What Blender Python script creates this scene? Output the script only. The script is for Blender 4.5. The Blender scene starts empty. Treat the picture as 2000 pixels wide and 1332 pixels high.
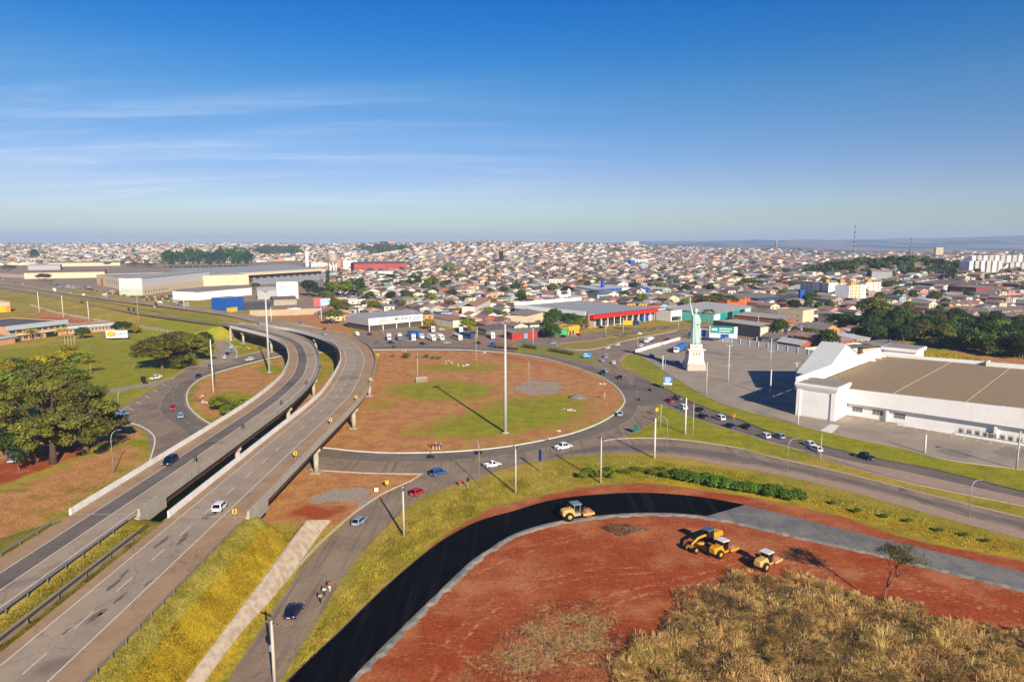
HAZE = 1.0e-4
import bpy, math, random
import numpy as np
from mathutils import Vector, Matrix
R = random.Random(11)
S = bpy.context.scene
COL = S.collection
# ---------------------------------------------------------------- camera model (drone at 55 m, 24 mm lens)
CAMH = 55.; FPX = 1333.; PITCH = math.atan((666-474)/1333.)
_c, _s = math.cos(PITCH), math.sin(PITCH)
def P(px, py, z=0.):
    u = (px-1000)/FPX; w = (666-py)/FPX
    t = (z-CAMH)/(-_s+w*_c)
    return Vector((u*t, (_c+w*_s)*t, z))
def PX(p):
    z = p[2]-CAMH
    dep = p[1]*_c-z*_s; up = p[1]*_s+z*_c
    return (1000+FPX*p[0]/dep, 666-FPX*up/dep)
def PP(pts, z=0.): return [P(a[0], a[1], a[2] if len(a) > 2 else z) for a in pts]
def sstep(a, b, x):
    t = np.clip((x-a)/(b-a), 0, 1); return t*t*(3-2*t)
# ---------------------------------------------------------------- objects
def link(o, parent=None):
    COL.objects.link(o)
    if parent is not None: o.parent = parent
    return o
def tag(o, label=None, cat=None, group=None, kind=None):
    if label: o['label'] = label
    if cat: o['category'] = cat
    if group: o['group'] = group
    if kind: o['kind'] = kind
    return o
def thing(name, label, cat, loc=(0, 0, 0), rz=0., group=None):
    o = bpy.data.objects.new(name, None); o.location = loc; o.rotation_euler = (0, 0, rz)
    o.empty_display_size = .5
    link(o); return tag(o, label, cat, group)
class MB:
    def __init__(s): s.v = []; s.f = []; s.m = []; s.sm = []
    def add(s, vs, fs, m=0, sm=False):
        o = len(s.v); s.v += [tuple(p) for p in vs]; s.f += [tuple(i+o for i in f) for f in fs]
        s.m += [m]*len(fs); s.sm += [sm]*len(fs); return s
    def box(s, x0, y0, z0, x1, y1, z1, m=0):
        return s.add([(x0,y0,z0),(x1,y0,z0),(x1,y1,z0),(x0,y1,z0),(x0,y0,z1),(x1,y0,z1),(x1,y1,z1),(x0,y1,z1)],
              [(0,3,2,1),(4,5,6,7),(0,1,5,4),(1,2,6,5),(2,3,7,6),(3,0,4,7)], m)
    def bbox(s, c, size, m=0, b=.05):      # box with chamfered vertical and top edges, c = centre of base
        x, y, z = c; hx, hy, h = size[0]/2, size[1]/2, size[2]
        def ring(ix, zz): 
            a, d = hx-ix, hy-ix
            return [(x-a+b,y-d,zz),(x+a-b,y-d,zz),(x+a,y-d+b,zz),(x+a,y+d-b,zz),(x+a-b,y+d,zz),(x-a+b,y+d,zz),(x-a,y+d-b,zz),(x-a,y-d+b,zz)]
        return s.loft([ring(0, z), ring(0, z+h-b), ring(b, z+h)], m)
    def prism(s, pts, z0, z1, m=0):
        n = len(pts); z0 = z0 if hasattr(z0, '__len__') else [z0]*n; z1 = z1 if hasattr(z1, '__len__') else [z1]*n
        vs = [(p[0], p[1], a) for p, a in zip(pts, z0)]+[(p[0], p[1], a) for p, a in zip(pts, z1)]
        return s.add(vs, [tuple(range(n-1, -1, -1)), tuple(range(n, 2*n))]+[(i, (i+1) % n, n+(i+1) % n, n+i) for i in range(n)], m)
    def loft(s, rings, m=0, caps=True, closed=True, sm=False):
        n = len(rings[0]); vs = [p for r in rings for p in r]; fs = []
        for k in range(len(rings)-1):
            for i in range(n if closed else n-1):
                j = (i+1) % n; fs.append((k*n+i, k*n+j, (k+1)*n+j, (k+1)*n+i))
        if caps: fs += [tuple(range(n-1, -1, -1)), tuple(range((len(rings)-1)*n, len(rings)*n))]
        return s.add(vs, fs, m, sm)
    def tube(s, pts, rad, n=8, m=0, sm=True):
        pts = [Vector(p) for p in pts]; k = len(pts); rad = rad if hasattr(rad, '__len__') else [rad]*k
        rings = []; up = None
        for i, p in enumerate(pts):
            d = (pts[min(i+1, k-1)]-pts[max(i-1, 0)]).normalized()
            if up is None: up = Vector((0, 0, 1)) if abs(d.z) < .9 else Vector((1, 0, 0))
            a = d.cross(up).normalized(); b = a.cross(d).normalized(); up = b
            rings.append([p+(a*math.cos(2*math.pi*j/n)+b*math.sin(2*math.pi*j/n))*rad[i] for j in range(n)])
        return s.loft(rings, m, sm=sm)
    def cyl(s, c, r, h, n=12, m=0, axis='z', r2=None, sm=True):
        c = Vector(c); a = {'z': Vector((0,0,1)), 'x': Vector((1,0,0)), 'y': Vector((0,1,0))}[axis]
        return s.tube([c, c+a*h], [r, r if r2 is None else r2], n, m, sm)
    def ball(s, c, r, n=8, k=6, m=0, sc=(1,1,1)):
        rings = []
        for i in range(1, k):
            t = math.pi*i/k
            rings.append([(c[0]+sc[0]*r*math.sin(t)*math.cos(2*math.pi*j/n), c[1]+sc[1]*r*math.sin(t)*math.sin(2*math.pi*j/n), c[2]-sc[2]*r*math.cos(t)) for j in range(n)])
        return s.loft(rings, m, sm=True)
    def quad(s, a, b, c, d, m=0): return s.add([a, b, c, d], [(0, 1, 2, 3)], m)
    def build(s, name, mats, parent=None, loc=None, attr=None):
        me = bpy.data.meshes.new(name); me.from_pydata(s.v, [], s.f)
        for mt in (mats if isinstance(mats, (list, tuple)) else [mats]): me.materials.append(mt)
        me.polygons.foreach_set('material_index', s.m); me.polygons.foreach_set('use_smooth', s.sm)
        if attr is not None:
            at = me.attributes.new('tone', 'FLOAT', 'FACE'); at.data.foreach_set('value', attr)
        me.update(); o = bpy.data.objects.new(name, me); link(o, parent)
        if loc is not None: o.location = loc
        return o
def struct(o, label=None): 
    o['kind'] = 'structure'
    if label: o['label'] = label
    return o
def dup(o, loc=None, rz=None, label=None, group=None, scale=None, parent=None):
    c = o.copy(); COL.objects.link(c); c.parent = parent
    if loc is not None: c.location = loc
    if rz is not None: c.rotation_euler = (0, 0, rz)
    if scale is not None: c.scale = (scale, scale, scale) if not hasattr(scale, '__len__') else scale
    if label: c['label'] = label
    if group: c['group'] = group
    for ch in KIDS.get(o.name, None) or list(o.children): dup(ch, parent=c)
    return c
KIDS = {}
# ---------------------------------------------------------------- materials
def lin(h):
    h = h.lstrip('#'); f = lambda x: x/12.92 if x <= .04045 else ((x+.055)/1.055)**2.4
    return tuple(f(int(h[i:i+2], 16)/255) for i in (0, 2, 4))
class NT:
    def __init__(s, mt): s.t = mt.node_tree; s.n = s.t.nodes; s.l = s.t.links
    def new(s, ty, **kw):
        n = s.n.new(ty)
        for k, v in kw.items():
            if k.startswith('i_'): n.inputs[k[2:]].default_value = v
            elif k.startswith('n_'): n.inputs[int(k[2:])].default_value = v
            else: setattr(n, k, v)
        return n
    def lk(s, a, b): s.l.new(a, b)
    def pos(s, sc=(1, 1, 1)):
        g = s.new('ShaderNodeNewGeometry'); m = s.new('ShaderNodeMapping'); m.inputs['Scale'].default_value = sc
        s.lk(g.outputs['Position'], m.inputs['Vector']); return m.outputs[0]
    def noise(s, vec, scale, det=4, rough=.6):
        n = s.new('ShaderNodeTexNoise', i_Scale=scale, i_Detail=det, i_Roughness=rough); s.lk(vec, n.inputs['Vector']); return n.outputs['Fac']
    def math(s, op, a, b=None, c=None, clamp=False):
        n = s.new('ShaderNodeMath', operation=op, use_clamp=clamp)
        for i, x in enumerate((a, b, c)):
            if x is None: continue
            if isinstance(x, (int, float)): n.inputs[i].default_value = x
            else: s.lk(x, n.inputs[i])
        return n.outputs[0]
    def ramp(s, x, lo, hi, a=0., b=1.):
        n = s.new('ShaderNodeMapRange', interpolation_type='SMOOTHSTEP'); 
        for k, v in (('From Min', lo), ('From Max', hi), ('To Min', a), ('To Max', b)): n.inputs[k].default_value = v
        s.lk(x, n.inputs['Value']); return n.outputs[0]
    def mix(s, f, a, b, mode='MIX'):
        n = s.new('ShaderNodeMix', data_type='RGBA', blend_type=mode)
        for i, x in ((0, f), (6, a), (7, b)):
            if isinstance(x, (int, float)): n.inputs[i].default_value = x
            elif isinstance(x, tuple): n.inputs[i].default_value = (*x[:3], 1)
            else: s.lk(x, n.inputs[i])
        return n.outputs[2]
    def attr(s, name):
        n = s.new('ShaderNodeAttribute', attribute_name=name); return n.outputs['Fac']
    def out(s, col, rough=.8, metal=0., spec=.3, bump=None, bstr=.3, bdist=.1, coat=0.):
        b = s.n['Principled BSDF']
        if isinstance(col, tuple): b.inputs['Base Color'].default_value = (*col[:3], 1)
        else: s.lk(col, b.inputs['Base Color'])
        if isinstance(rough, float): b.inputs['Roughness'].default_value = rough
        else: s.lk(rough, b.inputs['Roughness'])
        b.inputs['Metallic'].default_value = metal; b.inputs['Specular IOR Level'].default_value = spec
        b.inputs['Coat Weight'].default_value = coat
        if bump is not None:
            n = s.new('ShaderNodeBump', i_Strength=bstr, i_Distance=bdist); s.lk(bump, n.inputs['Height']); s.lk(n.outputs[0], b.inputs['Normal'])
        return b
def newmat(name):
    mt = bpy.data.materials.new(name); mt.use_nodes = True; return mt, NT(mt)
_MC = {}
def mul(c, k): return tuple(min(1., x*k) for x in c)
def M(name, col, rough=.75, var=.12, scale=.6, metal=0., spec=.3, coat=0., grime=0.):
    """a painted / plain surface: two scales of mottling, optional streaky grime"""
    if name in _MC: return _MC[name]
    if isinstance(col, str): col = lin(col)
    mt, t = newmat(name)
    v = t.pos(); n1 = t.noise(v, scale, 5); n2 = t.noise(v, scale*9, 3)
    f = t.ramp(t.math('ADD', t.math('MULTIPLY', n1, .65), t.math('MULTIPLY', n2, .35)), .3, .7)
    c = t.mix(f, mul(col, 1-var), mul(col, 1+var))
    if grime:
        g = t.noise(t.pos((1.2, 1.2, .25)), 1.3, 5, .7)
        c = t.mix(t.ramp(g, .5, .75, 0, grime), c, (.12, .095, .07))
    t.out(c, rough, metal, spec, coat=coat); _MC[name] = mt; return mt
def leafmat(name, dark, light, tr=.25, val=None):
    if name in _MC: return _MC[name]
    mt, t = newmat(name); a = t.attr('tone'); v = t.pos(); n = t.noise(v, .35, 3)
    f = t.math('ADD', t.math('MULTIPLY', a, .75), t.math('MULTIPLY', n, .3), clamp=True)
    oi = t.new('ShaderNodeObjectInfo')
    c = t.mix(f, lin(dark), lin(light))
    hs = t.new('ShaderNodeHueSaturation'); t.lk(c, hs.inputs['Color'])
    t.lk(t.ramp(oi.outputs['Random'], 0, 1, .487, .508), hs.inputs['Hue']); t.lk(t.ramp(oi.outputs['Random'], 0, 1, .75, 1.2), hs.inputs['Value']) if val is None else None
    if val: hs.inputs['Value'].default_value = val
    b = t.out(hs.outputs[0], .6, 0., .25)
    tr_ = t.new('ShaderNodeBsdfTranslucent'); t.lk(hs.outputs[0], tr_.inputs['Color'])
    mx = t.new('ShaderNodeMixShader'); mx.inputs[0].default_value = tr
    t.lk(b.outputs[0], mx.inputs[1]); t.lk(tr_.outputs[0], mx.inputs[2])
    t.lk(mx.outputs[0], t.n['Material Output'].inputs['Surface']); _MC[name] = mt; return mt
def text(body, size, mat, parent, loc, rot, name='lettering', bold=0., ext=.01, align='CENTER'):
    cu = bpy.data.curves.new(name, 'FONT'); cu.body = body; cu.size = size; cu.align_x = align; cu.align_y = 'CENTER'
    cu.extrude = ext; cu.offset = bold; cu.resolution_u = 3; cu.materials.append(mat)
    c_ = bpy.data.objects.new(name, cu); COL.objects.link(c_); bpy.context.view_layer.update(); me = bpy.data.meshes.new_from_object(c_.evaluated_get(bpy.context.evaluated_depsgraph_get())); bpy.data.objects.remove(c_)
    me.materials.clear(); me.materials.append(mat); o = bpy.data.objects.new(name, me); link(o, parent); o.location = loc; o.rotation_euler = rot; return o
# ---------------------------------------------------------------- curves
def smooth(pts, step=2.):
    """Catmull-Rom through 2-D/3-D points, resampled"""
    p = [Vector(a) for a in pts]; p = [p[0]*2-p[1]]+p+[p[-1]*2-p[-2]]; out = []
    for i in range(1, len(p)-2):
        a, b, c, d = p[i-1:i+3]; n = max(1, int((c-b).length/step))
        for k in range(n):
            t = k/n
            out.append(.5*((2*b)+(c-a)*t+(2*a-5*b+4*c-d)*t*t+(3*b-a-3*c+d)*t*t*t))
    out.append(p[-2]); return out
def offset(pl, d):
    out = []
    for i, p in enumerate(pl):
        t = pl[min(i+1, len(pl)-1)]-pl[max(i-1, 0)]; n = Vector((t.y, -t.x, 0)).normalized()
        out.append(Vector((p.x+n.x*d, p.y+n.y*d, p.z)))
    return out
def strip(mb, l, r, dz=0., m=0):
    n = len(l); vs = [(p[0], p[1], p[2]+dz) for p in l]+[(p[0], p[1], p[2]+dz) for p in r]
    mb.add(vs, [(i, n+i, n+i+1, i+1) for i in range(n-1)], m)
def resample(pl, n):
    d = [0.]
    for a, b in zip(pl, pl[1:]): d.append(d[-1]+(b-a).length)
    out = []; j = 0
    for k in range(n):
        s = d[-1]*k/(n-1)
        while j < len(pl)-2 and d[j+1] < s: j += 1
        t = (s-d[j])/max(1e-6, d[j+1]-d[j]); out.append(pl[j].lerp(pl[j+1], min(1, t)))
    return out
def along(pl, step, start=0.):
    """(point, tangent) every step metres"""
    out = []; s = start; acc = 0.
    for a, b in zip(pl, pl[1:]):
        L = (b-a).length
        while s <= acc+L and L > 0: out.append((a.lerp(b, (s-acc)/L), (b-a)/L)); s += step
        acc += L
    return out
def cut(pl, y0, y1): return [p for p in pl if y0 <= p.y <= y1]
def lines(mb, pl, w, dz, m=0, dash=None):
    if dash is None: strip(mb, offset(pl, -w/2), offset(pl, w/2), dz, m); return
    on, off = dash; d = resample(pl, max(2, int(sum((b-a).length for a, b in zip(pl, pl[1:]))/1.))); k = 0
    while k+on < len(d): 
        q = d[int(k):int(k+on)+1]; strip(mb, offset(q, -w/2), offset(q, w/2), dz, m); k += on+off
def yaw_to(a, b): return math.atan2(b[1]-a[1], b[0]-a[0])
ORD = 'first second third fourth fifth sixth seventh eighth ninth tenth eleventh twelfth thirteenth fourteenth fifteenth sixteenth seventeenth eighteenth nineteenth twentieth'.split()
def uniq(items):
    """items: [(object, label)]; equal labels get an ordinal counted from the left of the view"""
    g = {}
    for o, l in items: g.setdefault(l, []).append(o)
    for l, os_ in g.items():
        if len(os_) == 1: os_[0]['label'] = l; continue
        os_.sort(key=lambda o: o.location.x/max(1., o.location.y))
        for k, o in enumerate(os_):
            w = 'leftmost' if k == 0 else 'rightmost' if k == len(os_)-1 else (ORD[k] if k < 20 else str(k+1)+('th', 'st', 'nd', 'rd')[(k+1) % 10 if (k+1) % 10 < 4 else 0])+' from left'
            o['label'] = l+', '+w
# ================================================================ highway curves
NEARY = -30.
lcl = [(-77, NEARY, 8), (-77, 60, 8), (-77, 110, 8), (-77, 168, 8), (-77.6, 201, 8), (-80.7, 233, 8), (-85.4, 255, 8), (-92.6, 280, 8), (-105.2, 313, 8), (-119.5, 337, 8), (-134.5, 355, 8)]
lcl += [tuple(P(*q)) for q in ((445, 638, 7.8), (400, 632, 7.2), (350, 625, 6.4), (300, 618, 5.5), (255, 611, 4.5), (150, 590, 2.2), (45, 570, 1.2), (-80, 550, 1.))]
LC0 = smooth(lcl, 2.)
RCpts = [(-59.3, NEARY, 8), (-59.3, 60, 8), (-59.3, 150, 8), (-59.3, 199, 8), (-61.4, 225, 8), (-66.6, 260, 8), (-70.8, 279, 8), (-77.4, 301, 8), (-87.2, 323, 8), (-101.8, 345.5, 8), (-118, 365.5, 8), (-138, 385, 8)]
RCpts += [tuple(P(*q)) for q in ((460, 620, 7.5), (385, 608, 6.4), (300, 597, 5.), (225, 588, 3.5), (130, 574, 2.), (45, 560.5, 1.2), (-80, 543.5, 1.))]
RC0 = smooth(RCpts, 2.)
LCW, RCW = 11.5, 13.3
HW = smooth([tuple((Vector(a)+Vector(b))/2) for a, b in zip(offset(LC0, 0)[::6], resample(offset(RC0, RCW), len(LC0))[::6])], 4.)
FARC = [p for p in HW if p.y > 250]
# ================================================================ terrain height
_fx = np.array([p.x for p in FARC]); _fy = np.array([p.y for p in FARC]); _fz = np.array([p.z for p in FARC])
RT = np.array([(-2., 44, 4500), (-.8, 44, 4500), (-.45, 42, 4200), (-.3, 41, 3600), (-.15, 46, 3200), (0, 50, 3000), (.12, 46, 2900), (.2, 30, 2900), (.3, 24, 2700), (.5, 16, 2100), (.75, 15, 2000), (2., 15, 2000)])
def wav(x, y, L, k=0.): return np.sin(x/L*6.28+k+1.7*np.sin(y/L*2.9+k))*np.sin(y/L*5.1+2.1*k+1.3*np.sin(x/L*3.7))
def T(x, y):
    x = np.asarray(x, float); y = np.asarray(y, float); sh = np.broadcast(x, y).shape
    x = np.broadcast_to(x, sh).ravel().copy(); y = np.broadcast_to(y, sh).ravel().copy()
    a = x/np.maximum(y, 50.); zr = np.interp(a, RT[:, 0], RT[:, 1]); yr = np.interp(a, RT[:, 0], RT[:, 2])
    z = zr*sstep(.25, 1., y/yr)**1.2
    z = np.where(y > yr, zr-(zr+45)*sstep(0, 2600, y-yr), z)
    z += 4.*wav(x, y, 900.)*sstep(1100, 2200, y)*(1-sstep(4500, 7000, y))
    top = np.interp(a, [-2, .05, .19, .38, .52, .75, 2], [0, 0, 60, 78, 98, 135, 150])
    z += (top+45)*sstep(5200, 10500, y)*(1+.14*wav(x, y, 4200., .6)+.09*wav(x, y, 1500., 2.)+.03*wav(x, y, 600., 1.))
    # near embankment carrying the two carriageways
    dl = np.maximum(-77.3-x, 0); dr = np.maximum(x+45.6, 0); dn = np.maximum(y-110.5, 0)
    e = 7.9-dl*.30-np.where(dr < 1.2, dr*.2, .24+(dr-1.2)*1.02)-.5*dn*sstep(0, 14, dn)-.1*dn
    e -= .8*np.clip(1-np.abs(x+62.4)/3., 0, 1)**.5
    z = np.maximum(z, np.where(y < 135, e, -99))
    # far embankment
    m = (x < -60) & (y > 330) & (y < 1500)
    if m.any():
        xm, ym = x[m], y[m]; best = np.full(xm.shape, 1e9); bz = np.zeros(xm.shape)
        for i in range(0, len(_fx)-1, 2):
            d2 = (xm-_fx[i])**2+(ym-_fy[i])**2; q = d2 < best; best[q] = d2[q]; bz[q] = _fz[i]
        d = np.sqrt(best); fe = bz-.25-np.maximum(0, d-15.5)*.22
        fe -= np.maximum(0, 394-ym+.55*(xm+165))*.7      # abutment face
        z[m] = np.maximum(z[m], fe)
    # wooded knoll to the right of the town
    z += 26*np.exp(-(((x-560)/150)**2+((y-980)/90)**2))
    return z.reshape(sh)
def T1(x, y): return float(T(np.array([x]), np.array([y]))[0])
def G(px, py):
    """the point of the terrain seen at a pixel"""
    d = P(px, py, 0.)-Vector((0, 0, CAMH)); d.normalize()
    t = 60.; o = Vector((0, 0, CAMH))
    ts = 60*1.01**np.arange(0, 560); xs, ys, zs = d.x*ts, d.y*ts, CAMH+d.z*ts
    h = zs-T(xs, ys); k = int(np.argmax(h < 0)) if (h < 0).any() else len(ts)-1
    a, b = ts[max(0, k-1)], ts[k]
    for _ in range(14):
        m = (a+b)/2; q = o+d*m
        if q.z < T1(q.x, q.y): b = m
        else: a = m
    q = o+d*b; q.z = T1(q.x, q.y); return q
# ================================================================ terrain sheet with ground-cover zones
def axis(lo, f0, f1, hi, st, g):
    out = list(np.arange(f0, f1+.01, st)); d = st; p = f1
    while p < hi: d *= g; p += d; out.append(p)
    d = st; p = f0
    while p > lo: d *= g; p -= d; out.insert(0, p)
    return np.array(out)
ax = axis(-15000, -135, 125, 15000, 1., 1.035); ay = axis(-300, 62, 330, 14500, 1., 1.028)
GX, GY = np.meshgrid(ax, ay); GZ = T(GX, GY)
nx, ny = len(ax), len(ay)
vx, vy = GX.ravel(), GY.ravel()
def sdist(poly):
    """signed distance (negative inside) of every terrain vertex to a polygon, inf where far"""
    q = np.array([(p[0], p[1]) for p in poly]); lo, hi = q.min(0)-25, q.max(0)+25
    idx = np.nonzero((vx > lo[0]) & (vx < hi[0]) & (vy > lo[1]) & (vy < hi[1]))[0]
    x, y = vx[idx], vy[idx]; best = np.full(x.shape, 1e9); ins = np.zeros(x.shape, bool)
    for i in range(len(q)):
        a, b = q[i], q[(i+1) % len(q)]; d = b-a; L = max(1e-9, d@d)
        t = np.clip(((x-a[0])*d[0]+(y-a[1])*d[1])/L, 0, 1)
        best = np.minimum(best, (x-a[0]-t*d[0])**2+(y-a[1]-t*d[1])**2)
        c = (a[1] > y) != (b[1] > y)
        with np.errstate(divide='ignore', invalid='ignore'):
            ins ^= c & (x < (b[0]-a[0])*(y-a[1])/(b[1]-a[1]+1e-12)+a[0])
    s = np.sqrt(best); return idx, np.where(ins, -s, s)
ZN = {k: np.zeros(vx.shape) for k in ('red', 'org', 'grn', 'tan', 'gold', 'grv', 'city', 'dust')}
def zone(k, pts, w=3., amt=1., sub=False, world=False):
    idx, s = sdist(pts if world else PP(pts)); v = amt*np.clip(.5-s/w, 0, 1)
    ZN[k][idx] = np.minimum(ZN[k][idx], 1-v) if sub else np.maximum(ZN[k][idx], v)
def ell(cx, cy, rx, ry, n=20): return [(cx+rx*math.cos(6.283*i/n), cy+ry*math.sin(6.283*i/n)) for i in range(n)]
RED = [(572,1345),(662,1238),(742,1158),(818,1088),(868,1046),(915,1016),(965,990),(1050,970),(1130,953),(1200,946),(1250,942),(1330,952),(1450,968),(1560,990),(1650,1010),(1750,1045),(1850,1068),(2000,1095),(2200,1140),(2800,1290),(2800,1600),(500,1420)]
zone('red', RED, 3.5)
zone('org', [(500,1020),(545,960),(590,915),(680,922),(830,928),(780,952),(700,1000),(640,1032),(560,1020)], 3); zone('red', [(520,1012),(590,975),(700,985),(690,1000),(640,1030),(560,1018)], 8, .6)      # bare soil under the viaduct
zone('red', [(600,915),(590,880),(640,868),(760,880),(880,878),(1000,868),(1100,848),(1180,818),(1222,790),(1226,765),(1200,745),(1150,722),(1090,706),(1010,689),(930,684),(940,700),(1060,720),(1150,750),(1180,775),(1160,800),(1080,835),(960,858),(820,872),(700,868)], 16, .45)
zone('org', [(600,905),(560,800),(650,730),(740,700),(735,680),(870,683),(1000,690),(1100,708),(1190,745),(1220,775),(1200,805),(1100,848),(980,870),(830,884),(690,880)], 5, .95)
zone('org', [(365,775),(380,748),(450,718),(520,706),(560,690),(560,730),(500,775),(420,825),(380,805)], 6, .62)
zone('grn', ell(862, 764, 120, 24), 26, .82); zone('grn', [(760,850),(860,815),(960,780),(1100,765),(1170,785),(1150,825),(1060,845),(930,864)], 26, .85); zone('gold', [(640,870),(700,800),(800,790),(900,790),(1000,775),(1160,790),(1150,820),(1060,850),(900,868),(740,876)], 22, .66); zone('gold', [(690,760),(760,700),(900,690),(980,700),(940,740),(800,770),(700,800)], 22, .45); zone('org', ell(1235,1110,16,28), 3, .8); zone('grv', [(1268,1145),(1330,1135),(1350,1150),(1300,1172)], 5, .5); zone('tan', [(1060,1265),(1250,1190),(1390,1130),(1470,1110),(1480,1122),(1330,1180),(1200,1260),(1090,1300)], 8, .38)
zone('grn', ell(790,755,40,8), 16, .6); zone('grn', ell(900,718,110,12), 24, .7); zone('grn', ell(745,790,50,12), 20, .7)
zone('grn', ell(530,722,30,10), 6, .9); zone('grn', ell(455,785,55,22), 8, .8); zone('org', ell(440,745,45,14), 8, .9)
zone('grv', ell(1052, 757, 62, 17), 9, .62); zone('grv', ell(1128, 775, 13, 5), 1.5)
zone('grv', [(605,970),(640,958),(690,950),(725,952),(720,975),(660,982),(610,985)], 3, .85); zone('grv', [(690,985),(730,965),(735,985),(700,998)], 2.5, .8)
# left fields
zone('grn', [(-400,690),(0,682),(130,672),(270,640),(420,632),(445,650),(410,690),(330,735),(245,785),(150,800),(0,800),(-400,830)], 8, .8)
zone('grn', [(430,662),(470,655),(505,690),(460,697),(445,672)], 4, .9)
zone('org', [(-300,1010),(0,945),(170,872),(280,855),(280,835),(170,845),(0,880),(-300,900)], 6, .85)
zone('red', [(-200,985),(0,950),(120,905),(180,880),(170,860),(60,890),(-200,930)], 6, .8)
zone('gold', [(-400,1060),(0,955),(180,878),(300,850),(300,895),(130,1005),(0,1090),(-300,1250)], 6, .35); zone('org', [(-400,1060),(0,955),(180,878),(300,850),(300,895),(130,1005),(0,1090),(-300,1250)], 10, .6)
zone('grn', ell(275,865,30,10), 5, .8); zone('org', [(310,752),(400,700),(420,695),(430,720),(380,735)], 3, .6)
zone('red', [(-300,650),(20,622),(110,618),(200,630),(260,640),(200,640),(110,628),(0,640),(-300,690)], 6, .5)
zone('org', [(60,600),(180,622),(260,640),(200,650),(60,625)], 6, .7)
# lawns on the right
zone('grn', [(1207,700),(1240,690),(1292,720),(1375,771),(1500,812),(1750,872),(2000,917),(2200,955),(2200,1000),(2000,958),(1825,915),(1712,893),(1600,868),(1500,841),(1400,804),(1312,765),(1250,732)], 2.5, 1.)
zone('grn', [(1278,790),(1297,789),(1375,824),(1500,863),(1600,890),(1500,888),(1375,863),(1300,856),(1217,856)], 2.5, 1.)
zone('gold', [(1900,915),(2100,940),(2100,975),(2000,955)], 6, .9)
zone('grn', [(1130,925),(1160,900),(1320,905),(1480,925),(1560,955),(1460,955),(1330,935),(1200,935)], 5, .9)
zone('gold', [(560,1335),(640,1200),(790,1060),(870,1000),(940,960),(1000,975),(900,1008),(790,1075),(700,1140),(600,1290)], 3, .35)
zone('gold', [(1200,945),(1330,950),(1450,965),(1650,1008),(1850,1066),(2000,1092),(2000,1060),(1850,1030),(1650,985),(1450,945),(1250,930)], 4, .8)
zone('tan', [(1180,1345),(1225,1270),(1300,1228),(1340,1170),(1440,1128),(1560,1128),(1640,1150),(1740,1180),(1830,1205),(1900,1225),(2010,1240),(2200,1290),(2700,1420),(2500,1560),(1170,1440)], 4)
zone('tan', [(960,1250),(1060,1175),(1170,1170),(1200,1200),(1240,1240),(1210,1290),(1050,1345),(870,1345)], 9, .62)
zone('tan', ell(1215,1035,50,12), 4, .55)
def track(pts, gap=2.0, w=.55, amt=.8):
    c_ = smooth(PP(pts), 2.)
    for s_ in (-gap/2, gap/2):
        a_, b_ = offset(c_, s_-w/2), offset(c_, s_+w/2); zone('dust', [(p.x, p.y) for p in a_]+[(p.x, p.y) for p in b_[::-1]], 1.3, amt, world=True)
track([(640,1332),(760,1250),(900,1130),(1040,1070),(1180,1040),(1300,1040),(1400,1060),(1520,1110)]); track([(980,1330),(1050,1240),(1200,1170),(1360,1130),(1480,1100),(1600,1110),(1800,1150),(2000,1205)], 2.2, .8)
track([(860,1332),(900,1240),(1000,1160),(1150,1120),(1300,1110),(1420,1085)], 2.1, .6); track([(1250,975),(1400,985),(1550,1025),(1750,1075),(2000,1140)], 2., .6, .6); track([(700,1090),(800,1040),(900,1000),(1000,982)], 2., .5, .5)
zone('dust', [(560,1030),(640,1010),(720,985),(790,960),(800,970),(720,1005),(640,1030)], 4, .5); zone('dust', ell(1000,1120,60,18), 10, .5); zone('dust', ell(1380,1035,70,9), 5, .5)
# embankment covers, world coordinates
zone('gold', [(-43.2,-60),(-43.2,124),(-37,124),(-37,-60)], 1.6, .95, world=True)
zone('grn', [(-46,-60),(-46,118),(-43.8,118),(-43.8,-60)], 2.5, .45, world=True); zone('grn', [(-64.6,-60),(-64.6,110),(-61.4,110),(-61.4,-60)], 1.6, .6, world=True)
# town ground
idx = (GY.ravel() > 440); av = vx/np.maximum(vy, 1)
ZN['city'] = np.where(idx & (av > -.26), np.clip((vy-(425+18*np.clip((av+.25)*8, 0, 3)))/12, 0, 1), 0.)
ZN['city'] = np.maximum(ZN['city'], np.clip((vy-(800+0*vx))/25, 0, 1)*(av <= -.2)); ZN['city'] *= 1-.8*sstep(3300, 5200, vy)
zone('city', [(1340,657),(1640,702),(1740,690),(1700,636),(1500,600),(1380,600)], 5, 1.)
zone('city', [(640,668),(690,655),(1000,655),(1000,682),(730,682)], 6, 1.); zone('city', [(60,560),(160,560),(300,575),(440,590),(560,605),(630,615),(600,530),(300,525),(60,530)], 8)
zone('city', [(1740,640),(2200,640),(2200,780),(1740,700)], 8, sub=True); zone('city', [(1780,690),(1880,690),(2100,725),(2100,760),(1900,735)], 8, sub=True)
zone('org', [(1840,680),(1900,682),(2010,702),(2200,730),(2200,745),(2000,718),(1880,697)], 6, 1.); zone('gold', [(1780,690),(1850,690),(1960,712),(2100,730),(2100,750),(1900,730)], 6)
zone('org', [(500,608),(640,615),(690,640),(680,660),(620,640),(540,622)], 5, .9); zone('city', [(500,608),(640,615),(680,636),(700,660),(640,650),(540,622)], 5, sub=True)
me = bpy.data.meshes.new('terrain')
co = np.stack([vx, vy, GZ.ravel()], 1).astype(np.float32)
ii = (np.arange(ny-1)[:, None]*nx+np.arange(nx-1)[None, :]).ravel()
fc = np.stack([ii, ii+1, ii+nx+1, ii+nx], 1).astype(np.int32)
me.vertices.add(len(co)); me.vertices.foreach_set('co', co.ravel())
me.loops.add(fc.size); me.loops.foreach_set('vertex_index', fc.ravel())
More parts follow.
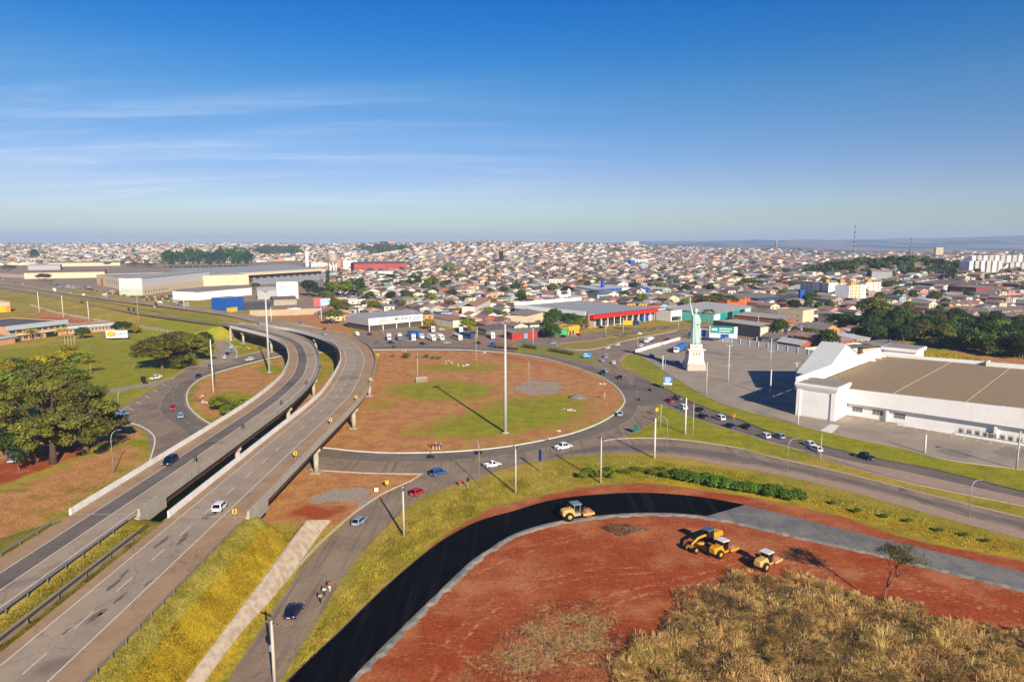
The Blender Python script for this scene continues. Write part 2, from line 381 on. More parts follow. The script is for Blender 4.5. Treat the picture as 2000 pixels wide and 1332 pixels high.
me.polygons.add(len(fc)); me.polygons.foreach_set('loop_start', np.arange(0, fc.size, 4, dtype=np.int32)); me.polygons.foreach_set('loop_total', np.full(len(fc), 4, dtype=np.int32))
me.update(calc_edges=True)
for k, v in ZN.items():
    at = me.attributes.new('z_'+k, 'FLOAT', 'POINT'); at.data.foreach_set('value', v.astype(np.float32))
me.polygons.foreach_set('use_smooth', np.ones(len(fc), bool))
ter = bpy.data.objects.new('ground', me); link(ter); struct(ter, 'open ground of grass, red soil and town lots under everything')
def ground_material():
    mt, t = newmat('ground'); v = t.pos()
    nb = t.noise(v, .035, 5, .6); nm = t.noise(v, .22, 6, .65); nf = t.noise(v, 1.6, 5, .7); ng = t.noise(v, 6.5, 3, .7)
    edge = t.math('ADD', t.math('MULTIPLY', t.math('SUBTRACT', nm, .5), 1.1), t.math('MULTIPLY', t.math('SUBTRACT', nf, .5), .8))
    def w(k, lo=.42, hi=.58, e=1.):
        return t.ramp(t.math('ADD', t.attr('z_'+k), t.math('MULTIPLY', edge, e)), lo, hi)
    def duo(a, b, f, lo=.35, hi=.65): return t.mix(t.ramp(f, lo, hi), lin(a), lin(b))
    mixn = t.math('ADD', t.math('MULTIPLY', nm, .55), t.math('MULTIPLY', nf, .45))
    grit = t.math('ADD', t.math('MULTIPLY', nf, .5), t.math('MULTIPLY', ng, .5))
    far = duo('#55603a', '#8a7f55', nb, .4, .6)                       # distant country
    base = t.mix(t.ramp(nb, .42, .6), duo('#8e7a26', '#b09a45', mixn), duo('#77701d', '#a08f33', mixn))
    patch = t.mix(t.ramp(nm, .57, .7), base, lin('#a5743f'))
    geo = t.new('ShaderNodeNewGeometry'); sp = t.new('ShaderNodeSeparateXYZ'); t.lk(geo.outputs['Position'], sp.inputs[0])
    c = t.mix(t.ramp(sp.outputs['Y'], 900, 3200), patch, far)
    c = t.mix(w('gold', .4, .7), c, t.mix(t.ramp(nb, .4, .6), duo('#98820c', '#bda61c', mixn), duo('#8c6f1c', '#b0942c', mixn)))
    org = t.mix(t.ramp(nm, .45, .62), duo('#a0683e', '#bb8653', mixn), duo('#a57243', '#c2965a', grit))
    c = t.mix(w('org'), c, org)
    grn = t.mix(t.ramp(nm, .56, .72), duo('#747614', '#98922a', mixn), duo('#9a8622', '#ae9436', grit))
    c = t.mix(w('grn', .40, .66, 1.2), c, grn)
    red = t.mix(t.ramp(nb, .44, .6), duo('#8a3c1b', '#a34e28', mixn, .3, .7), duo('#93502c', '#b0673c', mixn))
    red = t.mix(t.ramp(t.noise(t.pos((.5, 2.2, 1)), .5, 5, .7), .59, .62), red, lin('#a06a4c'))
    red = t.mix(t.ramp(ng, .62, .74), red, lin('#b98a68'))
    trk = t.new('ShaderNodeMapping'); trk.inputs['Rotation'].default_value = (0, 0, .55); trk.inputs['Scale'].default_value = (.09, 1.6, 1)
    gg = t.new('ShaderNodeNewGeometry'); t.lk(gg.outputs['Position'], trk.inputs[0]); tn = t.noise(trk.outputs[0], .7, 6, .7)
    red = t.mix(t.math('MULTIPLY', t.ramp(tn, .5, .66, 0, .3), t.ramp(nb, .4, .6)), red, lin('#7b3a22')); red = t.mix(t.ramp(t.noise(v, .09, 4, .55), .49, .66, 0, .7), red, lin('#b3744a'))
    vs = t.new('ShaderNodeTexVoronoi', i_Scale=1.1); t.lk(v, vs.inputs['Vector']); red = t.mix(t.ramp(vs.outputs['Distance'], .05, .11, .6, 0), red, lin('#c7a07e'))
    c = t.mix(w('red', .38, .6), c, red)
    c = t.mix(w('dust', .35, .65, .8), c, duo('#a9683f', '#b98258', grit))
    c = t.mix(w('tan', .42, .7, 1.5), c, t.mix(t.ramp(grit, .4, .62), lin('#6d5330'), lin('#bd9a5c')))
    c = t.mix(w('grv', .4, .62, 1.3), c, duo('#85796a', '#ab9c89', grit, .3, .7))
    cty = t.mix(t.ramp(nm, .45, .6), duo('#80705f', '#a08e78', mixn), duo('#95704f', '#8b8659', nb))
    c = t.mix(w('city', .35, .65), c, cty)
    c = t.mix(.55, c, t.mix(t.ramp(t.math('ADD', t.math('MULTIPLY', ng, .6), t.math('MULTIPLY', nf, .4)), .36, .64), (.45, .45, .45), (1.5, 1.5, 1.5)), 'MULTIPLY')
    fields = t.new('ShaderNodeTexVoronoi', i_Scale=.0026); t.lk(t.pos((1, .6, 1)), fields.inputs['Vector'])
    fr = t.new('ShaderNodeSeparateColor'); t.lk(fields.outputs['Color'], fr.inputs[0])
    fcol = t.mix(t.ramp(fr.outputs[0], .42, .47), duo('#14210d', '#2a371b', nb), t.mix(t.ramp(fr.outputs[1], .4, .6), lin('#77713f'), lin('#8a6a4c')))
    c = t.mix(t.ramp(sp.outputs['Y'], 3300, 5000), c, fcol)
    hb = t.math('ADD', t.math('MULTIPLY', nf, .6), t.math('MULTIPLY', ng, .35))
    t.out(c, .95, 0., .1, hb, .55, .25); return mt
me.materials.append(ground_material())
# ================================================================ road surfaces
def asphalt(name, a, b, patch=.0, streak=None, pc='#4b4744'):
    mt, t = newmat(name); v = t.pos(); nm = t.noise(v, .12, 5, .6); nf = t.noise(v, 1.3, 5, .7); ng = t.noise(v, 9., 2)
    c = t.mix(t.ramp(t.math('ADD', t.math('MULTIPLY', nm, .6), t.math('MULTIPLY', nf, .4)), .36, .64), lin(a), lin(b))
    if streak:                                         # tyre-worn bands along the road direction
        m = t.new('ShaderNodeMapping'); m.inputs['Rotation'].default_value = (0, 0, streak[0]); m.inputs['Scale'].default_value = (1, .03, 1)
        g = t.new('ShaderNodeNewGeometry'); t.lk(g.outputs['Position'], m.inputs[0]); ns = t.noise(m.outputs[0], .9, 4, .6)
        c = t.mix(t.math('MULTIPLY', t.ramp(ns, .5, .68), streak[1]), c, lin(pc))
    if patch:
        np_ = t.noise(t.pos((1, 1, 1)), .055, 3, .5); c = t.mix(t.ramp(np_, .60, .66, 0, patch), c, lin(pc))
        cr = t.new('ShaderNodeTexVoronoi', feature='DISTANCE_TO_EDGE', i_Scale=.09); vv = t.new('ShaderNodeVectorMath', operation='ADD'); 
        nz = t.new('ShaderNodeTexNoise', i_Scale=.4, i_Detail=4.); t.lk(v, nz.inputs['Vector']); sc = t.new('ShaderNodeVectorMath', operation='SCALE'); sc.inputs['Scale'].default_value = 3.; t.lk(nz.outputs['Color'], sc.inputs[0])
        t.lk(v, vv.inputs[0]); t.lk(sc.outputs[0], vv.inputs[1]); t.lk(vv.outputs[0], cr.inputs['Vector'])
        c = t.mix(t.ramp(cr.outputs['Distance'], .004, .012, .32, 0), c, lin('#4a443f'))
    c = t.mix(t.ramp(ng, .5, .75, 0, .3), c, mul(lin(b), 1.35))
    t.out(c, .9, 0, .03 if 'fresh' in name else .15, ng, .25, .03); _MC[name] = mt; return mt
A_TAN = asphalt('asphalt_shoulder', '#94795c', '#a68a68', .25, pc='#75685a')
A_GREY = asphalt('asphalt_worn', '#8d7e6a', '#9f8f78', .45)
A_LANE = asphalt('asphalt_lane', '#94846f', '#a4937b', .35)
A_DARK = asphalt('asphalt_dark', '#665d53', '#776d61', .5, (0., .25))
A_LOCAL = asphalt('asphalt_local', '#7d6c5a', '#928069', .3, (math.radians(-6), .6), '#544c47')
A_LOT = asphalt('asphalt_lot', '#8d8170', '#9e917d', .55, pc='#6b645d')
A_NEW = asphalt('asphalt_fresh', '#060709', '#0e0f13', 0, (2.2, .5), pc='#28282a')
A_GRAV = asphalt('gravel_base', '#625f59', '#827d74', 0, (1.1, .5), pc='#5b5955')
PAINT = M('road_paint', '#cfc8b6', .7, .12, 1.5, grime=.35)
PAINTF = M('road_paint_faded', '#b09f85', .8, .2, 1.2, grime=.5)
KERB = M('kerb_concrete', '#b5a893', .85, .16, .8, grime=.4)
CONC = M('concrete', '#a39a88', .85, .12, .4, grime=.45)
CONCW = M('concrete_white', '#d6d1c6', .8, .1, .4, grime=.4)
PAVE = M('paving_pink', '#9d8470', .9, .14, .7)
def poly(name, pts, z, mt, label=None, kind='structure', world=False, skirt=0.):
    q = [Vector((p[0], p[1], 0)) for p in (pts if world else PP(pts))]
    mb = MB()
    if skirt: mb.prism([(p.x, p.y) for p in q] if sum(a.x*b.y-b.x*a.y for a, b in zip(q, q[1:]+q[:1])) > 0 else [(p.x, p.y) for p in q][::-1], z-skirt, z)
    else:
        if sum(a.x*b.y-b.x*a.y for a, b in zip(q, q[1:]+q[:1])) < 0: q = q[::-1]
        mb.add([(p.x, p.y, z) for p in q], [tuple(range(len(q)))])
    o = mb.build(name, mt); o['kind'] = kind
    if label: o['label'] = label
    return o
def smoothpx(pts, step=2.5): return smooth(PP(pts), step)
def road(name, left, right, z, mt, label=None, n=None):
    l, r = smoothpx(left), smoothpx(right); n = n or max(len(l), len(r)); l, r = resample(l, n), resample(r, n)
    mb = MB(); strip(mb, l, r, z); o = mb.build(name, mt); struct(o, label); return l, r
def kerb(name, pl, w=.35, h=.16, mt=None, side=1, label=None):
    a, b = pl, offset(pl, w*side); n = len(pl); mb = MB()
    rings = [[(p.x, p.y, -.05), (p.x, p.y, h), (q.x, q.y, h), (q.x, q.y, -.05)] for p, q in zip(a, b)]
    mb.loft(rings, 0); return struct(mb.build(name, mt or KERB), label)
# ---- the two carriageways (full length), split lengthwise by surface
lanes = MB()
def ribbons(base, cuts, mats, name, label):
    edges = [offset(base, c) for c in cuts]
    mb = MB()
    for i in range(len(cuts)-1): strip(mb, edges[i], edges[i+1], 0, i)
    struct(mb.build(name, mats), label)
ribbons(LC0, [0, 3.35, 6.95, 10.3, 11.5], [A_TAN, A_DARK, A_LANE, A_GREY], 'highway_carriageway', 'inner curved carriageway of the highway with a dark left lane')
ribbons(RC0, [0, 1.8, 5.4, 9.05, 13.3], [A_TAN, A_LANE, A_GREY, A_TAN], 'highway_carriageway', 'outer curved carriageway of the highway with a wide tan shoulder')
mk = MB()
for d in (3.35, 6.95, 10.3): lines(mk, offset(LC0, d), .17, .008)
for d in (1.8, 9.05): lines(mk, offset(RC0, d), .17, .008)
lines(mk, offset(RC0, 5.4), .15, .008, dash=(4, 5))
struct(mk.build('road_marking', PAINT), 'white lane lines of the highway')
# dark worn patches on the near carriageways
sp_ = MB(); rr = random.Random(5)
for k in range(15):
    b, d0 = (RC0, rr.uniform(3.5, 8.6)) if k < 18 else (LC0, rr.uniform(3.8, 6.5))
    y = rr.uniform(62, 118); d0 += .9*(abs(d0-5.4) < .6 and b is RC0)*(1 if d0 > 5.4 else -1); x = b[0].x+d0; n = 17; L, w = rr.uniform(.7, 2.6), rr.uniform(.12, .5)
    sp_.add([(x+w*math.cos(6.283*i/n)*rr.uniform(.35, 1.3), y+L*math.sin(6.283*i/n)*rr.uniform(.55, 1.2), 8.005) for i in range(n)], [tuple(range(n))])
struct(sp_.build('tar_patch', M('tar_patch', '#6a5f53', .8, .2, 2.)), 'dark tar patches on the highway lanes')
# ---- roundabout ring
RBC = Vector((-40.35, 261.3, 0))
inn = [(800,683),(935,685),(1000,690),(1060,699),(1105,712),(1150,727),(1197,750),(1215,770),(1222,785),(1215,795),(1200,810),(1175,825),(1140,840),(1100,852),(1050,862),(1000,872),(925,880),(825,885),(737,885),(687,881),(630,874)]
innw = PP(inn)+[Vector((-74, 188, 0)), Vector((-93, 204, 0))]+PP([(380,807),(365,785),(365,770),(377,750),(400,735),(450,720),(500,707),(535,697)])+[Vector((-95, 343, 0)), Vector((-76, 349, 0))]
ang = lambda p: math.degrees(math.atan2(p[1]-RBC.y, p[0]-RBC.x)) % 360
ia = sorted((ang(p), (p-RBC).length) for p in innw)
def interp_ang(tab, a):
    xs = [q[0]-360 for q in tab]+[q[0] for q in tab]+[q[0]+360 for q in tab]; ys = [q[1] for q in tab]*3
    return float(np.interp(a, xs, ys))
def rin(a):
    return sum(interp_ang(ia, a+d) for d in (-4, -2, 0, 2, 4))/5
oa = sorted([(240, 106), (232, 97), (220, 94), (214, 97), (192, 96), (180, 97.5), (172, 99.5), (155, 105), (135, 108), (119, 112), (103, 122), (92, 117), (84, 112), (67, 102), (50, 97), (37, 93), (25, 97), (12, 96.5), (4, 96), (-20+360, 95), (-33+360, 101), (-46+360, 102.8), (-80+360, 105), (-95+360, 100), (-108+360, 101)])
ring_i = [RBC+Vector((math.cos(math.radians(a)), math.sin(math.radians(a)), 0))*rin(a) for a in range(0, 361, 2)]
ring_o = [RBC+Vector((math.cos(math.radians(a)), math.sin(math.radians(a)), 0))*(sum(interp_ang(oa, a+d) for d in (-4, 0, 4))/3) for a in range(0, 361, 2)]
mb = MB(); strip(mb, ring_o, ring_i, .016); struct(mb.build('roundabout_road', A_LOCAL), 'asphalt ring of the large roundabout')
kerb('kerb', ring_i[:-1]+[ring_i[0]], .42, .17, CONCW, -1, 'pale kerb round the roundabout island')
# darker inner lane band
mb = MB(); a_ = [i for i in range(len(ring_i))]
strip(mb, [ring_i[i].lerp(ring_o[i], .44) for i in a_], [ring_i[i].lerp(ring_o[i], .05) for i in a_], .020); struct(mb.build('roundabout_lane', asphalt('asphalt_ring', '#685e52', '#7a6f60', .4)), 'darker inner lane of the roundabout')
mb = MB(); lines(mb, [ring_i[i].lerp(ring_o[i], .46) for i in a_], .16, .026, dash=(4, 8)); struct(mb.build('road_marking', PAINTF), 'dashed line of the roundabout')
# ---- local roads
R1l = [(405,1380),(422,1332),(500,1231),(525,1192),(575,1125),(625,1067),(665,1030),(700,1000),(750,966),(782,951),(810,938),(830,925)]
R1r = [(500,1390),(547,1329),(582,1271),(620,1211),(662,1141),(707,1079),(770,1014),(787,998),(825,971),(875,951),(937,932),(1000,911),(1050,900)]
road('lower_road', R1l, R1r, .012, A_LOCAL, 'worn asphalt road climbing from the bottom to the roundabout')
poly('junction', [(825,926),(1060,896),(1190,884),(1240,870),(1214,858),(1150,850),(1000,880),(900,890),(820,895)], .010, A_LOCAL)
R2u = [(1180,862),(1215,857),(1300,857),(1375,865),(1450,877),(1500,891),(1625,919),(1750,950),(1875,982),(2000,1012),(2200,1062),(2800,1218)]
R2d = [(1040,902),(1125,891),(1187,886),(1275,885),(1350,891),(1425,903),(1500,913),(1625,939),(1750,970),(1875,1004),(2000,1037),(2200,1092),(2800,1262)]
u, d = road('exit_road', R2u, R2d, .014, A_LOCAL, 'exit road running right from the roundabout')
n = len(u); mb = MB(); strip(mb, [u[i].lerp(d[i], .42) for i in range(n)], [u[i].lerp(d[i], .8) for i in range(n)], .019); struct(mb.build('exit_lane', A_DARK), 'dark patched lane of the exit road')
kerb('kerb', offset(u, -.1), .3, .15, KERB, -1)
d2 = smoothpx([(1275,885),(1350,891),(1425,903),(1500,913),(1625,939),(1750,970),(1875,1004),(2000,1037),(2200,1092),(2800,1262)])
d3 = smoothpx([(1275,888),(1350,897),(1425,911),(1500,923),(1625,951),(1750,985),(1875,1020),(2000,1053),(2200,1110),(2800,1285)])
mb = MB(); m_ = max(len(d2), len(d3)); strip(mb, resample(d2, m_), resample(d3, m_), .022); struct(mb.build('footway', PAVE), 'pinkish footway beside the exit road')
R3u = [(1240,735),(1275,748),(1312,767),(1350,786),(1400,805),(1450,823),(1500,843),(1600,870),(1712,896),(1825,918),(2000,961),(2200,1010),(2800,1158)]
R3d = [(1225,790),(1278,792),(1297,789),(1332,807),(1375,823),(1425,838),(1500,862),(1560,878),(1625,900),(1750,936),(1875,963),(2000,988),(2200,1035),(2800,1180)]
u, d = road('queue_road', R3u, R3d, .017, A_DARK, 'approach road with a queue of cars')
kerb('kerb', offset(smoothpx(R3d[2:]), .1), .3, .15, KERB, 1); kerb('kerb', offset(smoothpx(R3u[1:]), -.1), .5, .12, M('gutter_dark', '#4d4740', .9), -1)
hat = MB()                                              # faded hatch between the lanes
H0 = smoothpx([(1600,886),(1680,904),(1750,917),(1875,945),(2000,973),(2200,1020),(2800,1166)]); H1 = smoothpx([(1600,890),(1680,913),(1750,934),(1875,961),(2000,986),(2200,1033),(2800,1178)])
n = max(len(H0), len(H1)); H0, H1 = resample(H0, n), resample(H1, n); strip(hat, H0, H1, .022, 0)
struct(hat.build('hatched_gore', PAVE), 'pinkish gore between lane and verge')
hat = MB()
for i in range(6, n-5, 5):
    a, b = H1[i], H0[i+3]; hat.quad(Vector((a.x, a.y, .027)), Vector((a.x+.5, a.y-.2, .027)), Vector((b.x+.5, b.y-.2, .027)), Vector((b.x, b.y, .027)))
lines(hat, H0, .16, .027); struct(hat.build('road_marking', PAINTF), 'faded hatch stripes of the gore')
# north-west roads
poly('junction', [(295,899),(302,862),(295,847),(275,833),(240,822),(150,826),(60,845),(60,815),(150,800),(222,800),(245,791),(275,775),(310,752),(337,739),(370,716),(410,702),(450,716),(400,735),(377,750),(365,770),(366,786),(380,807),(410,828),(420,860)], .011, A_LOCAL)
road('slip_road', [(372,717),(405,704),(420,692),(426,682),(420,671),(410,662),(380,650),(330,640),(270,630),(150,601),(50,579),(-60,560)], [(450,716),(455,700),(460,688),(457,678),(446,668),(430,659),(400,648),(345,635),(285,625),(160,596),(60,574),(-40,556)], .015, A_GREY, 'slip road curling past the trees to the frontage road')
poly('underpass_road', [(400,735),(372,716),(405,704),(455,697),(505,687),(560,672),(620,662),(700,655),(740,660),(740,684),(640,686),(535,697),(500,707),(450,720)], .013, A_LOCAL)
kerb('kerb', smoothpx([(460,700),(462,688),(457,678),(446,668),(430,659)]), .35, .16, CONCW, 1); kerb('kerb', smoothpx([(295,899),(304,862),(297,846),(275,832),(240,821)]), .35, .16, CONCW, -1)
kerb('kerb', offset(smoothpx([(337,739),(372,716),(405,704),(419,692),(424,682)]), .05), .3, .12, KERB, -1); kerb('kerb', smoothpx([(462,697),(505,687),(540,679)]), .35, .16, KERB, 1)
road('service_track', [(120,774),(185,767),(230,757),(275,750),(320,741),(345,734)], [(110,784),(185,774),(235,763),(280,757),(325,748),(345,742)], .012, A_GREY, 'narrow asphalt track with parked pickups on the left')
hat = MB()
for k in range(6):
    a, b = P(247+k*17, 795-k*11.3), P(258+k*16, 802-k*12.); hat.quad(a+Vector((0, 0, .02)), a+Vector((.6, .2, .02)), b+Vector((.6, .2, .02)), b+Vector((0, 0, .02)))
mk2 = smoothpx([(340,790),(338,770),(343,757),(357,750)]); lines(hat, mk2, .16, .024, dash=(4, 3)); lines(hat, smoothpx([(362,822),(375,830),(392,837)]), .16, .024, dash=(4, 3))
struct(hat.build('road_marking', PAINTF), 'faded stripes at the left junction')
poly('gore_strip', [(238,798),(262,806),(345,741),(330,744)], .014, PAVE)
# north road and avenue
poly('north_road', [(690,681),(735,668),(800,668),(900,668),(1000,673),(1010,661),(1090,655),(1180,648),(1290,636),(1400,630),(1400,646),(1330,660),(1300,665),(1243,690),(1207,701),(1216,716),(1180,725),(1100,708),(1000,690),(800,684)], .013, A_LOCAL)
poly('dirt_yard', [(700,668),(690,655),(720,640),(850,640),(1000,652),(1000,673),(900,668),(800,668)], .008, M('yard_dirt', '#8c7257', .95, .2, .3))
def island(name, pts, mt, label, h=.18):
    q = smooth([*PP(pts), P(*pts[0])], 2.); mb = MB(); qq = [(p.x, p.y) for p in q[:-1]]
    if sum(a[0]*b[1]-b[0]*a[1] for a, b in zip(qq, qq[1:]+qq[:1])) < 0: qq = qq[::-1]
    mb.prism(qq, -.05, h); struct(mb.build(name, mt), label); return q
LAWN = M('median_grass', '#8d7b35', .95, .25, .5); LAWN2 = M('median_grass_green', '#7d7a28', .95, .25, .5)
q = island('grass_median', [(1086,677),(1110,682),(1140,684),(1175,679),(1225,665),(1275,655),(1322,646),(1300,647),(1225,656),(1150,666),(1100,671)], LAWN, 'straw-coloured leaf-shaped median of the avenue'); kerb('kerb', q, .35, .24, KERB, 1)
island('grass_median', [(1003,676),(1020,675),(1050,676),(1090,683),(1130,689),(1155,697),(1168,709),(1150,708),(1120,703),(1075,695),(1030,689),(1005,688)], LAWN2, 'pointed grass island with two hedges and a blue road sign')
island('grass_median', [(1180,655),(1250,647),(1320,638),(1390,628),(1395,632),(1330,643),(1260,652),(1190,659)], LAWN, 'thin planted strip in front of the supermarket forecourt')
kerb('kerb', smoothpx([(1207,704),(1212,697),(1225,690),(1243,689)]), 2.2, .14, PAVE, 1)
# parking lot
poly('parking_lot', [(1243,690),(1292,721),(1332,746),(1375,772),(1425,793),(1500,813),(1600,841),(1750,873),(1850,898),(2000,918),(2250,965),(2800,1075),(2800,930),(1880,740),(1640,693),(1500,676),(1367,655),(1310,661)], .010, A_LOT, 'big grey asphalt parking lot round the statue')
poly('drive_strip', [(1385,769),(1440,750),(1560,722),(1640,700),(1632,696),(1545,716),(1425,744),(1372,763)], .015, M('drive_concrete', '#988a78', .9, .12, .5))
poly('entrance_apron', [(1602,841),(1622,828),(1640,831),(1625,846)], .016, CONCW)
kerb('kerb', smoothpx([(1243,690),(1292,721),(1332,746),(1375,772),(1425,793),(1500,813),(1600,841),(1750,873),(1850,898),(2000,918),(2200,955),(2800,1073)]), .3, .14, KERB, 1)
# new road under construction
BL = [(545,1370),(572,1329),(605,1296),(662,1244),(712,1194),(762,1146),(825,1091),(875,1054),(937,1021),(1000,1003),(1075,981),(1150,971),(1250,966),(1350,972),(1425,984),(1500,999),(1625,1031),(1750,1061),(1875,1091),(2000,1121),(2200,1172),(2800,1328)]
BR = [(655,1385),(690,1331),(725,1294),(800,1219),(862,1159),(925,1099),(962,1074),(1000,1050),(1075,1025),(1175,1011),(1250,1006),(1325,1007),(1400,1015),(1500,1037),(1600,1059),(1700,1081),(1800,1106),(2000,1154),(2200,1205),(2800,1362)]
bl, br = smoothpx(BL), smoothpx(BR); n = 160; bl, br = resample(bl, n), resample(br, n)
gb = MB(); rings = []
jr = random.Random(3)
for i in range(n):
    a, b = bl[i], br[i]; e = (b-a).normalized(); w_ = jr.uniform(-.3, .45)
    rings.append([(a.x-e.x*.9, a.y-e.y*.9, -.02), (a.x, a.y, .34), (b.x+e.x*w_, b.y+e.y*w_, .34), (b.x+e.x*(.55+w_), b.y+e.y*(.55+w_), -.02)])
gb.loft(rings, 0, caps=False, closed=False); struct(gb.build('gravel_roadbed', A_GRAV), 'grey crushed-stone bed of the unfinished road')
k1 = max(i for i in range(n) if PX(bl[i])[0] < 1474); k0 = max(i for i in range(n) if PX(br[i])[0] < 1395)
na = [bl[i].lerp(br[i], -.02) for i in range(k1)]; nb_ = resample([br[i].lerp(bl[i], .035+.014*jr.random()) for i in range(k0)], k1)
for q in (na, nb_):
    for p in q: p.z = 0
mb = MB(); rings = [[(a.x, a.y, .30), (a.x, a.y, .42), (b.x, b.y, .42), (b.x, b.y, .30)] for a, b in zip(na, nb_)]
mb.loft(rings, 0); struct(mb.build('fresh_asphalt', A_NEW), 'jet-black fresh asphalt layer of the new curved road')
# stone-faced toe of the embankment
mb = MB(); f0, f1 = [], []
for a, b in (((367,1332),(405,1332)),((450,1224),(500,1210)),((500,1159),(540,1140)),((550,1084),(585,1078)),((578,1040),(627,1036))):
    f0.append(P(*a, 1.2)); f1.append(P(*b, 0.1))
f0 = [Vector((-39.3, 40, 0)), Vector((-39.3, 83, 0)), Vector((-39.1, 100, 0)), Vector((-39.1, 112, 0)), Vector((-39.1, 119, 0)), Vector((-39.0, 124, 0))]
f1 = [Vector((-38., 40, 0)), Vector((-38, 83, 0)), Vector((-37.2, 100, 0)), Vector((-36.8, 115, 0)), Vector((-36.6, 124, 0)), Vector((-36.2, 130, 0))]
f0, f1 = smooth(f0, 1.2), smooth(f1, 1.2); n = max(len(f0), len(f1)); f0, f1 = resample(f0, n), resample(f1, n)
for p in f0: p.z = max(2.6, T1(p.x, min(p.y, 105))+.14)
for p in f1: p.z = max(.1, T1(p.x, p.y)+.14)
mb.loft([[(a.x-.9, a.y, -.3), (a.x-.35, a.y, a.z-.05), tuple(a), ((a.x+b.x)/2+.1, (a.y+b.y)/2, (a.z+b.z)/2+.12), tuple(b), (b.x, b.y, -.3)] for a, b in zip(f0, f1)], 0)
mt, t = newmat('stone_facing'); v = t.pos(); vo = t.new('ShaderNodeTexVoronoi', i_Scale=1.6); t.lk(v, vo.inputs['Vector']); c = t.mix(t.ramp(t.noise(v, .8, 5), .35, .65), lin('#a8957c'), lin('#c4b296')); c = t.mix(t.ramp(vo.outputs['Distance'], .0, .10, .75, 0), c, lin('#5f4c3c')); t.out(c, .95, 0, .1, t.noise(v, 3, 4), .5, .15)
struct(mb.build('slope_facing', mt), 'pale shotcrete facing at the foot of the embankment')
kl = smoothpx(R1l[1:]); kerb('kerb', offset(kl, -.5), .35, .15, KERB, -1); kerb('kerb', offset(smoothpx([(607,916),(640,919),(675,921),(740,924),(825,925)]), .1), .35, .14, KERB, 1)
hat = MB(); c_ = [a.lerp(b, .5) for a, b in zip(resample(smoothpx(R1l), 60), resample(smoothpx(R1r), 60))]
lines(hat, c_, .13, .022, dash=(3, 5)); lines(hat, offset(smoothpx(R1r[:9]), -.9), .13, .022); lines(hat, offset(smoothpx(R1l[:9]), .5), .13, .022); struct(hat.build('road_marking', M('paint_yellow', '#9c8350', .8, .25, 1., grime=.5)), 'worn yellowish lines of the lower road')
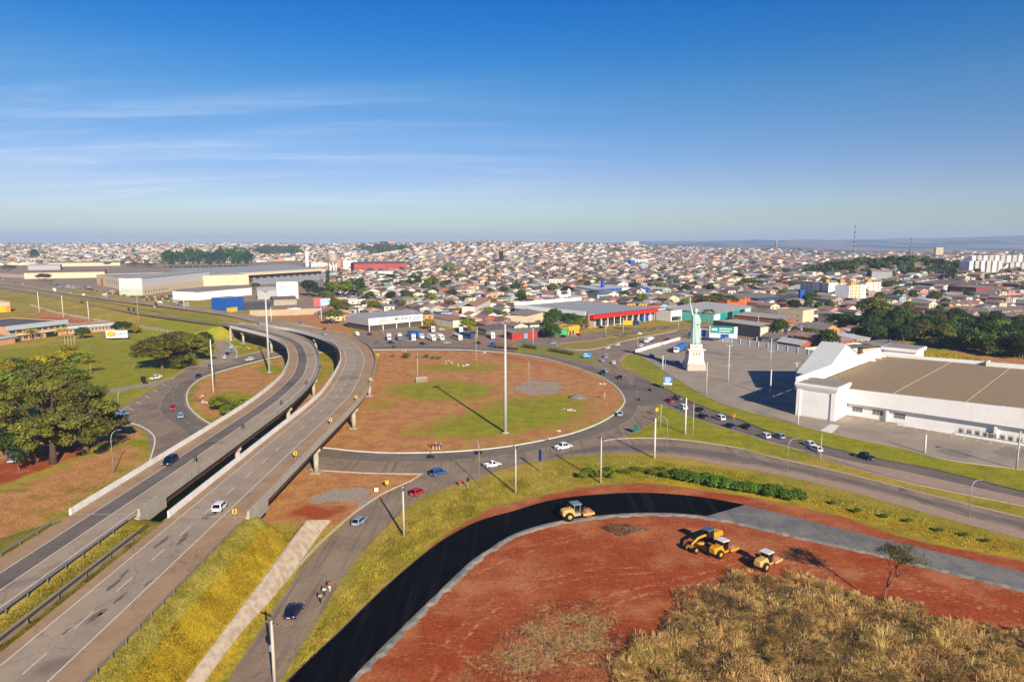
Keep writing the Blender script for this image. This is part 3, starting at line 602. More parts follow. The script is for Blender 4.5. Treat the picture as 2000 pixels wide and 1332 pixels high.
# ================================================================ the two viaducts
RUST = M('girder_brown', '#5a3c30', .8, .25, .5, grime=.3)
def viaduct(label, base, w, y0, far0, far1, piers):
    """base: left edge of the deck surface; parapets stand outside both edges"""
    i0 = next(i for i, p in enumerate(base) if p.y >= y0); L = base[i0:]
    def upto(pl, lim): return [p for k, p in enumerate(pl) if k <= lim]
    kf = min(range(len(L)), key=lambda i: (L[i]-Vector(far0)).length); Lb = L[:kf+1]
    Rr = offset(base, w)[i0:]; kr = min(range(len(Rr)), key=lambda i: (Rr[i]-Vector(far1)).length); Rb = Rr[:kr+1]
    root = thing('viaduct', label, 'viaduct', tuple(Lb[0])); o_ = Vector(Lb[0])
    def rel(p, dz=0): return (p.x-o_.x, p.y-o_.y, p.z-o_.z+dz)
    def bar(pl, side, inner_mat, name):
        q = offset(pl, .42*side); q2 = offset(pl, .16*side); q3 = offset(pl, .46*side); mb = MB()
        mb.loft([[rel(a, -.02), rel(b, 1.02), rel(c, 1.02), rel(d, -.5), rel(a, -.5)] for a, b, c, d in zip(pl, q2, q, q3)], 0)
        return mb.build(name, inner_mat, root)
    bar(Lb, -1, CONCW, 'parapet'); bar(Rb, 1, CONCW if False else CONC, 'parapet')
    n = min(len(Lb), len(Rb)); a, b = resample(Lb, n), resample(Rb, n)
    dk = MB(); dk.loft([[rel(p, -.04), rel(q, -.04), rel(q, -.42), rel(p, -.42)] for p, q in zip(a, b)], 0); dk.build('deck', CONC, root)
    for f in (.04, .36, .64, .96):
        c = [p.lerp(q, f) for p, q in zip(a, b)]; c1, c2 = offset(c, -.25), offset(c, .25); g = MB()
        g.loft([[rel(p, -.42), rel(q, -.42), rel(q, -1.95), rel(p, -1.95)] for p, q in zip(c1, c2)], 0); g.build('girder', RUST, root)
    d = [0.]
    for p, q in zip(a, a[1:]): d.append(d[-1]+(q-p).length)
    for s in piers:
        k = min(range(n), key=lambda i: abs(d[i]-s)); p, q = a[k], b[k]; tdir = (q-p).normalized(); nd = Vector((-tdir.y, tdir.x, 0))
        cap = MB(); e0, e1 = p.lerp(q, .02), p.lerp(q, .98); zt = p.z-1.96; 
        cap.loft([[rel(Vector((e.x+nd.x*u, e.y+nd.y*u, zz))) for u, zz in ((-.8, zt), (.8, zt), (.8, zt-zl), (-.8, zt-zl))] for e, zl in ((e0, .6), (p.lerp(q, .12), 1.15), (p.lerp(q, .88), 1.15), (e1, .6))], 0)
        cap.build('pier_cap', CONC, root)
        for f in (.1, .9):
            e = p.lerp(q, f); zb = T1(e.x, e.y)-.3
            if zt-1.1-zb < .6: continue
            m = MB(); m.tube([rel(Vector((e.x, e.y, zb))), rel(Vector((e.x, e.y, zt-1.1)))], .62, 14); m.build('pillar', CONC, root)
            m = MB(); m.bbox(rel(Vector((e.x, e.y, zb-.1))), (2.4, 2.4, .55)); m.build('footing', CONC, root)
    # abutment walls
    for p, q in ((a[0], b[0]), (a[-1], b[-1])):
        t_ = (q-p).normalized(); m = MB(); nd = Vector((-t_.y, t_.x, 0)); zb = -.5
        pts = [p-t_*.5-nd*.5, q+t_*.5-nd*.5, q+t_*.5+nd*.5, p-t_*.5+nd*.5]
        m.prism([(x.x-o_.x, x.y-o_.y) for x in pts], zb-o_.z, p.z-o_.z-.43); m.build('abutment', CONC, root)
    # flared wing wall at the near right corner
    q = b[0]; m = MB(); m.prism([(q.x-o_.x+.0, q.y-o_.y-.1), (q.x-o_.x+.5, q.y-o_.y-.1), (q.x-o_.x+.5, q.y-o_.y+9), (q.x-o_.x+.0, q.y-o_.y+9)][::1], [-2.2]*4, [-.52]*4); m.build('wing_wall', CONC, root)
    for s in piers[1::2]+[.6]:
        k = min(range(n-1), key=lambda i: abs(d[i]-s)); p, q = a[k], b[k]; nd = (a[k+1]-a[k]).normalized()*.14; j = MB()
        j.quad(rel(p-nd, .014), rel(q-nd, .014), rel(q+nd, .014), rel(p+nd, .014)); j.build('expansion_joint', PAINTF, root)
    return root, Lb, Rb
PIER = [4, 43, 80, 119, 158, 197, 236, 275, 310]
VL, LCl_, LCr_ = viaduct('inner curved road viaduct with pale parapets, left of its twin', LC0, LCW, 112, (-159, 381, 8), (-159, 404, 8), PIER)
VR, RCl_, RCr_ = viaduct('outer curved road viaduct passing over the roundabout, right of its twin', RC0, RCW, 111, (-150, 396, 7.8), (-147, 423, 7.8), [4, 42.7, 79.5, 120, 160, 200, 240, 285, 330])
# guard rails on the embankment
GALV = M('galvanised_steel', '#8f8d86', .5, .15, 1., metal=.5); POSTC = M('rail_post', '#6e675c', .8)
def guardrail(label, pl, step=4., h=.75, side=1, mt=None):
    base = Vector(pl[0]); root = thing('guard_rail', label, 'guard rail', tuple(base), group='guard rails along the highway')
    rel = lambda p, z: (p.x-base.x, p.y-base.y, p.z-base.z+z)
    q = offset(pl, .1*side); q2 = offset(pl, .05*side); m = MB()
    m.loft([[rel(a, h), rel(b, h-.06), rel(c, h-.16), rel(b, h-.26), rel(a, h-.32)] for a, b, c in zip(pl, q, q2)], 0, closed=False)
    m.build('rail', mt or GALV, root)
    pp_ = along(pl, step)[:95]
    for p, d in pp_:
        m = MB(); m.box(p.x-base.x-.06, p.y-base.y-.06, p.z-base.z-.4, p.x-base.x+.06, p.y-base.y+.06, p.z-base.z+h); m.build('post', POSTC, root)
    return root
def sub(base, d, y0, y1): return [p for p in offset(base, d) if y0 <= p.y <= y1]
guardrail('steel guard rail on the left verge below the inner viaduct parapet', sub(LC0, -.6, 50, 112))
guardrail('steel guard rail between inner carriageway and grassy median', sub(LC0, LCW+.35, 50, 111.5))
guardrail('long steel guard rail at the top of the golden grass slope', sub(RC0, RCW+.3, 45, 110.5), 2.9, side=-1)
# low concrete strip with rail on the median side of the outer carriageway
guardrail('low dark rail on the median gutter beside the outer carriageway', sub(RC0, -1.7, 50, 110), 6., .5, mt=M('rail_dark', '#4a4038', .7))
mb = MB(); g = sub(RC0, -2.9, 50, 108); g2 = offset(g, 1.0)
mb.loft([[(p.x, p.y, p.z-1.2), (p.x, p.y, p.z-.02), (q.x, q.y, q.z-.02), (q.x, q.y, q.z-1.2)] for p, q in zip(g, g2)], 0); struct(mb.build('drain_channel', M('drain_concrete', '#8f7f68', .9, .2, .6)), 'tan concrete drain along the median')
far_l = [p for p in offset(LC0, -.5) if 398 < p.y < 640]; guardrail('dark guard rail along the far left stretch of highway', [p for p in offset(LC0, 12.3) if p.y > 480 and p.y < 760], 12., 1.0, mt=M('rail_far', '#3b414d', .7))
guardrail('pale barrier at the left end of the far carriageway', [p for p in offset(LC0, -.4) if 384 < p.y < 470], 6.)
mb = MB()                                               # far median barrier between carriageways where they meet
# ================================================================ buildings
def tiles(name, a, b, wave=True):
    mt, t = newmat(name); v = t.pos(); n = t.noise(v, .45, 5, .65); n2 = t.noise(v, 4., 3, .7)
    c = t.mix(t.ramp(t.math('ADD', t.math('MULTIPLY', n, .6), t.math('MULTIPLY', n2, .4)), .35, .65), lin(a), lin(b))
    oi = t.new('ShaderNodeObjectInfo'); c = t.mix(t.ramp(oi.outputs['Random'], 0, 1, 0, .35), c, mul(lin(a), .6))
    w = t.new('ShaderNodeTexWave', i_Scale=1.6, i_Distortion=.4); t.lk(v, w.inputs['Vector'])
    t.out(c, .85, 0, .15, w.outputs[0] if wave else n2, .35, .06); _MC[name] = mt; return mt
RF = [tiles('roof_clay', '#94695a', '#b2907c'), tiles('roof_clay_old', '#7b6054', '#97806f'), tiles('roof_fibre', '#7a7269', '#968d82'), tiles('roof_fibre_dark', '#5d574f', '#78706a'),
      tiles('roof_zinc', '#a7a8a4', '#c2c3be'), tiles('roof_clay_pale', '#a48370', '#bda08c')]
RFN = ['orange-tiled', 'brown-tiled', 'grey-sheet', 'dark-sheet', 'pale-metal', 'terracotta']
WL = [M('wall_white', '#c6beb0', .85, .07, .4, grime=.3), M('wall_cream', '#c9b795', .85, .09, .4, grime=.35), M('wall_ochre', '#b58a55', .85, .1, .4, grime=.35), M('wall_render', '#9b8f80', .9, .14, .4, grime=.4),
      M('wall_blue', '#8fa3b3', .85, .1, .4, grime=.35), M('wall_pink', '#b98875', .85, .1, .4, grime=.35), M('wall_brick', '#96583d', .9, .18, .9, grime=.3), M('wall_green', '#94a68c', .85, .1, .4, grime=.35)]
WLN = ['white', 'cream', 'ochre', 'grey', 'pale-blue', 'pink', 'bare-brick', 'pale-green']
GLASS = M('window_glass', '#1d2730', .12, .2, 1., spec=.6)
FRAME = M('window_frame', '#c4c2bc', .6, .1)
DOORM = M('door_steel', '#6b5a4c', .6, .2)
ROOFTAN = tiles('roof_tan', '#9a8462', '#ad9574'); ROOFGREY = tiles('roof_metal_grey', '#8b8d8c', '#a2a4a2'); ROOFDARK = M('roof_dark_slab', '#5b554f', .9, .2, .2)
WHITE = M('painted_white', '#e3e1dc', .8, .05, .25, grime=.12); CREAM = M('painted_cream', '#c9b897', .85, .07, .4, grime=.2); GREYP = M('painted_grey', '#9a9a98', .8, .08, .4, grime=.2)
def window(parent, x0, z0, w, h, y=0., name='window', glass=None, bars=1):
    m = MB(); f = .07
    m.box(x0-f, y-.06, z0-f, x0+w+f, y+.02, z0, 0); m.box(x0-f, y-.06, z0+h, x0+w+f, y+.02, z0+h+f, 0); m.box(x0-f, y-.06, z0, x0, y+.02, z0+h, 0); m.box(x0+w, y-.06, z0, x0+w+f, y+.02, z0+h, 0)
    for k in range(1, bars+1): xx = x0+w*k/(bars+1); m.box(xx-.03, y-.05, z0, xx+.03, y-.012, z0+h, 0)
    m.quad((x0, y-.012, z0), (x0+w, y-.012, z0), (x0+w, y-.012, z0+h), (x0, y-.012, z0+h), 1)
    return m.build(name, [FRAME, glass or GLASS], parent)
def gable(W_, D, h, rise, ov=.4, th=.12, axis='x', m=0):
    """gable roof over a W x D plan, ridge along axis, as one shell"""
    mb = MB()
    if axis == 'x': pr = [(-ov, h), (D/2, h+rise), (D+ov, h)]; mk_ = lambda s, p, q: (s, p, q); e0, e1 = -ov, W_+ov
    else: pr = [(-ov, h), (W_/2, h+rise), (W_+ov, h)]; mk_ = lambda s, p, q: (p, s, q); e0, e1 = -ov, D+ov
    ring = lambda e: [mk_(e, p, q) for p, q in pr]+[mk_(e, p, q-th) for p, q in pr[::-1]]
    mb.loft([ring(e0), ring(e1)], m); return mb
def hip(W_, D, h, rise, ov=.45, m=0):
    k = min(W_, D)/2; mb = MB(); b = [(-ov, -ov, h), (W_+ov, -ov, h), (W_+ov, D+ov, h), (-ov, D+ov, h)]
    r = [(k, D/2, h+rise), (W_-k+.01, D/2, h+rise)] if W_ >= D else [(W_/2, k, h+rise), (W_/2, D-k+.01, h+rise)]
    if W_ >= D: f = [(0, 1, 5, 4), (1, 2, 5), (2, 3, 4, 5), (3, 0, 4), (3, 2, 1, 0)]
    else: f = [(0, 1, 4), (1, 2, 5, 4), (2, 3, 5), (3, 0, 4, 5), (3, 2, 1, 0)]
    mb.add(b+r, f, m); return mb
LAND = []      # (name, px, py) landmarks for the labels of houses and trees
FOOT = []      # footprints to keep clear of houses: lists of world points
def hall(name, label, A, B, depth, h, wall, roof, kind='flat', rise=1.5, cat='building', wins=(), doors=(), parapet=.0, side_wins=(), land=None, z=None, group=None):
    a, b = (G(*A) if z is None else P(*A, z)), (G(*B) if z is None else P(*B, z)); w = math.hypot(b.x-a.x, b.y-a.y); rz = math.atan2(b.y-a.y, b.x-a.x)
    root = thing(name, label, cat, (a.x, a.y, min(a.z, T1(b.x, b.y))), rz, group); m = MB(); m.box(0, 0, -1.5, w, depth, h); m.build('wall', wall, root)
    if kind == 'flat':
        m = MB(); m.box(.25, .25, h-.1, w-.25, depth-.25, h+.06); m.build('roof', roof, root)
        p = parapet or .5; m = MB()
        for q in ((-.05, -.05, w+.05, .25), (-.05, depth-.25, w+.05, depth+.05), (-.05, .253, .25, depth-.253), (w-.25, .253, w+.05, depth-.253)): m.box(q[0], q[1], h+.003, q[2], q[3], h+p)
        m.build('parapet', wall, root)
    elif kind == 'mono':
        m = MB(); m.prism([(-.5, -.6), (w+.5, -.6), (w+.5, depth+.5), (-.5, depth+.5)], [h+.02, h+.02, h+rise, h+rise], [h+.17, h+.17, h+rise+.15, h+rise+.15]); m.build('roof', roof, root)
    elif kind == 'hip': hip(w, depth, h+.003, rise).build('roof', roof, root)
    else: gable(w, depth, h+.13, rise, axis=kind).build('roof', roof, root)
    for q in wins: window(root, *q)
    for (x0, z0, ww, hh) in doors:
        m = MB(); m.box(x0, -.07, z0, x0+ww, .03, z0+hh); m.build('door', DOORM, root)
    for q in side_wins:                                   # on the right-hand wall
        o = window(root, *q); o.rotation_euler = (0, 0, math.pi/2); o.location = (w, 0, 0)
    c, s = math.cos(rz), math.sin(rz); FOOT.append([(a.x+c*x-s*y, a.y+s*x+c*y) for x, y in ((-3, -3), (w+3, -3), (w+3, depth+3), (-3, depth+3))])
    if land: LAND.append((land, (A[0]+B[0])/2, (A[1]+B[1])/2))
    root['w'] = w
    return root, w
def wrow(n, w, z0, ww=1.2, hh=1.1, m0=1.5): return [(m0+(w-2*m0-ww)*k/max(1, n-1), z0, ww, hh) for k in range(n)]
# ---- the large white store on the right
U, V_ = Vector((.722, -.692, 0)), Vector((.692, .722, 0)); O = Vector((106, 216.5, 0)); SRZ = math.atan2(-.692, .722)
store = thing('department_store', 'huge white store with tan flat roof, corner tower and gabled portico', 'store', tuple(O), SRZ); LAND.append(('the white store', 1850, 760))
FOOT.append([tuple((O+U*u+V_*w).xy) for u, w in ((-32, -14), (90, -14), (90, 94), (-32, 94))])
m = MB(); m.prism([(-9, .5), (78, .5), (78, 78), (-9, 78)], -3, [8.2, 10.2, 10.2, 8.2]); m.build('wall', WHITE, store)
m = MB(); m.prism([(-8.5, 0), (78, 0), (78, 77.6), (-8.5, 77.6)], [8.203, 10.203, 10.203, 8.203], [8.5, 10.5, 10.5, 8.5]); m.build('roof', ROOFTAN, store)
m = MB(); m.prism([(2.7, -.9), (78, -.9), (78, .46), (2.7, .46)], [4.1, 4.6, 4.6, 4.1], [8.62, 10.62, 10.62, 8.62]); m.build('fascia', WHITE, store)
m = MB(); m.prism([(-8.5, 77.7), (28, 77.7), (28, 78.4), (-8.5, 78.4)], 8.2, [9.6, 10.6, 10.6, 9.6]); m.prism([(28, 74.5), (78, 74.5), (78, 75.2), (28, 75.2)], [9.1, 10.7, 10.7, 9.1], [10.9, 12.2, 12.2, 10.9]); m.prism([(27.3, 74.5), (28, 74.5), (28, 78.4), (27.3, 78.4)], 8.8, 11.); m.build('parapet', WHITE, store)
for u in (15.5, 34.5, 55.5):
    m = MB(); zz = lambda q: 8.505+(q+8.5)*2.0/86.5; m.prism([(u, .4), (u+.28, .4), (u+.28, 77), (u, 77)], zz(u)-.05, zz(u)+.09); m.build('roof_ridge', M('roof_seam', '#b5a88f', .8), store)
tw = MB(); tw.box(-9, -11, -1, 2.6, .45, 9.3); tw.build('tower', WHITE, store)
c = MB()
for k, (e, z0, z1) in enumerate(((.18, 8.6, 9.0), (.38, 9.003, 9.4), (.62, 9.403, 9.95), (.85, 9.953, 10.7))): c.box(-9-e, -11-e, z0, 2.6+e, .44, z1)
c.build('cornice', WHITE, store)
c = MB(); c.box(-9.2, -11.2, 10.703, 2.8, .3, 10.78); c.build('tower_roof', M('roof_grey_felt', '#8f877b', .9, .12, .3), store)
for q in ((-9.25, -7.9), (1.4, 2.75)):
    c = MB(); c.box(q[0], -11.35, 0, q[1], -11.003, 8.58); c.build('pilaster', WHITE, store)
c = MB(); c.box(-7.6, -11.06, .3, 1.1, -10.99, 7.9); c.build('recessed_panel', GREYP if False else WHITE, store)
pw = MB(); pw.box(-10.2, -10.3, 8.3, -9.45, 76, 12.2); pw.build('front_parapet', WHITE, store)
for w0 in (-4.5, 4.5, 62, 70, 75):
    b = MB(); b.add([(-9.44, w0-.15, 8.5), (-6.9, w0-.15, 8.5), (-9.44, w0-.15, 12.), (-9.44, w0+.15, 8.5), (-6.9, w0+.15, 8.5), (-9.44, w0+.15, 12.)], [(0, 1, 2), (5, 4, 3), (0, 3, 4, 1), (1, 4, 5, 2), (2, 5, 3, 0)]); b.build('buttress', WHITE, store)
pt = MB(); pt.add([(-18.5, 14, 9.3), (-18.5, 58, 9.3), (-18.5, 36, 17.8), (-10.3, 14, 9.3), (-10.3, 58, 9.3), (-10.3, 36, 17.8)], [(0, 2, 1), (3, 4, 5), (0, 3, 5, 2), (1, 2, 5, 4), (0, 1, 4, 3)]); pt.build('portico_gable', WHITE, store)
pr = MB(); pr.add([(-19, 13.2, 9.25), (-19, 36, 18.1), (-9.9, 36, 18.1), (-9.9, 13.2, 9.25), (-19, 13.2, 9.0), (-19, 36, 17.84), (-9.9, 36, 17.84), (-9.9, 13.2, 9.0)], [(3, 2, 1, 0), (4, 5, 6, 7), (0, 1, 5, 4), (2, 3, 7, 6), (3, 0, 4, 7), (1, 2, 6, 5)])
pr.add([(-19, 58.8, 9.25), (-19, 36.003, 18.1), (-9.9, 36.003, 18.1), (-9.9, 58.8, 9.25)], [(0, 1, 2, 3)]); pr.build('portico_roof', M('portico_metal', '#b9bab6', .6, .06, .5), store)
for k in range(6):
    c = MB(); c.cyl((-17.4, 16+k*8, 0), .85, 9.0, 14); c.cyl((-17.4, 16+k*8, 8.3), 1.15, .7, 14); c.build('column', WHITE, store)
c = MB(); c.box(-18.5, 14, 8.99, -10.3, 58, 9.24); c.build('portico_soffit', WHITE, store)
ft = MB(); ft.box(-9, 78.45, -1, 3, 91, 11.2); ft.build('tower', WHITE, store); c = MB(); c.box(-9.8, 77.8, 11.2, 3.8, 91.8, 12.4); c.build('cornice', WHITE, store); c = MB(); c.box(-9.4, 78.2, 12.403, 3.4, 91.4, 12.47); c.build('tower_roof', M('roof_grey_felt', '#8f877b'), store)
for k, x in enumerate((4.2, 10.2, 16.4)): window(store, x, 1.5, 3.0, 1.5, .5, glass=M('store_glass', '#6f706d', .25, .15), bars=2)
for x in (14.2, 42., 70.): c = MB(); c.box(x, -.35, 0, x+.7, .48, 4.1+(x-2.7)*.0106+.02); c.build('pillar', WHITE, store)
rmp = MB(); rmp.prism([(18, -2.2), (33, -2.2), (33, -1.9), (18, -1.9)], -.2, [.3, 1.7, 1.7, .3]); rmp.build('ramp_wall', WHITE, store)
pl_ = MB(); pl_.box(33.003, -2.4, -.2, 62, -.95, .55); pl_.build('equipment_plinth', WHITE, store)
AC = M('ac_grey', '#8d8b86', .6, .1); ACD = M('ac_fan', '#2e2e2e', .7)
for k in range(14):
    x = 34.5+k*1.95; c = MB(); c.bbox((x, -1.7, .55), (1.25, .75, 1.45), 0); c.cyl((x, -2.1, 1.35), .42, .03, 12, 1, 'y'); c.build('air_conditioner', [AC, ACD], store)
c = MB()
for k in range(20): x = 33.4+k*1.5; c.box(x-.03, -2.36, .55, x+.03, -2.3, 1.75)
c.box(33.2, -2.37, 1.7, 62, -2.29, 1.78); c.box(33.2, -2.37, 1.1, 62, -2.29, 1.16); c.build('railing', M('rail_white', '#cfccc4', .6), store)
m = MB()
for k in range(19):
    q = O+U*(5+3.1*k)+V_*(-3.2 if k > 9 else -1.5); q2 = q-V_*4.2-U*.2; d = U*.14; m.quad(*[tuple(Vector((p.x, p.y, .02))) for p in (q, q+d, q2+d, q2)])
o = m.build('parking_marking', PAINT); struct(o, 'white bay lines along the store wall')
m = MB()
for r_ in range(5):
    a, b = P(1440+r_*22, 690+r_*11.5), P(1530+r_*26, 712+r_*11.5); d = (b-a).normalized(); nn = Vector((-d.y, d.x, 0))
    for k in range(int((b-a).length/2.7)): q = a+d*2.7*k; m.quad(*[(p.x, p.y, .0155) for p in (q, q+d*.1, q+d*.1+nn*4.6, q+nn*4.6)])
struct(m.build('parking_marking', PAINTF), 'faded bay lines of the big parking lot')
# ---- mechanic workshop
r, w = hall('mechanic_workshop', 'open-fronted workshop with white sign band reading MECÂNICA', (720, 646.5), (823, 636), 26, 7.2, M('workshop_inner', '#4a443d', .9), ROOFGREY, 'mono', 1.2, 'workshop', land='the mechanic workshop')
SIGNW = M('sign_white', '#d8d5cd', .6, .04); SIGND = M('sign_dark', '#23252b', .6); SIGNB = M('sign_blue', '#1c4f9c', .5, .06); SIGNG = M('sign_green', '#1f6b4a', .5, .08); SIGNY = M('sign_yellow', '#d2a317', .5, .08); SIGNR = M('sign_red', '#a8231c', .5, .08); SIGNT = M('sign_teal', '#178a80', .5, .06)
c = MB(); c.box(-.6, -1.3, 3.4, w+.3, -1.05, 7.9); c.build('sign_band', SIGNW, r); c = MB(); c.box(-.9, -1.3, 3.5, -.603, 25.5, 7.9); c.build('side_band', GREYP, r)
for k in range(5): c = MB(); c.box(w*k/4-.2, -1.0, -.3, w*k/4+.2, -.6, 3.4); c.build('post', WHITE, r)
text('MECÂNICA', 2.6, SIGND, r, (w*.62, -1.33, 6.1), (math.pi/2, 0, 0), bold=.03)
c = MB(); c.box(w*.15, -1.34, 4.2, w*.38, -1.303, 6.6); c.build('sign_panel', M('sign_pale', '#b9b2a6', .6), r); c = MB(); c.box(w*.8, -1.34, 4.0, w*.97, -1.303, 7.2); c.build('sign_panel', M('sign_pale2', '#9fb0bb', .6), r)
# ---- supermarket with red canopy
r, w = hall('supermarket', 'wide grey supermarket with red canopy and glazed front', (1147, 641), (1275, 625), 70, 8.2, M('market_grey', '#a09a92', .85, .06, .3, grime=.2), ROOFGREY, 'mono', 1.6, 'supermarket', land='the red-canopied supermarket')
c = MB(); c.box(1, -4.2, 6.0, w+.5, -.003, 8.4); c.build('canopy', M('canopy_red', '#b5261d', .55, .08), r)
c = MB(); c.box(-.6, -1.2, -.5, 5, .3, 9.6); c.build('corner_block', M('market_brown', '#8d7461', .85, .08), r); c = MB(); c.box(.6, -1.26, 5.2, 3.8, -1.203, 8.4); c.build('sign_panel', SIGNG, r)
for k in range(9): c = MB(); x = 9+k*(w-14)/8.5; c.box(x, -4., -.2, x+.4, -3.6, 6.0); c.build('post', WHITE, r)
for k in range(8): window(r, 8.5+k*(w-22)/7.6, .4, (w-22)/7.6-.8, 4.6, 0, 'shop_window', bars=2)
c = MB(); c.box(w-14, -.5, 0, w-6, -.003, 5.4); c.build('entrance_panel', SIGNB, r)
c = MB(); c.box(-.5, 69.3, 8.3, w+.5, 70.5, 12.2); c.box(-.9, 1, 8., -.51, 69.2, 10.8); c.build('parapet', WHITE, r)
# ---- neighbours along the avenue
r, w = hall('shop_building', 'grey shop front with dark green wall panels beside the supermarket', (1277, 624.5), (1312, 620), 30, 6, M('shop_grey', '#8f8b86', .85, .1), ROOFGREY, 'flat', cat='shop'); c = MB(); c.box(w*.25, -.2, 2.2, w*.85, -.003, 5.2); c.build('sign_panel', SIGNG, r)
r, w = hall('shop_building', 'small white shop with pictogram panel and dark glass front', (1310, 628), (1331, 626), 14, 7, WHITE, ROOFDARK, 'flat', cat='shop'); c = MB(); c.box(.5, -.7, 3.4, w-.5, -.003, 6.6); c.build('sign_band', SIGNW, r); window(r, .8, .3, w-1.6, 2.8, 0, 'shop_window', bars=3)
r, w = hall('shop_building', 'long shop with pale roof and teal and white front panels', (1392, 630), (1467, 614), 38, 6.2, M('shop_teal', '#4f9c95', .7, .1), tiles('roof_pale_sheet', '#a9a59b', '#bcb8ad'), 'mono', 1.5, 'shop', land='the teal-fronted shop')
for k, mt in enumerate((SIGNW, SIGNT, SIGND, SIGNT, SIGND, SIGNW)): c = MB(); x = w*(.03+k*.16); c.box(x, -.25, 1.0, x+w*.13, -.003, 5.2); c.build('front_panel', mt, r)
r, w = hall('warehouse', 'dark charcoal warehouse wall with cream end behind the lot wall', (1392, 648), (1483, 661), 22, 6.6, M('wall_charcoal', '#4a4b4f', .8, .08), tiles('roof_beige_sheet', '#a39b8b', '#b5ad9c'), 'flat', cat='warehouse', land='the charcoal warehouse'); c = MB(); c.box(w+.004, .5, 0, w+.2, 21.5, 6.4); c.build('end_wall', CREAM, r)
text('MTM', 1.5, SIGNW, r, (w*.28, -.06, 3.9), (math.pi/2, 0, 0))
hall('shed', 'open beige-roofed shed behind the charcoal warehouse', (1432, 627), (1530, 637), 16, 4.4, WL[6], tiles('roof_beige_sheet', ''or '#a39b8b', '#b5ad9c'), 'mono', 1.2, 'shed')
r, w = hall('shop_building', 'orange-walled depot under a broad dark roof', (1420, 600), (1520, 592), 40, 6.2, M('wall_orange', '#b0572b', .85, .1), tiles('roof_dark_sheet', '#6d655d', '#837a70'), 'x', 2.4, 'depot', land='the orange-walled depot')
r, w = hall('corner_shop', 'small yellow corner shop with awning and open front', (1110, 656), (1131, 652.5), 10, 5, M('shop_yellow', '#c79a24', .8, .08), RF[2], 'flat', cat='shop', land='the yellow corner shop'); c = MB(); c.box(0, -.6, 3.1, w, -.003, 4.8); c.build('sign_band', SIGNY, r)
for q in ((.8, .1, 2, 2.6), (3.8, .1, 2, 2.6)): window(r, *q, 0, 'shop_window')
r, w = hall('garage', 'low green-fronted workshop under the big roadside tree', (1053, 659), (1108, 656), 9, 3.6, M('wall_dkgreen', '#2f5a3c', .8, .12), RF[3], 'mono', 1., 'workshop'); c = MB(); c.box(w*.74, -.4, .4, w*.98, -.003, 4.4); c.build('sign_panel', M('board_green', '#3f9a63', .6), r)
r, w = hall('garage', 'row of small repair shops with a red painted front', (1000, 664), (1050, 660), 10, 3.8, M('wall_red', '#9c2f26', .8, .12), RF[2], 'mono', 1., 'workshop'); c = MB(); c.box(w*.45, -.3, .2, w*.6, -.003, 3.2); c.build('sign_panel', M('board_blue', '#6f8fae', .6), r)
hall('house', 'tall plain cream house behind the roadside tree', (1027, 640), (1066, 629), 14, 7.6, WL[1], RF[2], 'mono', 1.2, 'house', wins=[(3, 4.2, 1.2, 1.1), (9, 4.2, 1.2, 1.1)], land='the tall cream house')
r, w = hall('canopy_shop', 'dark-roofed open garage with trucks behind the blue lorry', (950, 657), (1000, 652), 12, 3.6, M('garage_inner', '#6a625a', .9), RF[3], 'mono', 1.2, 'workshop')
hall('warehouse', 'white gabled warehouse beside the mechanic workshop', (848, 633), (885, 640), 16, 4.6, WL[0], RF[0], 'x', 2., 'warehouse', wins=[(3, 1.4, 1.2, 1.1), (8, 1.4, 1.2, 1.1)])
hall('house', 'white two-storey house with stepped parapet and dark windows', (928, 620), (958, 604), 10, 8, WL[0], RF[0], 'x', 2., 'house', wins=[(2, 1.2, 1.2, 1.2), (2, 4.6, 1.2, 1.2), (6, 4.6, 1.2, 1.2), (10, 4.6, 1.2, 1.2), (8, 1, 1, 2.2)])
# church, blocks, blue stores
r, w = hall('church', 'small white church with two bell towers', (1091, 590), (1113, 588), 22, 6.5, WHITE, RF[0], 'y', 3., 'church', land='the white church')
for x in (-.6, w-2.2): c = MB(); c.box(x, -.6, -1, x+2.8, 2.2, 9.5); c.add([(x, -.6, 9.5), (x+2.8, -.6, 9.5), (x+2.8, 2.2, 9.5), (x, 2.2, 9.5), (x+1.4, .8, 12)], [(0, 1, 4), (1, 2, 4), (2, 3, 4), (3, 0, 4)]); c.build('bell_tower', WHITE, r)
def apartments(label, A, B, depth, st, wall, group=None, nx=4, tank=None, land=None, stripe=None):
    h = st*2.9+.4; a, b = G(*A), G(*B); w = math.hypot(b.x-a.x, b.y-a.y)
    wins = [(w*(i+.5)/nx-.65, .9+2.9*k, 1.3, 1.2) for i in range(nx) for k in range(st)]
    r, w = hall('apartment_block', label, A, B, depth, h, wall, RF[2], 'flat', cat='apartment block', wins=wins, side_wins=[(depth*(i+.5)/3-.6, .9+2.9*k, 1.2, 1.1) for i in range(3) for k in range(st)], land=land, group=group)
    if tank: c = MB(); c.box(w*.35, depth*.3, h+.07, w*.62, depth*.6, h+3.4); c.build('water_tank', tank, r)
    if stripe: c = MB(); c.box(w*.44, -.3, 0, w*.56, -.003, h+.6); c.build('stair_stripe', stripe, r)
    return r
OCH = M('tank_ochre', '#c08b3a', .8, .08)
apartments('white three-storey block in the middle of the nearer houses', (1072, 561), (1105, 561), 16, 3, WL[0], nx=5, land='the three-storey white block')
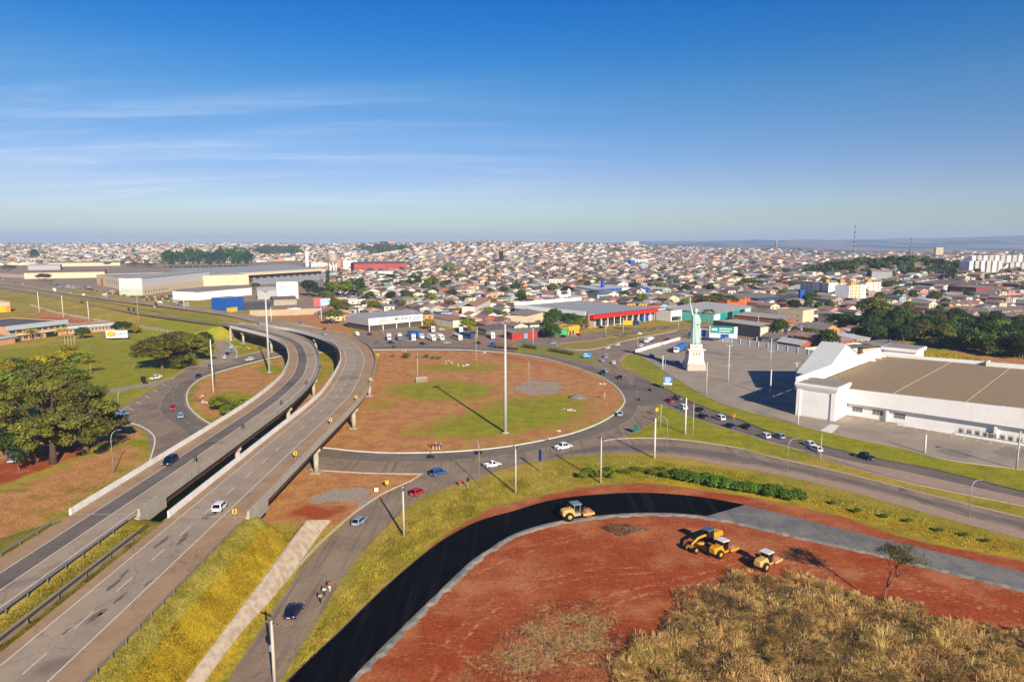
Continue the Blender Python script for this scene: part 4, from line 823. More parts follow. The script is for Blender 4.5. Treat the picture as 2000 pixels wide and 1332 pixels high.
for i, (x0, y0, x1, y1, k) in enumerate(((1562, 577, 1587, 580, 0), (1587, 580, 1617, 583, 1), (1617, 578, 1640, 583, 1), (1638, 588, 1660, 590, 0), (1657, 590, 1690, 587, 1), (1690, 582, 1719, 580, 1))):
    apartments(('leftmost grey-white block of the five-storey cluster', 'white five-storey block with ochre stair stripe, second from left in its cluster', 'white five-storey block with ochre tank in the cluster middle', 'narrow cream five-storey block in the cluster', 'nearest white five-storey block, fifth in its cluster', 'rightmost white five-storey block of the cluster')[i], (x0, y0), (x1, y1), 14, 5, (WL[0], WHITE, WL[0], WL[1], WHITE, WL[0])[i], 'five-storey apartment blocks', 3, OCH if k else None, 'the five-storey apartment cluster' if i == 2 else None, OCH if i == 1 else None)
r, w = hall('shop_building', 'low white store with bright blue band and blue pylon', (1158, 577), (1232, 573), 34, 6.5, WHITE, RF[4], 'mono', 1.2, 'store', land='the blue-banded store'); c = MB(); c.box(0, -.5, 3.8, w*.75, -.003, 6.2); c.build('sign_band', SIGNB, r); c = MB(); c.box(w*.36, 8, 0, w*.42, 10.5, 15); c.build('pylon', SIGNB, r)
hall('container_store', 'bright blue box-shaped store among the roofs', (1233, 577), (1257, 578), 14, 7.5, SIGNB, SIGNB, 'flat', cat='store')
r, w = hall('office_building', 'white four-storey office with blue left end far in the houses', (1232, 520), (1267, 520), 26, 14, WL[0], RF[2], 'flat', cat='office', wins=[(5+9*i, 1.5+3.3*k, 4, 1.5) for i in range(5) for k in range(4)]); c = MB(); c.box(-1, -.4, 0, w*.22, 8, 13); c.build('blue_wing', SIGNB, r)
r, w = hall('shop_building', 'long low navy-fronted stores with a blue sign tower', (1480, 598), (1560, 594), 30, 6, M('wall_navy', '#27385c', .8, .1), RF[3], 'flat', cat='store', land='the navy stores'); c = MB(); c.box(w*.98, -2, 0, w*1.1, .5, 13); c.build('sign_tower', SIGNB, r)
hall('shop_building', 'red-fronted shop beside the blue sign tower', (1535, 607), (1566, 605), 12, 5, M('wall_red', '#9c2f26'), RF[2], 'flat', cat='shop')
hall('house', 'cream three-storey building with ochre neighbour by the trees', (1517, 627), (1567, 632), 14, 8.5, WL[1], RF[2], 'flat', cat='building', wins=[(3+4*i, 1.2+3*k, 1.2, 1.2) for i in range(4) for k in range(2)])
hall('warehouse', 'wide grey metal-roofed depot with dark front right of the apartments', (1790, 566), (1885, 572), 40, 8, M('wall_slate', '#4d5158', .85, .12), tiles('roof_dark_sheet', '#6d655d', '#837a70'), 'mono', 2, 'warehouse', land='the dark-fronted depot')
hall('warehouse', 'maroon-fronted warehouse at the right edge of town', (1905, 580), (1965, 577), 30, 9, M('wall_maroon', '#7d3f3a', .85, .12), RF[2], 'flat', cat='warehouse', land='the maroon warehouse')
hall('warehouse', 'grey block with orange roof in front of the knoll', (1702, 545), (1742, 546), 24, 10, GREYP, RF[0], 'x', 2., 'warehouse'); hall('warehouse', 'pale blue shed with white gable by the knoll', (1725, 536), (1757, 535), 22, 6, M('shed_blue', '#5d8fb0', .8), RF[4], 'x', 2., 'shed')
# ---- left industrial side
r, w = hall('distribution_hall', 'big white and cream distribution hall beside the car park', (279, 577), (411, 557.5), 24, 18, M('hall_white', '#c3c1bb', .8, .06, .2, grime=.25), ROOFGREY, 'mono', 1.5, 'warehouse', land='the white distribution hall')
c = MB(); c.box(-.2, -.4, 0, w, -.003, 8.5); c.build('cream_base', CREAM, r); c = MB(); c.box(-.5, -.4, 0, -.003, 24, 7); c.build('cream_base', M('panel_pale_green', '#a9b09c', .8), r)
for k in range(9): window(r, 4+k*6, 2.5, 2.5, 1.8, -.41)
r, w = hall('distribution_wing', 'cream office wing with orange door left of the distribution hall', (190, 556), (238, 566), 150, 13, CREAM, ROOFGREY, 'flat', cat='building'); 
for k in range(7): window(r, w*.45+k*w*.07, 4, w*.03, 6, 0)
c = MB(); c.box(w*.18, -.4, 0, w*.3, -.003, 9); c.build('door', M('door_orange', '#b9772c', .7), r)
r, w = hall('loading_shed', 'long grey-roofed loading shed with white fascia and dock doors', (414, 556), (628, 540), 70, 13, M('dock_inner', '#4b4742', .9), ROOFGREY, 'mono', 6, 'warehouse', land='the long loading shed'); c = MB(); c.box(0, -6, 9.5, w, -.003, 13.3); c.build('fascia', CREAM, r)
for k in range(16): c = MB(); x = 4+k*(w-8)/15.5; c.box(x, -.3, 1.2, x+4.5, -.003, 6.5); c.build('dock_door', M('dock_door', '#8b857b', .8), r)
hall('old_factory', 'old brown-roofed factory at the far left beyond the highway', (48, 545), (205, 542), 40, 9, WL[1], RF[1], 'x', 3, 'factory', land='the old brown-roofed factory'); hall('shed', 'pale metal shed behind the old factory', (55, 528), (118, 527), 40, 9, GREYP, RF[4], 'x', 2, 'shed'); hall('shed', 'long low orange-roofed shed far left', (0, 541), (46, 543), 30, 6, WL[3], RF[0], 'x', 2, 'shed')
hall('shed', 'wide orange-roofed warehouse behind the white shed', (95, 521), (235, 519), 60, 8, WL[1], RF[1], 'x', 2.5, 'warehouse')
hall('red_warehouse', 'large red warehouse with dark roof edge behind the trees', (692, 533), (796, 530), 50, 16, M('wall_redbrick', '#9a4540', .85, .12, .05), ROOFDARK, 'mono', 2, 'warehouse', land='the red warehouse'); hall('warehouse', 'low white shed in front of the red warehouse', (722, 540), (770, 538), 24, 7, WHITE, RF[4], 'x', 1.5, 'shed')
apartments('white six-storey block beside the concrete water tower', (666, 528), (697, 527), 22, 6, WHITE, nx=4, land='the white six-storey block'); apartments('white four-storey block left of the concrete water tower', (608, 526), (640, 525), 20, 4, WL[0], nx=4)
hall('apartment_block', 'narrow salmon tower slab beside the water tower', (656, 531), (666, 531), 12, 22, WL[5], RF[2], 'flat', cat='apartment block')
r, w = hall('white_block', 'plain white five-storey block beside dark trees', (541, 584), (583, 583), 20, 15, WHITE, RF[4], 'flat', cat='building', land='the plain white block'); 
for k in range(6): window(r, 3+k*3, 11.5, 1.2, 1.2)
hall('shed', 'grey corrugated shed left of the plain white block', (503, 585), (540, 584), 24, 9, GREYP, RF[4], 'mono', 1.5, 'shed'); hall('shed', 'dark open shed with sagging grey roof by the white block', (535, 597), (580, 595), 16, 5, WL[3], RF[3], 'x', 2.5, 'shed')
r, w = hall('blue_shop', 'cobalt blue shop with yellow base by the highway', (443, 610), (477, 606), 16, 10.5, SIGNB, M('roof_mustard', '#8d8350', .8), 'flat', cat='shop', land='the cobalt blue shop'); c = MB(); c.box(0, -2, -.5, w*.5, -.003, 3.4); c.build('yellow_base', SIGNY, r)
hall('shed', 'dark low parking shelter beside the cobalt blue shop', (478, 606), (530, 603), 12, 4.5, M('shelter_dark', '#3b3c40', .8), ROOFDARK, 'mono', 1, 'shelter'); hall('shed', 'small white hut against the tan boundary wall', (568, 615), (588, 613.5), 6, 4, WHITE, RF[4], 'flat', cat='hut')
hall('warehouse', 'white flat shed with dark shrubs in front of the loading shed', (385, 587), (492, 576), 30, 8, WHITE, RF[2], 'mono', 1.5, 'warehouse', land='the white flat shed'); hall('shed', 'long thin canopy in front of the loading docks', (510, 556), (650, 545), 14, 6, M('canopy_grey', '#7f868a', .7), RF[4], 'mono', .6, 'canopy')
r, w = hall('left_office', 'two-storey peach office with grey fascia and dark flat roof at left', (16, 669), (131, 653.5), 46, 8.2, M('wall_peach', '#b98d6a', .85, .1), ROOFDARK, 'flat', cat='office', land='the grey-fascia office'); c = MB(); c.box(-.5, -1.4, 6.6, w+.5, -.003, 9.2); c.build('fascia', M('fascia_grey', '#9fa6a8', .7, .06), r)
c = MB(); c.box(-.5, -1.2, 3.2, w, -.003, 3.9); c.build('ledge', CREAM, r)
for k in range(9): window(r, 1.5+k*3.8, 4.6, 2.8, 1.6, 0, bars=2)
for k in range(5): window(r, 1.5+k*3.6, .8, 2.6, 1.6, 0, bars=2)
c = MB(); c.box(22, -.2, 0, 29, -.003, 3); c.build('entrance', M('entrance_dark', '#1f2420', .5), r)
r, w = hall('left_office', 'single-storey peach wing with grey fascia and row of windows', (133, 653), (224, 645), 14, 4.2, M('wall_peach', '#b98d6a'), ROOFDARK, 'flat', cat='office'); c = MB(); c.box(-.3, -1, 3.2, w+.3, -.003, 5.); c.build('fascia', M('fascia_grey', '#9fa6a8'), r)
for k in range(12): window(r, 1+k*(w-2)/12, 1.2, 1.1, 1.4, 0)
r, w = hall('front_block', 'low peach front block with pale blue fascia cut by the left edge', (-30, 680), (30, 670), 12, 4.4, M('wall_peach', '#b98d6a'), ROOFDARK, 'flat', cat='office'); c = MB(); c.box(0, -.8, 3.4, w, -.003, 5); c.build('fascia', M('fascia_grey', '#9fa6a8'), r)
r, w = hall('utility_hall', 'small hall with yellow and orange doors at far left', (-25, 612), (21, 609), 16, 7.5, M('wall_beige', '#b3a284', .85), RF[4], 'flat', cat='building'); c = MB(); c.box(w*.5, -.4, 0, w*.74, -.003, 4.8); c.build('door', SIGNY, r); c = MB(); c.box(w*.8, -.4, 0, w*1., -.003, 4.8); c.build('door', M('door_orange2', '#c9811d', .6), r)
# ---- far blocks and towers
far_ap = [(905, 1), (922, 1)]
for k in range(9): apartments('white four-storey block on the green hillside of the far slope', (727+k*7.6, 505-k*1.35), (732.5+k*7.6, 505-k*1.35), 16, 4, WL[0], 'blocks on the far hillside', 2)
k = 0
for row, (y0, n) in enumerate(((533, 10), (521, 11))):
    for i in range(n):
        x = 1892+i*11.4+row*5; y = y0-i*.25
        apartments('', (x, y), (x+7.6, y), 16, (5, 7)[row], (WHITE, WL[0])[i % 2], 'white apartment estate at the right edge', 3)
uniq([(o, 'white block in the '+('front' if o.location.y < 1300 else 'back')+' row of the right-edge estate') for o in bpy.data.objects if o.get('group') == 'white apartment estate at the right edge'])
uniq([(o, 'small white four-storey block on the far green hillside') for o in bpy.data.objects if o.get('group') == 'blocks on the far hillside'])
apartments('tall beige apartment tower rising behind the wooded knoll', (1827, 504), (1841, 504), 16, 9, WL[1], nx=4); apartments('wide white building on the skyline', (742, 480), (758, 480), 30, 6, WL[5], nx=5); apartments('pale block on the skyline right of the statue line', (1236, 484), (1248, 484), 30, 8, WL[0], nx=5)
def lathe_tower(name, label, px, py, parts, cat='water tower'):
    g = G(px, py); r = thing(name, label, cat, tuple(g)); 
    for nm, mt, prof in parts:
        m = MB(); m.loft([[(rr_*math.cos(6.283*i/14), rr_*math.sin(6.283*i/14), z) for i in range(14)] for rr_, z in prof], 0); m.build(nm, mt, r)
    return r
r = lathe_tower('water_tower', 'concrete water tower with wide tank on splayed columns', 651, 536, [('tank', CONC, [(6, 20), (8, 24), (8, 34), (6.5, 35.5)])])
for k in range(5): m = MB(); m.tube([(5.5*math.cos(k*1.257), 5.5*math.sin(k*1.257), -1), (5.2*math.cos(k*1.257), 5.2*math.sin(k*1.257), 20.5)], .9, 8); m.build('column', CONCW, r)
lathe_tower('water_tower', 'slim white cylindrical water tower by the loading shed', 600, 521, [('shaft', WHITE, [(3.6, -1), (3.6, 32)]), ('cap', WHITE, [(3.9, 32.003), (3.9, 33), (.5, 34)])])
# ---- walls
def wall(label, pts, h, mt, th=.25, cap=True, post=None, name='boundary_wall'):
    q = [G(*p) for p in pts]; o_ = q[0]; r = thing(name, label, 'wall', tuple(o_)); l = q; m = MB()
    a, b = offset(l, -th/2), offset(l, th/2); m.loft([[(p.x-o_.x, p.y-o_.y, p.z-o_.z-.5), (p.x-o_.x, p.y-o_.y, p.z-o_.z+h), (s.x-o_.x, s.y-o_.y, s.z-o_.z+h), (s.x-o_.x, s.y-o_.y, s.z-o_.z-.5)] for p, s in zip(a, b)], 0); m.build('panel', mt, r)
    if post:
        for p, d in along(l, post): m = MB(); x, y, z = p-o_; m.box(x-.22, y-.22, z-.4, x+.22, y+.22, z+h+.15); m.build('pillar', mt, r)
    return r
wall('long white boundary wall along the far side of the parking lot', [(1345, 655), (1367, 661.5), (1430, 670), (1500, 681), (1570, 692), (1640, 703)], 2.8, M('wall_offwhite', '#c8c6c2', .85, .08, .3, grime=.3), post=6.)
wall('short bright white wall at the left corner of the parking lot', [(1242, 688.5), (1266, 681), (1290, 674)], 1.5, WHITE, .9); wall('second bright white wall beyond the lot entrance gap', [(1294, 673), (1310, 668), (1327, 663)], 1.3, WHITE, .9)
wall('tan boundary wall left of the highway ramp', [(488, 618), (530, 617), (580, 615.5), (628, 613)], 4.6, M('wall_tan', '#a8937a', .9, .12, .2, grime=.3)); wall('dark concrete post fence along the left field', [(60, 597), (110, 612), (160, 621), (215, 631)], 1.3, M('fence_pale', '#9a8f78', .9), .12, post=4., name='post_fence')
wall('row of pale concrete posts and dark mesh beside the frontage road', [(275, 640), (310, 646), (345, 652)], 1.6, M('fence_grey', '#8f8878', .9), .1, post=5., name='post_fence')
# ================================================================ vegetation
NR = np.random.default_rng(4)
def quads_mesh(name, cen, nrm, size, tone, mt, asp=1.3, extra=None):
    """a mesh of many small leaf quads"""
    n = len(cen); nrm = nrm/np.maximum(1e-6, np.linalg.norm(nrm, axis=1))[:, None]
    r = NR.normal(size=(n, 3)); a = np.cross(nrm, r); a /= np.maximum(1e-6, np.linalg.norm(a, axis=1))[:, None]; b = np.cross(nrm, a)
    s = (size*NR.uniform(.6, 1.3, n))[:, None]; a = a*s*asp; b = b*s
    v = np.stack([cen-a-b*.3, cen-b, cen+a-b*.1, cen+b], 1).reshape(-1, 3)
    me = bpy.data.meshes.new(name); me.vertices.add(4*n); me.vertices.foreach_set('co', v.astype(np.float32).ravel())
    me.loops.add(4*n); me.loops.foreach_set('vertex_index', np.arange(4*n, dtype=np.int32))
    me.polygons.add(n); me.polygons.foreach_set('loop_start', np.arange(0, 4*n, 4, dtype=np.int32)); me.polygons.foreach_set('loop_total', np.full(n, 4, dtype=np.int32))
    me.update(calc_edges=True); at = me.attributes.new('tone', 'FLOAT', 'FACE'); at.data.foreach_set('value', np.clip(tone, 0, 1).astype(np.float32)); me.materials.append(mt); return me
def crown(name, blobs, per, leaf, mt, up=.5):
    C, N, Tn = [], [], []
    for (c, r) in blobs:
        k = int(per*NR.uniform(.75, 1.25)); d = NR.normal(size=(k, 3)); d /= np.linalg.norm(d, axis=1)[:, None]
        rad = NR.uniform(.2, 1.25, k)**.6; C.append(np.array(c)+d*np.array(r)*rad[:, None])
        N.append(d+NR.normal(size=(k, 3))*.55+np.array([0, 0, up])); Tn.append(NR.uniform(.15, .7)+NR.normal(size=k)*.16)
    return quads_mesh(name, np.concatenate(C), np.concatenate(N), leaf, np.concatenate(Tn), mt)
def blobs(n, rx, ry, z0, z1, rb, flat=.7, seed=0, dome=True):
    r = random.Random(seed); out = []
    for i in range(n):
        a = 2.399*i+r.uniform(-.4, .4); q = math.sqrt((i+.5)/n)*r.uniform(.8, 1.08); h = (1-q*q)**.5 if q < 1 else 0
        z = z0+(z1-z0)*(h*r.uniform(.7, 1.) if dome else r.uniform(0, 1)); s = rb*r.uniform(.7, 1.25)
        out.append(((math.cos(a)*q*rx, math.sin(a)*q*ry, z), (s, s, s*flat)))
    return out
BARK = M('bark', '#6b5646', .95, .25, 2.); BARKP = M('bark_pale', '#8d7a68', .95, .2, 2.)
def trunk_mb(h, r0, bl, limbs=6, seed=0, lean=0., fork=.45):
    r = random.Random(seed); m = MB(); top = (lean*h, lean*h*.3, h); m.tube([(0, 0, -.6), (lean*h*.2, 0, h*.25), (lean*h*.5, .1*h*lean, h*.6), top], [r0*1.35, r0, r0*.75, r0*.5], 9)
    for k in range(limbs):
        c = bl[(k*max(1, len(bl)//limbs)) % len(bl)][0]; t0 = h*(fork+.5*k/limbs); s = Vector((lean*t0*.8, lean*t0*.2, t0)); e = Vector(c); mid = s.lerp(e, .5)+Vector((r.uniform(-.4, .4), r.uniform(-.4, .4), -.06*(e-s).length))
        m.tube([s, mid, e], [r0*.5, r0*.32, r0*.1], 6)
    return m
LG = leafmat('leaf_green', '#24330f', '#5c7320'); LD = leafmat('leaf_dark', '#182510', '#3f5420'); LO = leafmat('leaf_olive', '#30340e', '#7d7c28'); LB = leafmat('leaf_bright', '#414f0f', '#8f9926'); LY = leafmat('leaf_yellow', '#77700e', '#cdbb24', .35); LE = leafmat('leaf_eucalypt', '#1d3315', '#4a6a2a'); LW = leafmat('leaf_wispy', '#3a3a12', '#86823a'); LK = leafmat('leaf_castor', '#33501a', '#6b8c2a')
PROTO = {}
def proto(kind, crown_me, tmb, bark, lab):
    PROTO[kind] = (crown_me, tmb, bark, lab)
TREES = []
def mk_tree(kind, loc, h, w, label=None, group=None, rz=None, name=None):
    """a tree of crown and trunk meshes; later trees of one kind share the mesh data"""
    cm, tm, bark, nm = PROTO[kind]
    r = thing(name or nm, label, 'tree' if 'shrub' not in nm and 'bush' not in nm else 'shrub', loc, R.uniform(0, 6.28) if rz is None else rz, group); r.scale = (w, w, h)
    if isinstance(tm, MB):
        me = bpy.data.meshes.new('trunk'); me.from_pydata(tm.v, [], tm.f); me.polygons.foreach_set('use_smooth', tm.sm); me.materials.append(bark); me.update(); tm = me; PROTO[kind] = (cm, tm, bark, nm)
    link(bpy.data.objects.new('crown', cm), r)
    if tm: link(bpy.data.objects.new('trunk', tm), r)
    TREES.append(r); return r
# prototypes are one unit tall / one unit wide (crown diameter), scaled per tree
def unit(kind, name, n, per, leaf, mt, z0, z1, rb, flat=.7, trunk=.45, r0=.03, bark=BARK, seed=1, limbs=6, dome=True, rx=.4):
    bl = blobs(n, rx, rx, z0, z1, rb, flat, seed, dome); proto(kind, crown('crown', bl, per, leaf, mt), trunk_mb(trunk, r0, bl, limbs, seed), bark, name)
unit('umbrella', 'umbrella_tree', 60, 150, .019, leafmat('leaf_umbrella', '#363a0d', '#8f8d2c'), .34, .90, .125, .7, .42, .028, seed=3, limbs=9, rx=.42)
unit('round', 'round_tree', 26, 80, .034, LG, .45, .86, .17, .85, .4, .03, seed=5)
unit('dark', 'dark_tree', 26, 80, .034, LD, .42, .86, .18, .85, .4, .03, seed=6)
unit('bright', 'bright_tree', 26, 80, .034, LB, .40, .86, .18, .85, .4, .03, seed=7)
unit('olive', 'olive_tree', 28, 80, .033, LO, .42, .86, .17, .8, .4, .03, seed=8)
unit('euca', 'eucalyptus_tree', 26, 70, .03, LE, .3, .92, .16, 1.1, .5, .02, BARKP, seed=9, dome=False, rx=.36)
unit('tall', 'conifer_tree', 20, 60, .03, LD, .1, .95, .13, 1.5, .9, .03, seed=10, dome=False, rx=.26)
unit('shrub', 'shrub', 12, 60, .05, LB, .3, .75, .24, .9, .2, .02, seed=12, limbs=3)
unit('bush', 'castor_bush', 14, 70, .05, LK, .3, .78, .24, .9, .2, .02, seed=13, limbs=3)
unit('yellow', 'yellow_shrub', 12, 60, .05, LY, .35, .78, .23, .9, .25, .03, seed=14, limbs=3)
def palm_proto(kind, mt, name, nf=15, droop=.75):
    C, N, S = [], [], []
    for k in range(nf):
        a = 2.4*k; el = .9-1.0*(k/nf)
        for j in range(14):
            t = (j+.5)/14; rr_ = .48*t; z = .72+.26*math.sin(el)*t-droop*.35*t*t
            for sd_ in (-1, 1):
                C.append((math.cos(a)*rr_-math.sin(a)*sd_*.035, math.sin(a)*rr_+math.cos(a)*sd_*.035, z-.012)); N.append((-math.sin(a)*sd_*.5, math.cos(a)*sd_*.5, 1)); S.append(.4+.4*R.random())
    me = quads_mesh('fronds', np.array(C), np.array(N), .026, np.array(S), mt, 1.8); m = MB(); m.tube([(0, 0, -.05), (.01, 0, .4), (0, 0, .74)], [.03, .022, .018], 8); proto(kind, me, m, BARKP, name)
palm_proto('palm', LG, 'palm_tree'); palm_proto('ypalm', LY, 'yellow_palm')
def tree_px(kind, base, top, width, label, group=None):
    """base pixel, top pixel row and crown width in pixels"""
    g = G(*base); sc = FPX/math.hypot(g.y, 0)
    h = g.z and 0 or 0; zt = CAMH-(CAMH-g.z)*(PX((g.x, g.y, CAMH))[1]-top)/(PX((g.x, g.y, CAMH))[1]-base[1])
    return mk_tree(kind, g, max(1., zt-g.z), width/sc, label, group)
# ---- the big wispy tree at the left
g0 = P(104, 905); bl = []
rb_ = random.Random(21)
for i in range(84):
    a = rb_.uniform(0, 6.28); q = math.sqrt(rb_.random()); h = rb_.uniform(.0, 1.); z = 6.2+ (1-q*q)**.5*16.5*h+1.5*q; x, y = math.cos(a)*q*15.5, math.sin(a)*q*12; s = rb_.uniform(1.2, 2.5); bl.append(((x, y, z), (s, s, s*.6)))
bt = thing('big_shade_tree', 'huge spreading olive-green tree with thick trunk on the left foreground soil', 'tree', tuple(g0))
link(bpy.data.objects.new('crown', crown('crown', bl, 200, .21, leafmat('leaf_big', '#384012', '#949238', .35, 1.12), .6)), bt); trunk_mb(12, .78, bl, 18, 4, .06, .32).build('trunk', M('bark_dark', '#4d3d31', .95, .25, 2.), bt)
bl2 = [((x*.62, y*.7, z*.8+0), r) for (x, y, z), r in bl[:34]]
b2 = thing('shade_tree', 'second olive tree just behind the huge spreading tree', 'tree', tuple(P(168, 880)), .8); link(bpy.data.objects.new('crown', crown('crown', bl2, 260, .26, LW, .6)), b2); trunk_mb(9, .7, bl2, 10, 7, -.05, .3).build('trunk', BARK, b2)
b3 = thing('shade_tree', 'wide wispy tree behind the big left tree, reaching the grass track', 'tree', tuple(P(92, 822)), 2.); link(bpy.data.objects.new('crown', crown('crown', bl2, 240, .27, LW, .6)), b3); trunk_mb(9, .6, bl2, 9, 8, .05, .3).build('trunk', BARK, b3)
b4 = thing('shade_tree', 'olive tree cut by the left picture edge', 'tree', tuple(P(-25, 862)), 3.); link(bpy.data.objects.new('crown', crown('crown', bl2, 240, .27, LO, .6)), b4); trunk_mb(9, .6, bl2, 9, 9, .05, .3).build('trunk', BARK, b4)
tree_px('dark', (37, 918), 832, 78, 'small dense dark tree in front of the parked truck at left')
# ---- umbrella trees in the left field
tree_px('umbrella', (317, 722), 652, 118, 'broad umbrella-shaped olive tree in the left field'); tree_px('umbrella', (373, 708), 648, 88, 'second umbrella tree right of the broad one'); tree_px('dark', (401, 690), 645, 34, 'small dark tree by the slip road bend'); tree_px('umbrella', (345, 700), 645, 90, 'umbrella tree behind the two others in the left field')
for i, (k, x, y, tp, w, l) in enumerate((('ypalm', 178, 731, 690, 40, 'thin young palm standing alone by the grass track'), ('yellow', 132, 705, 672, 44, 'bright yellow-green shrub near the billboard'), ('ypalm', 148, 712, 676, 40, 'yellow palm beside the yellow-green shrub'), ('yellow', 112, 712, 682, 40, 'yellowish shrub in the middle of the left thicket'), ('shrub', 165, 712, 684, 36, 'small green shrub at the right end of the thicket'),
     ('ypalm', 95, 718, 684, 44, 'orange-tinged palm in the thicket'), ('yellow', 75, 722, 690, 44, 'orange-yellow shrub at the thicket front'), ('ypalm', 55, 724, 688, 46, 'pale yellow palm left of the orange shrub'), ('shrub', 30, 728, 692, 48, 'green shrub at the left of the thicket'), ('yellow', 12, 733, 700, 44, 'yellow-green shrub at the left edge of the field'), ('shrub', 120, 735, 700, 50, 'green bush behind the huge tree top'), ('shrub', 60, 748, 712, 60, 'dull green bush low in the thicket'), ('shrub', 8, 765, 722, 70, 'large bush at the left edge above the huge tree'), ('shrub', 150, 745, 715, 44, 'green bush right of the huge tree top'))):
    tree_px(k, (x, y), tp, w, l)
tree_px('round', (162, 662), 638, 30, 'round green bush in front of the office wing'); tree_px('round', (240, 652), 626, 40, 'green tree at the end of the office wing'); tree_px('yellow', (262, 652), 633, 24, 'reddish shrub beside the pale post fence'); tree_px('ypalm', (62, 664), 636, 30, 'palm in front of the grey-fascia office'); tree_px('ypalm', (122, 664), 634, 26, 'yellow palm at the office corner')
# ---- island shrubs
for i, (x, y, tp, w) in enumerate(((428, 803, 768, 42), (455, 806, 780, 40), (478, 795, 775, 30), (445, 812, 790, 34))): tree_px('shrub', (x, y), tp, w, ('tallest bright shrub on the left island', 'wide low shrub on the left island', 'small shrub beside the viaduct on the left island', 'front shrub on the left island')[i])
for i, (x, y, w, k) in enumerate(((794, 700, 16, 'shrub'), (767, 698, 8, 'shrub'), (834, 699, 11, 'shrub'), (846, 701, 9, 'shrub'), (857, 702, 10, 'shrub'), (815, 699, 7, 'bush'))): tree_px(k, (x, y), y-w*.8, w, 'tuft-like %s in the upper part of the roundabout island' % ('green shrub' if i else 'widest green shrub'), 'small shrubs on the island')
uniq([(o, 'small green shrub in the upper part of the roundabout island') for o in TREES if o.get('group') == 'small shrubs on the island'])
# ---- bushes on the verge
gb_ = []
for i in range(20):
    x = 1318+i*12.6+R.uniform(-4, 4); y = 930+i*1.9+R.uniform(-4, 4); gb_.append((tree_px('bush', (x, y+9), y-12-R.uniform(0, 6), 30, None, 'bushes along the verge'), 'dense dark green bush in the row above the unfinished road'))
for i in range(16): gb_.append((tree_px('shrub', (1135+i*13+R.uniform(-5, 5), 926+R.uniform(-8, 10)), 915, 20, None, 'low weeds along the verge'), 'low light green weed clump above the unfinished road'))
for i in range(8): gb_.append((tree_px('shrub' if i % 3 else 'bush', (1570+i*52+R.uniform(-8, 8), 972+i*12.8+R.uniform(-3, 6)), 963+i*12.8, 15, None, 'low weeds along the right verge'), 'small weed clump beside the right footway'))
uniq(gb_)
# hedges on the pointed island
for i, (a, b) in enumerate((((1021, 679), (1048, 683)), ((1073, 686), (1120, 695)))):
    p, q = P(*a), P(*b); h_ = thing('hedge', ('short', 'long')[i]+' clipped hedge on the pointed grass island', 'hedge', tuple(p), yaw_to(p, q)); L = (q-p).length; n = int(L*90); c = np.stack([NR.uniform(0, L, n), NR.uniform(-1.1, 1.1, n), NR.uniform(.1, 1.9, n)], 1)
    link(bpy.data.objects.new('foliage', quads_mesh('foliage', c, NR.normal(size=(n, 3))+np.array([0, 0, .5]), .16, NR.uniform(.1, .8, n), LO)), h_)
# ---- named town trees
for (k, x, y, tp, w, l) in (('olive', 651, 634, 601, 42, 'round olive tree beside the viaduct end'), ('bright', 668, 582, 545, 58, 'large bright green tree near the plain white block'), ('round', 695, 578, 548, 40, 'mid green tree right of the large bright one'), ('bright', 715, 582, 562, 34, 'small bright green tree at the end of the clump'), ('bright', 640, 583, 566, 26, 'low bright tree beside the dark pair'), ('dark', 604, 578, 545, 36, 'dark tree right of the plain white block'), ('dark', 625, 580, 560, 40, 'broad dark tree between white block and bright tree'), ('tall', 641, 572, 526, 14, 'slender dark conifer above the clump'),
    ('bright', 877, 533, 513, 27, 'bright rounded tree among the far roofs'), ('bright', 845, 562, 538, 26, 'bright green tree among the middle roofs'), ('round', 763, 549, 535, 28, 'green tree left of the middle roofs'), ('round', 810, 550, 537, 30, 'flat green tree near the middle roofs'), ('bright', 900, 547, 533, 22, 'small bright tree right of the far roofs'), ('tall', 979, 516, 489, 18, 'tall dark conifer on the slope'), ('bright', 915, 647, 619, 37, 'round bright tree behind the truck yard'), ('yellow', 838, 643, 620, 28, 'yellowish tree in front of the mechanic workshop'), ('bright', 682, 606, 592, 16, 'small bright tree near the mechanic workshop'),
    ('round', 1078, 662, 629, 38, 'large roadside tree by the yellow corner shop'), ('round', 1082, 640, 602, 42, 'big green tree left of the supermarket'), ('round', 1115, 642, 610, 46, 'wide green tree touching the supermarket corner'), ('bright', 1135, 645, 620, 30, 'smaller tree at the supermarket corner'), ('round', 1160, 583, 566, 30, 'round green tree in front of the blue-banded store'), ('round', 1219, 582, 567, 25, 'rounded tree beside the bright blue box store'), ('round', 1240, 594, 580, 24, 'green tree behind the supermarket roof'), ('round', 1109, 575, 558, 28, 'green tree near the three-storey white block'), ('bright', 1080, 577, 566, 22, 'low green tree left of the white church'),
    ('olive', 1380, 600, 575, 40, 'olive tree behind the statue'), ('round', 1400, 597, 572, 44, 'green tree clump right of the statue head'), ('round', 1425, 598, 576, 34, 'green tree left of the orange-walled depot'), ('palm', 1383, 634, 594, 28, 'tall palm beside the statue'), ('dark', 1442, 546, 532, 22, 'dark round tree among the right roofs'), ('olive', 1702, 632, 577, 66, 'large domed olive tree right of the apartments'), ('dark', 1640, 642, 610, 50, 'dark round tree in front of the apartments'), ('dark', 1672, 645, 614, 44, 'dark tree right of its dark neighbour'), ('round', 1720, 650, 622, 40, 'green tree below the domed olive tree')):
    tree_px(k, (x, y), tp, w, l); 
    if k in ('olive', 'palm') or 'large' in l: LAND.append(('the '+l.split(' tree')[0]+' tree' if ' tree' in l else 'the tall palm', x, y))
for i, x in enumerate((1578, 1588, 1598, 1608, 1618, 1630)): tree_px('palm' if i % 2 else 'round', (x, 609), 580+i % 3*4, 17, None, 'palms and trees before the apartments')
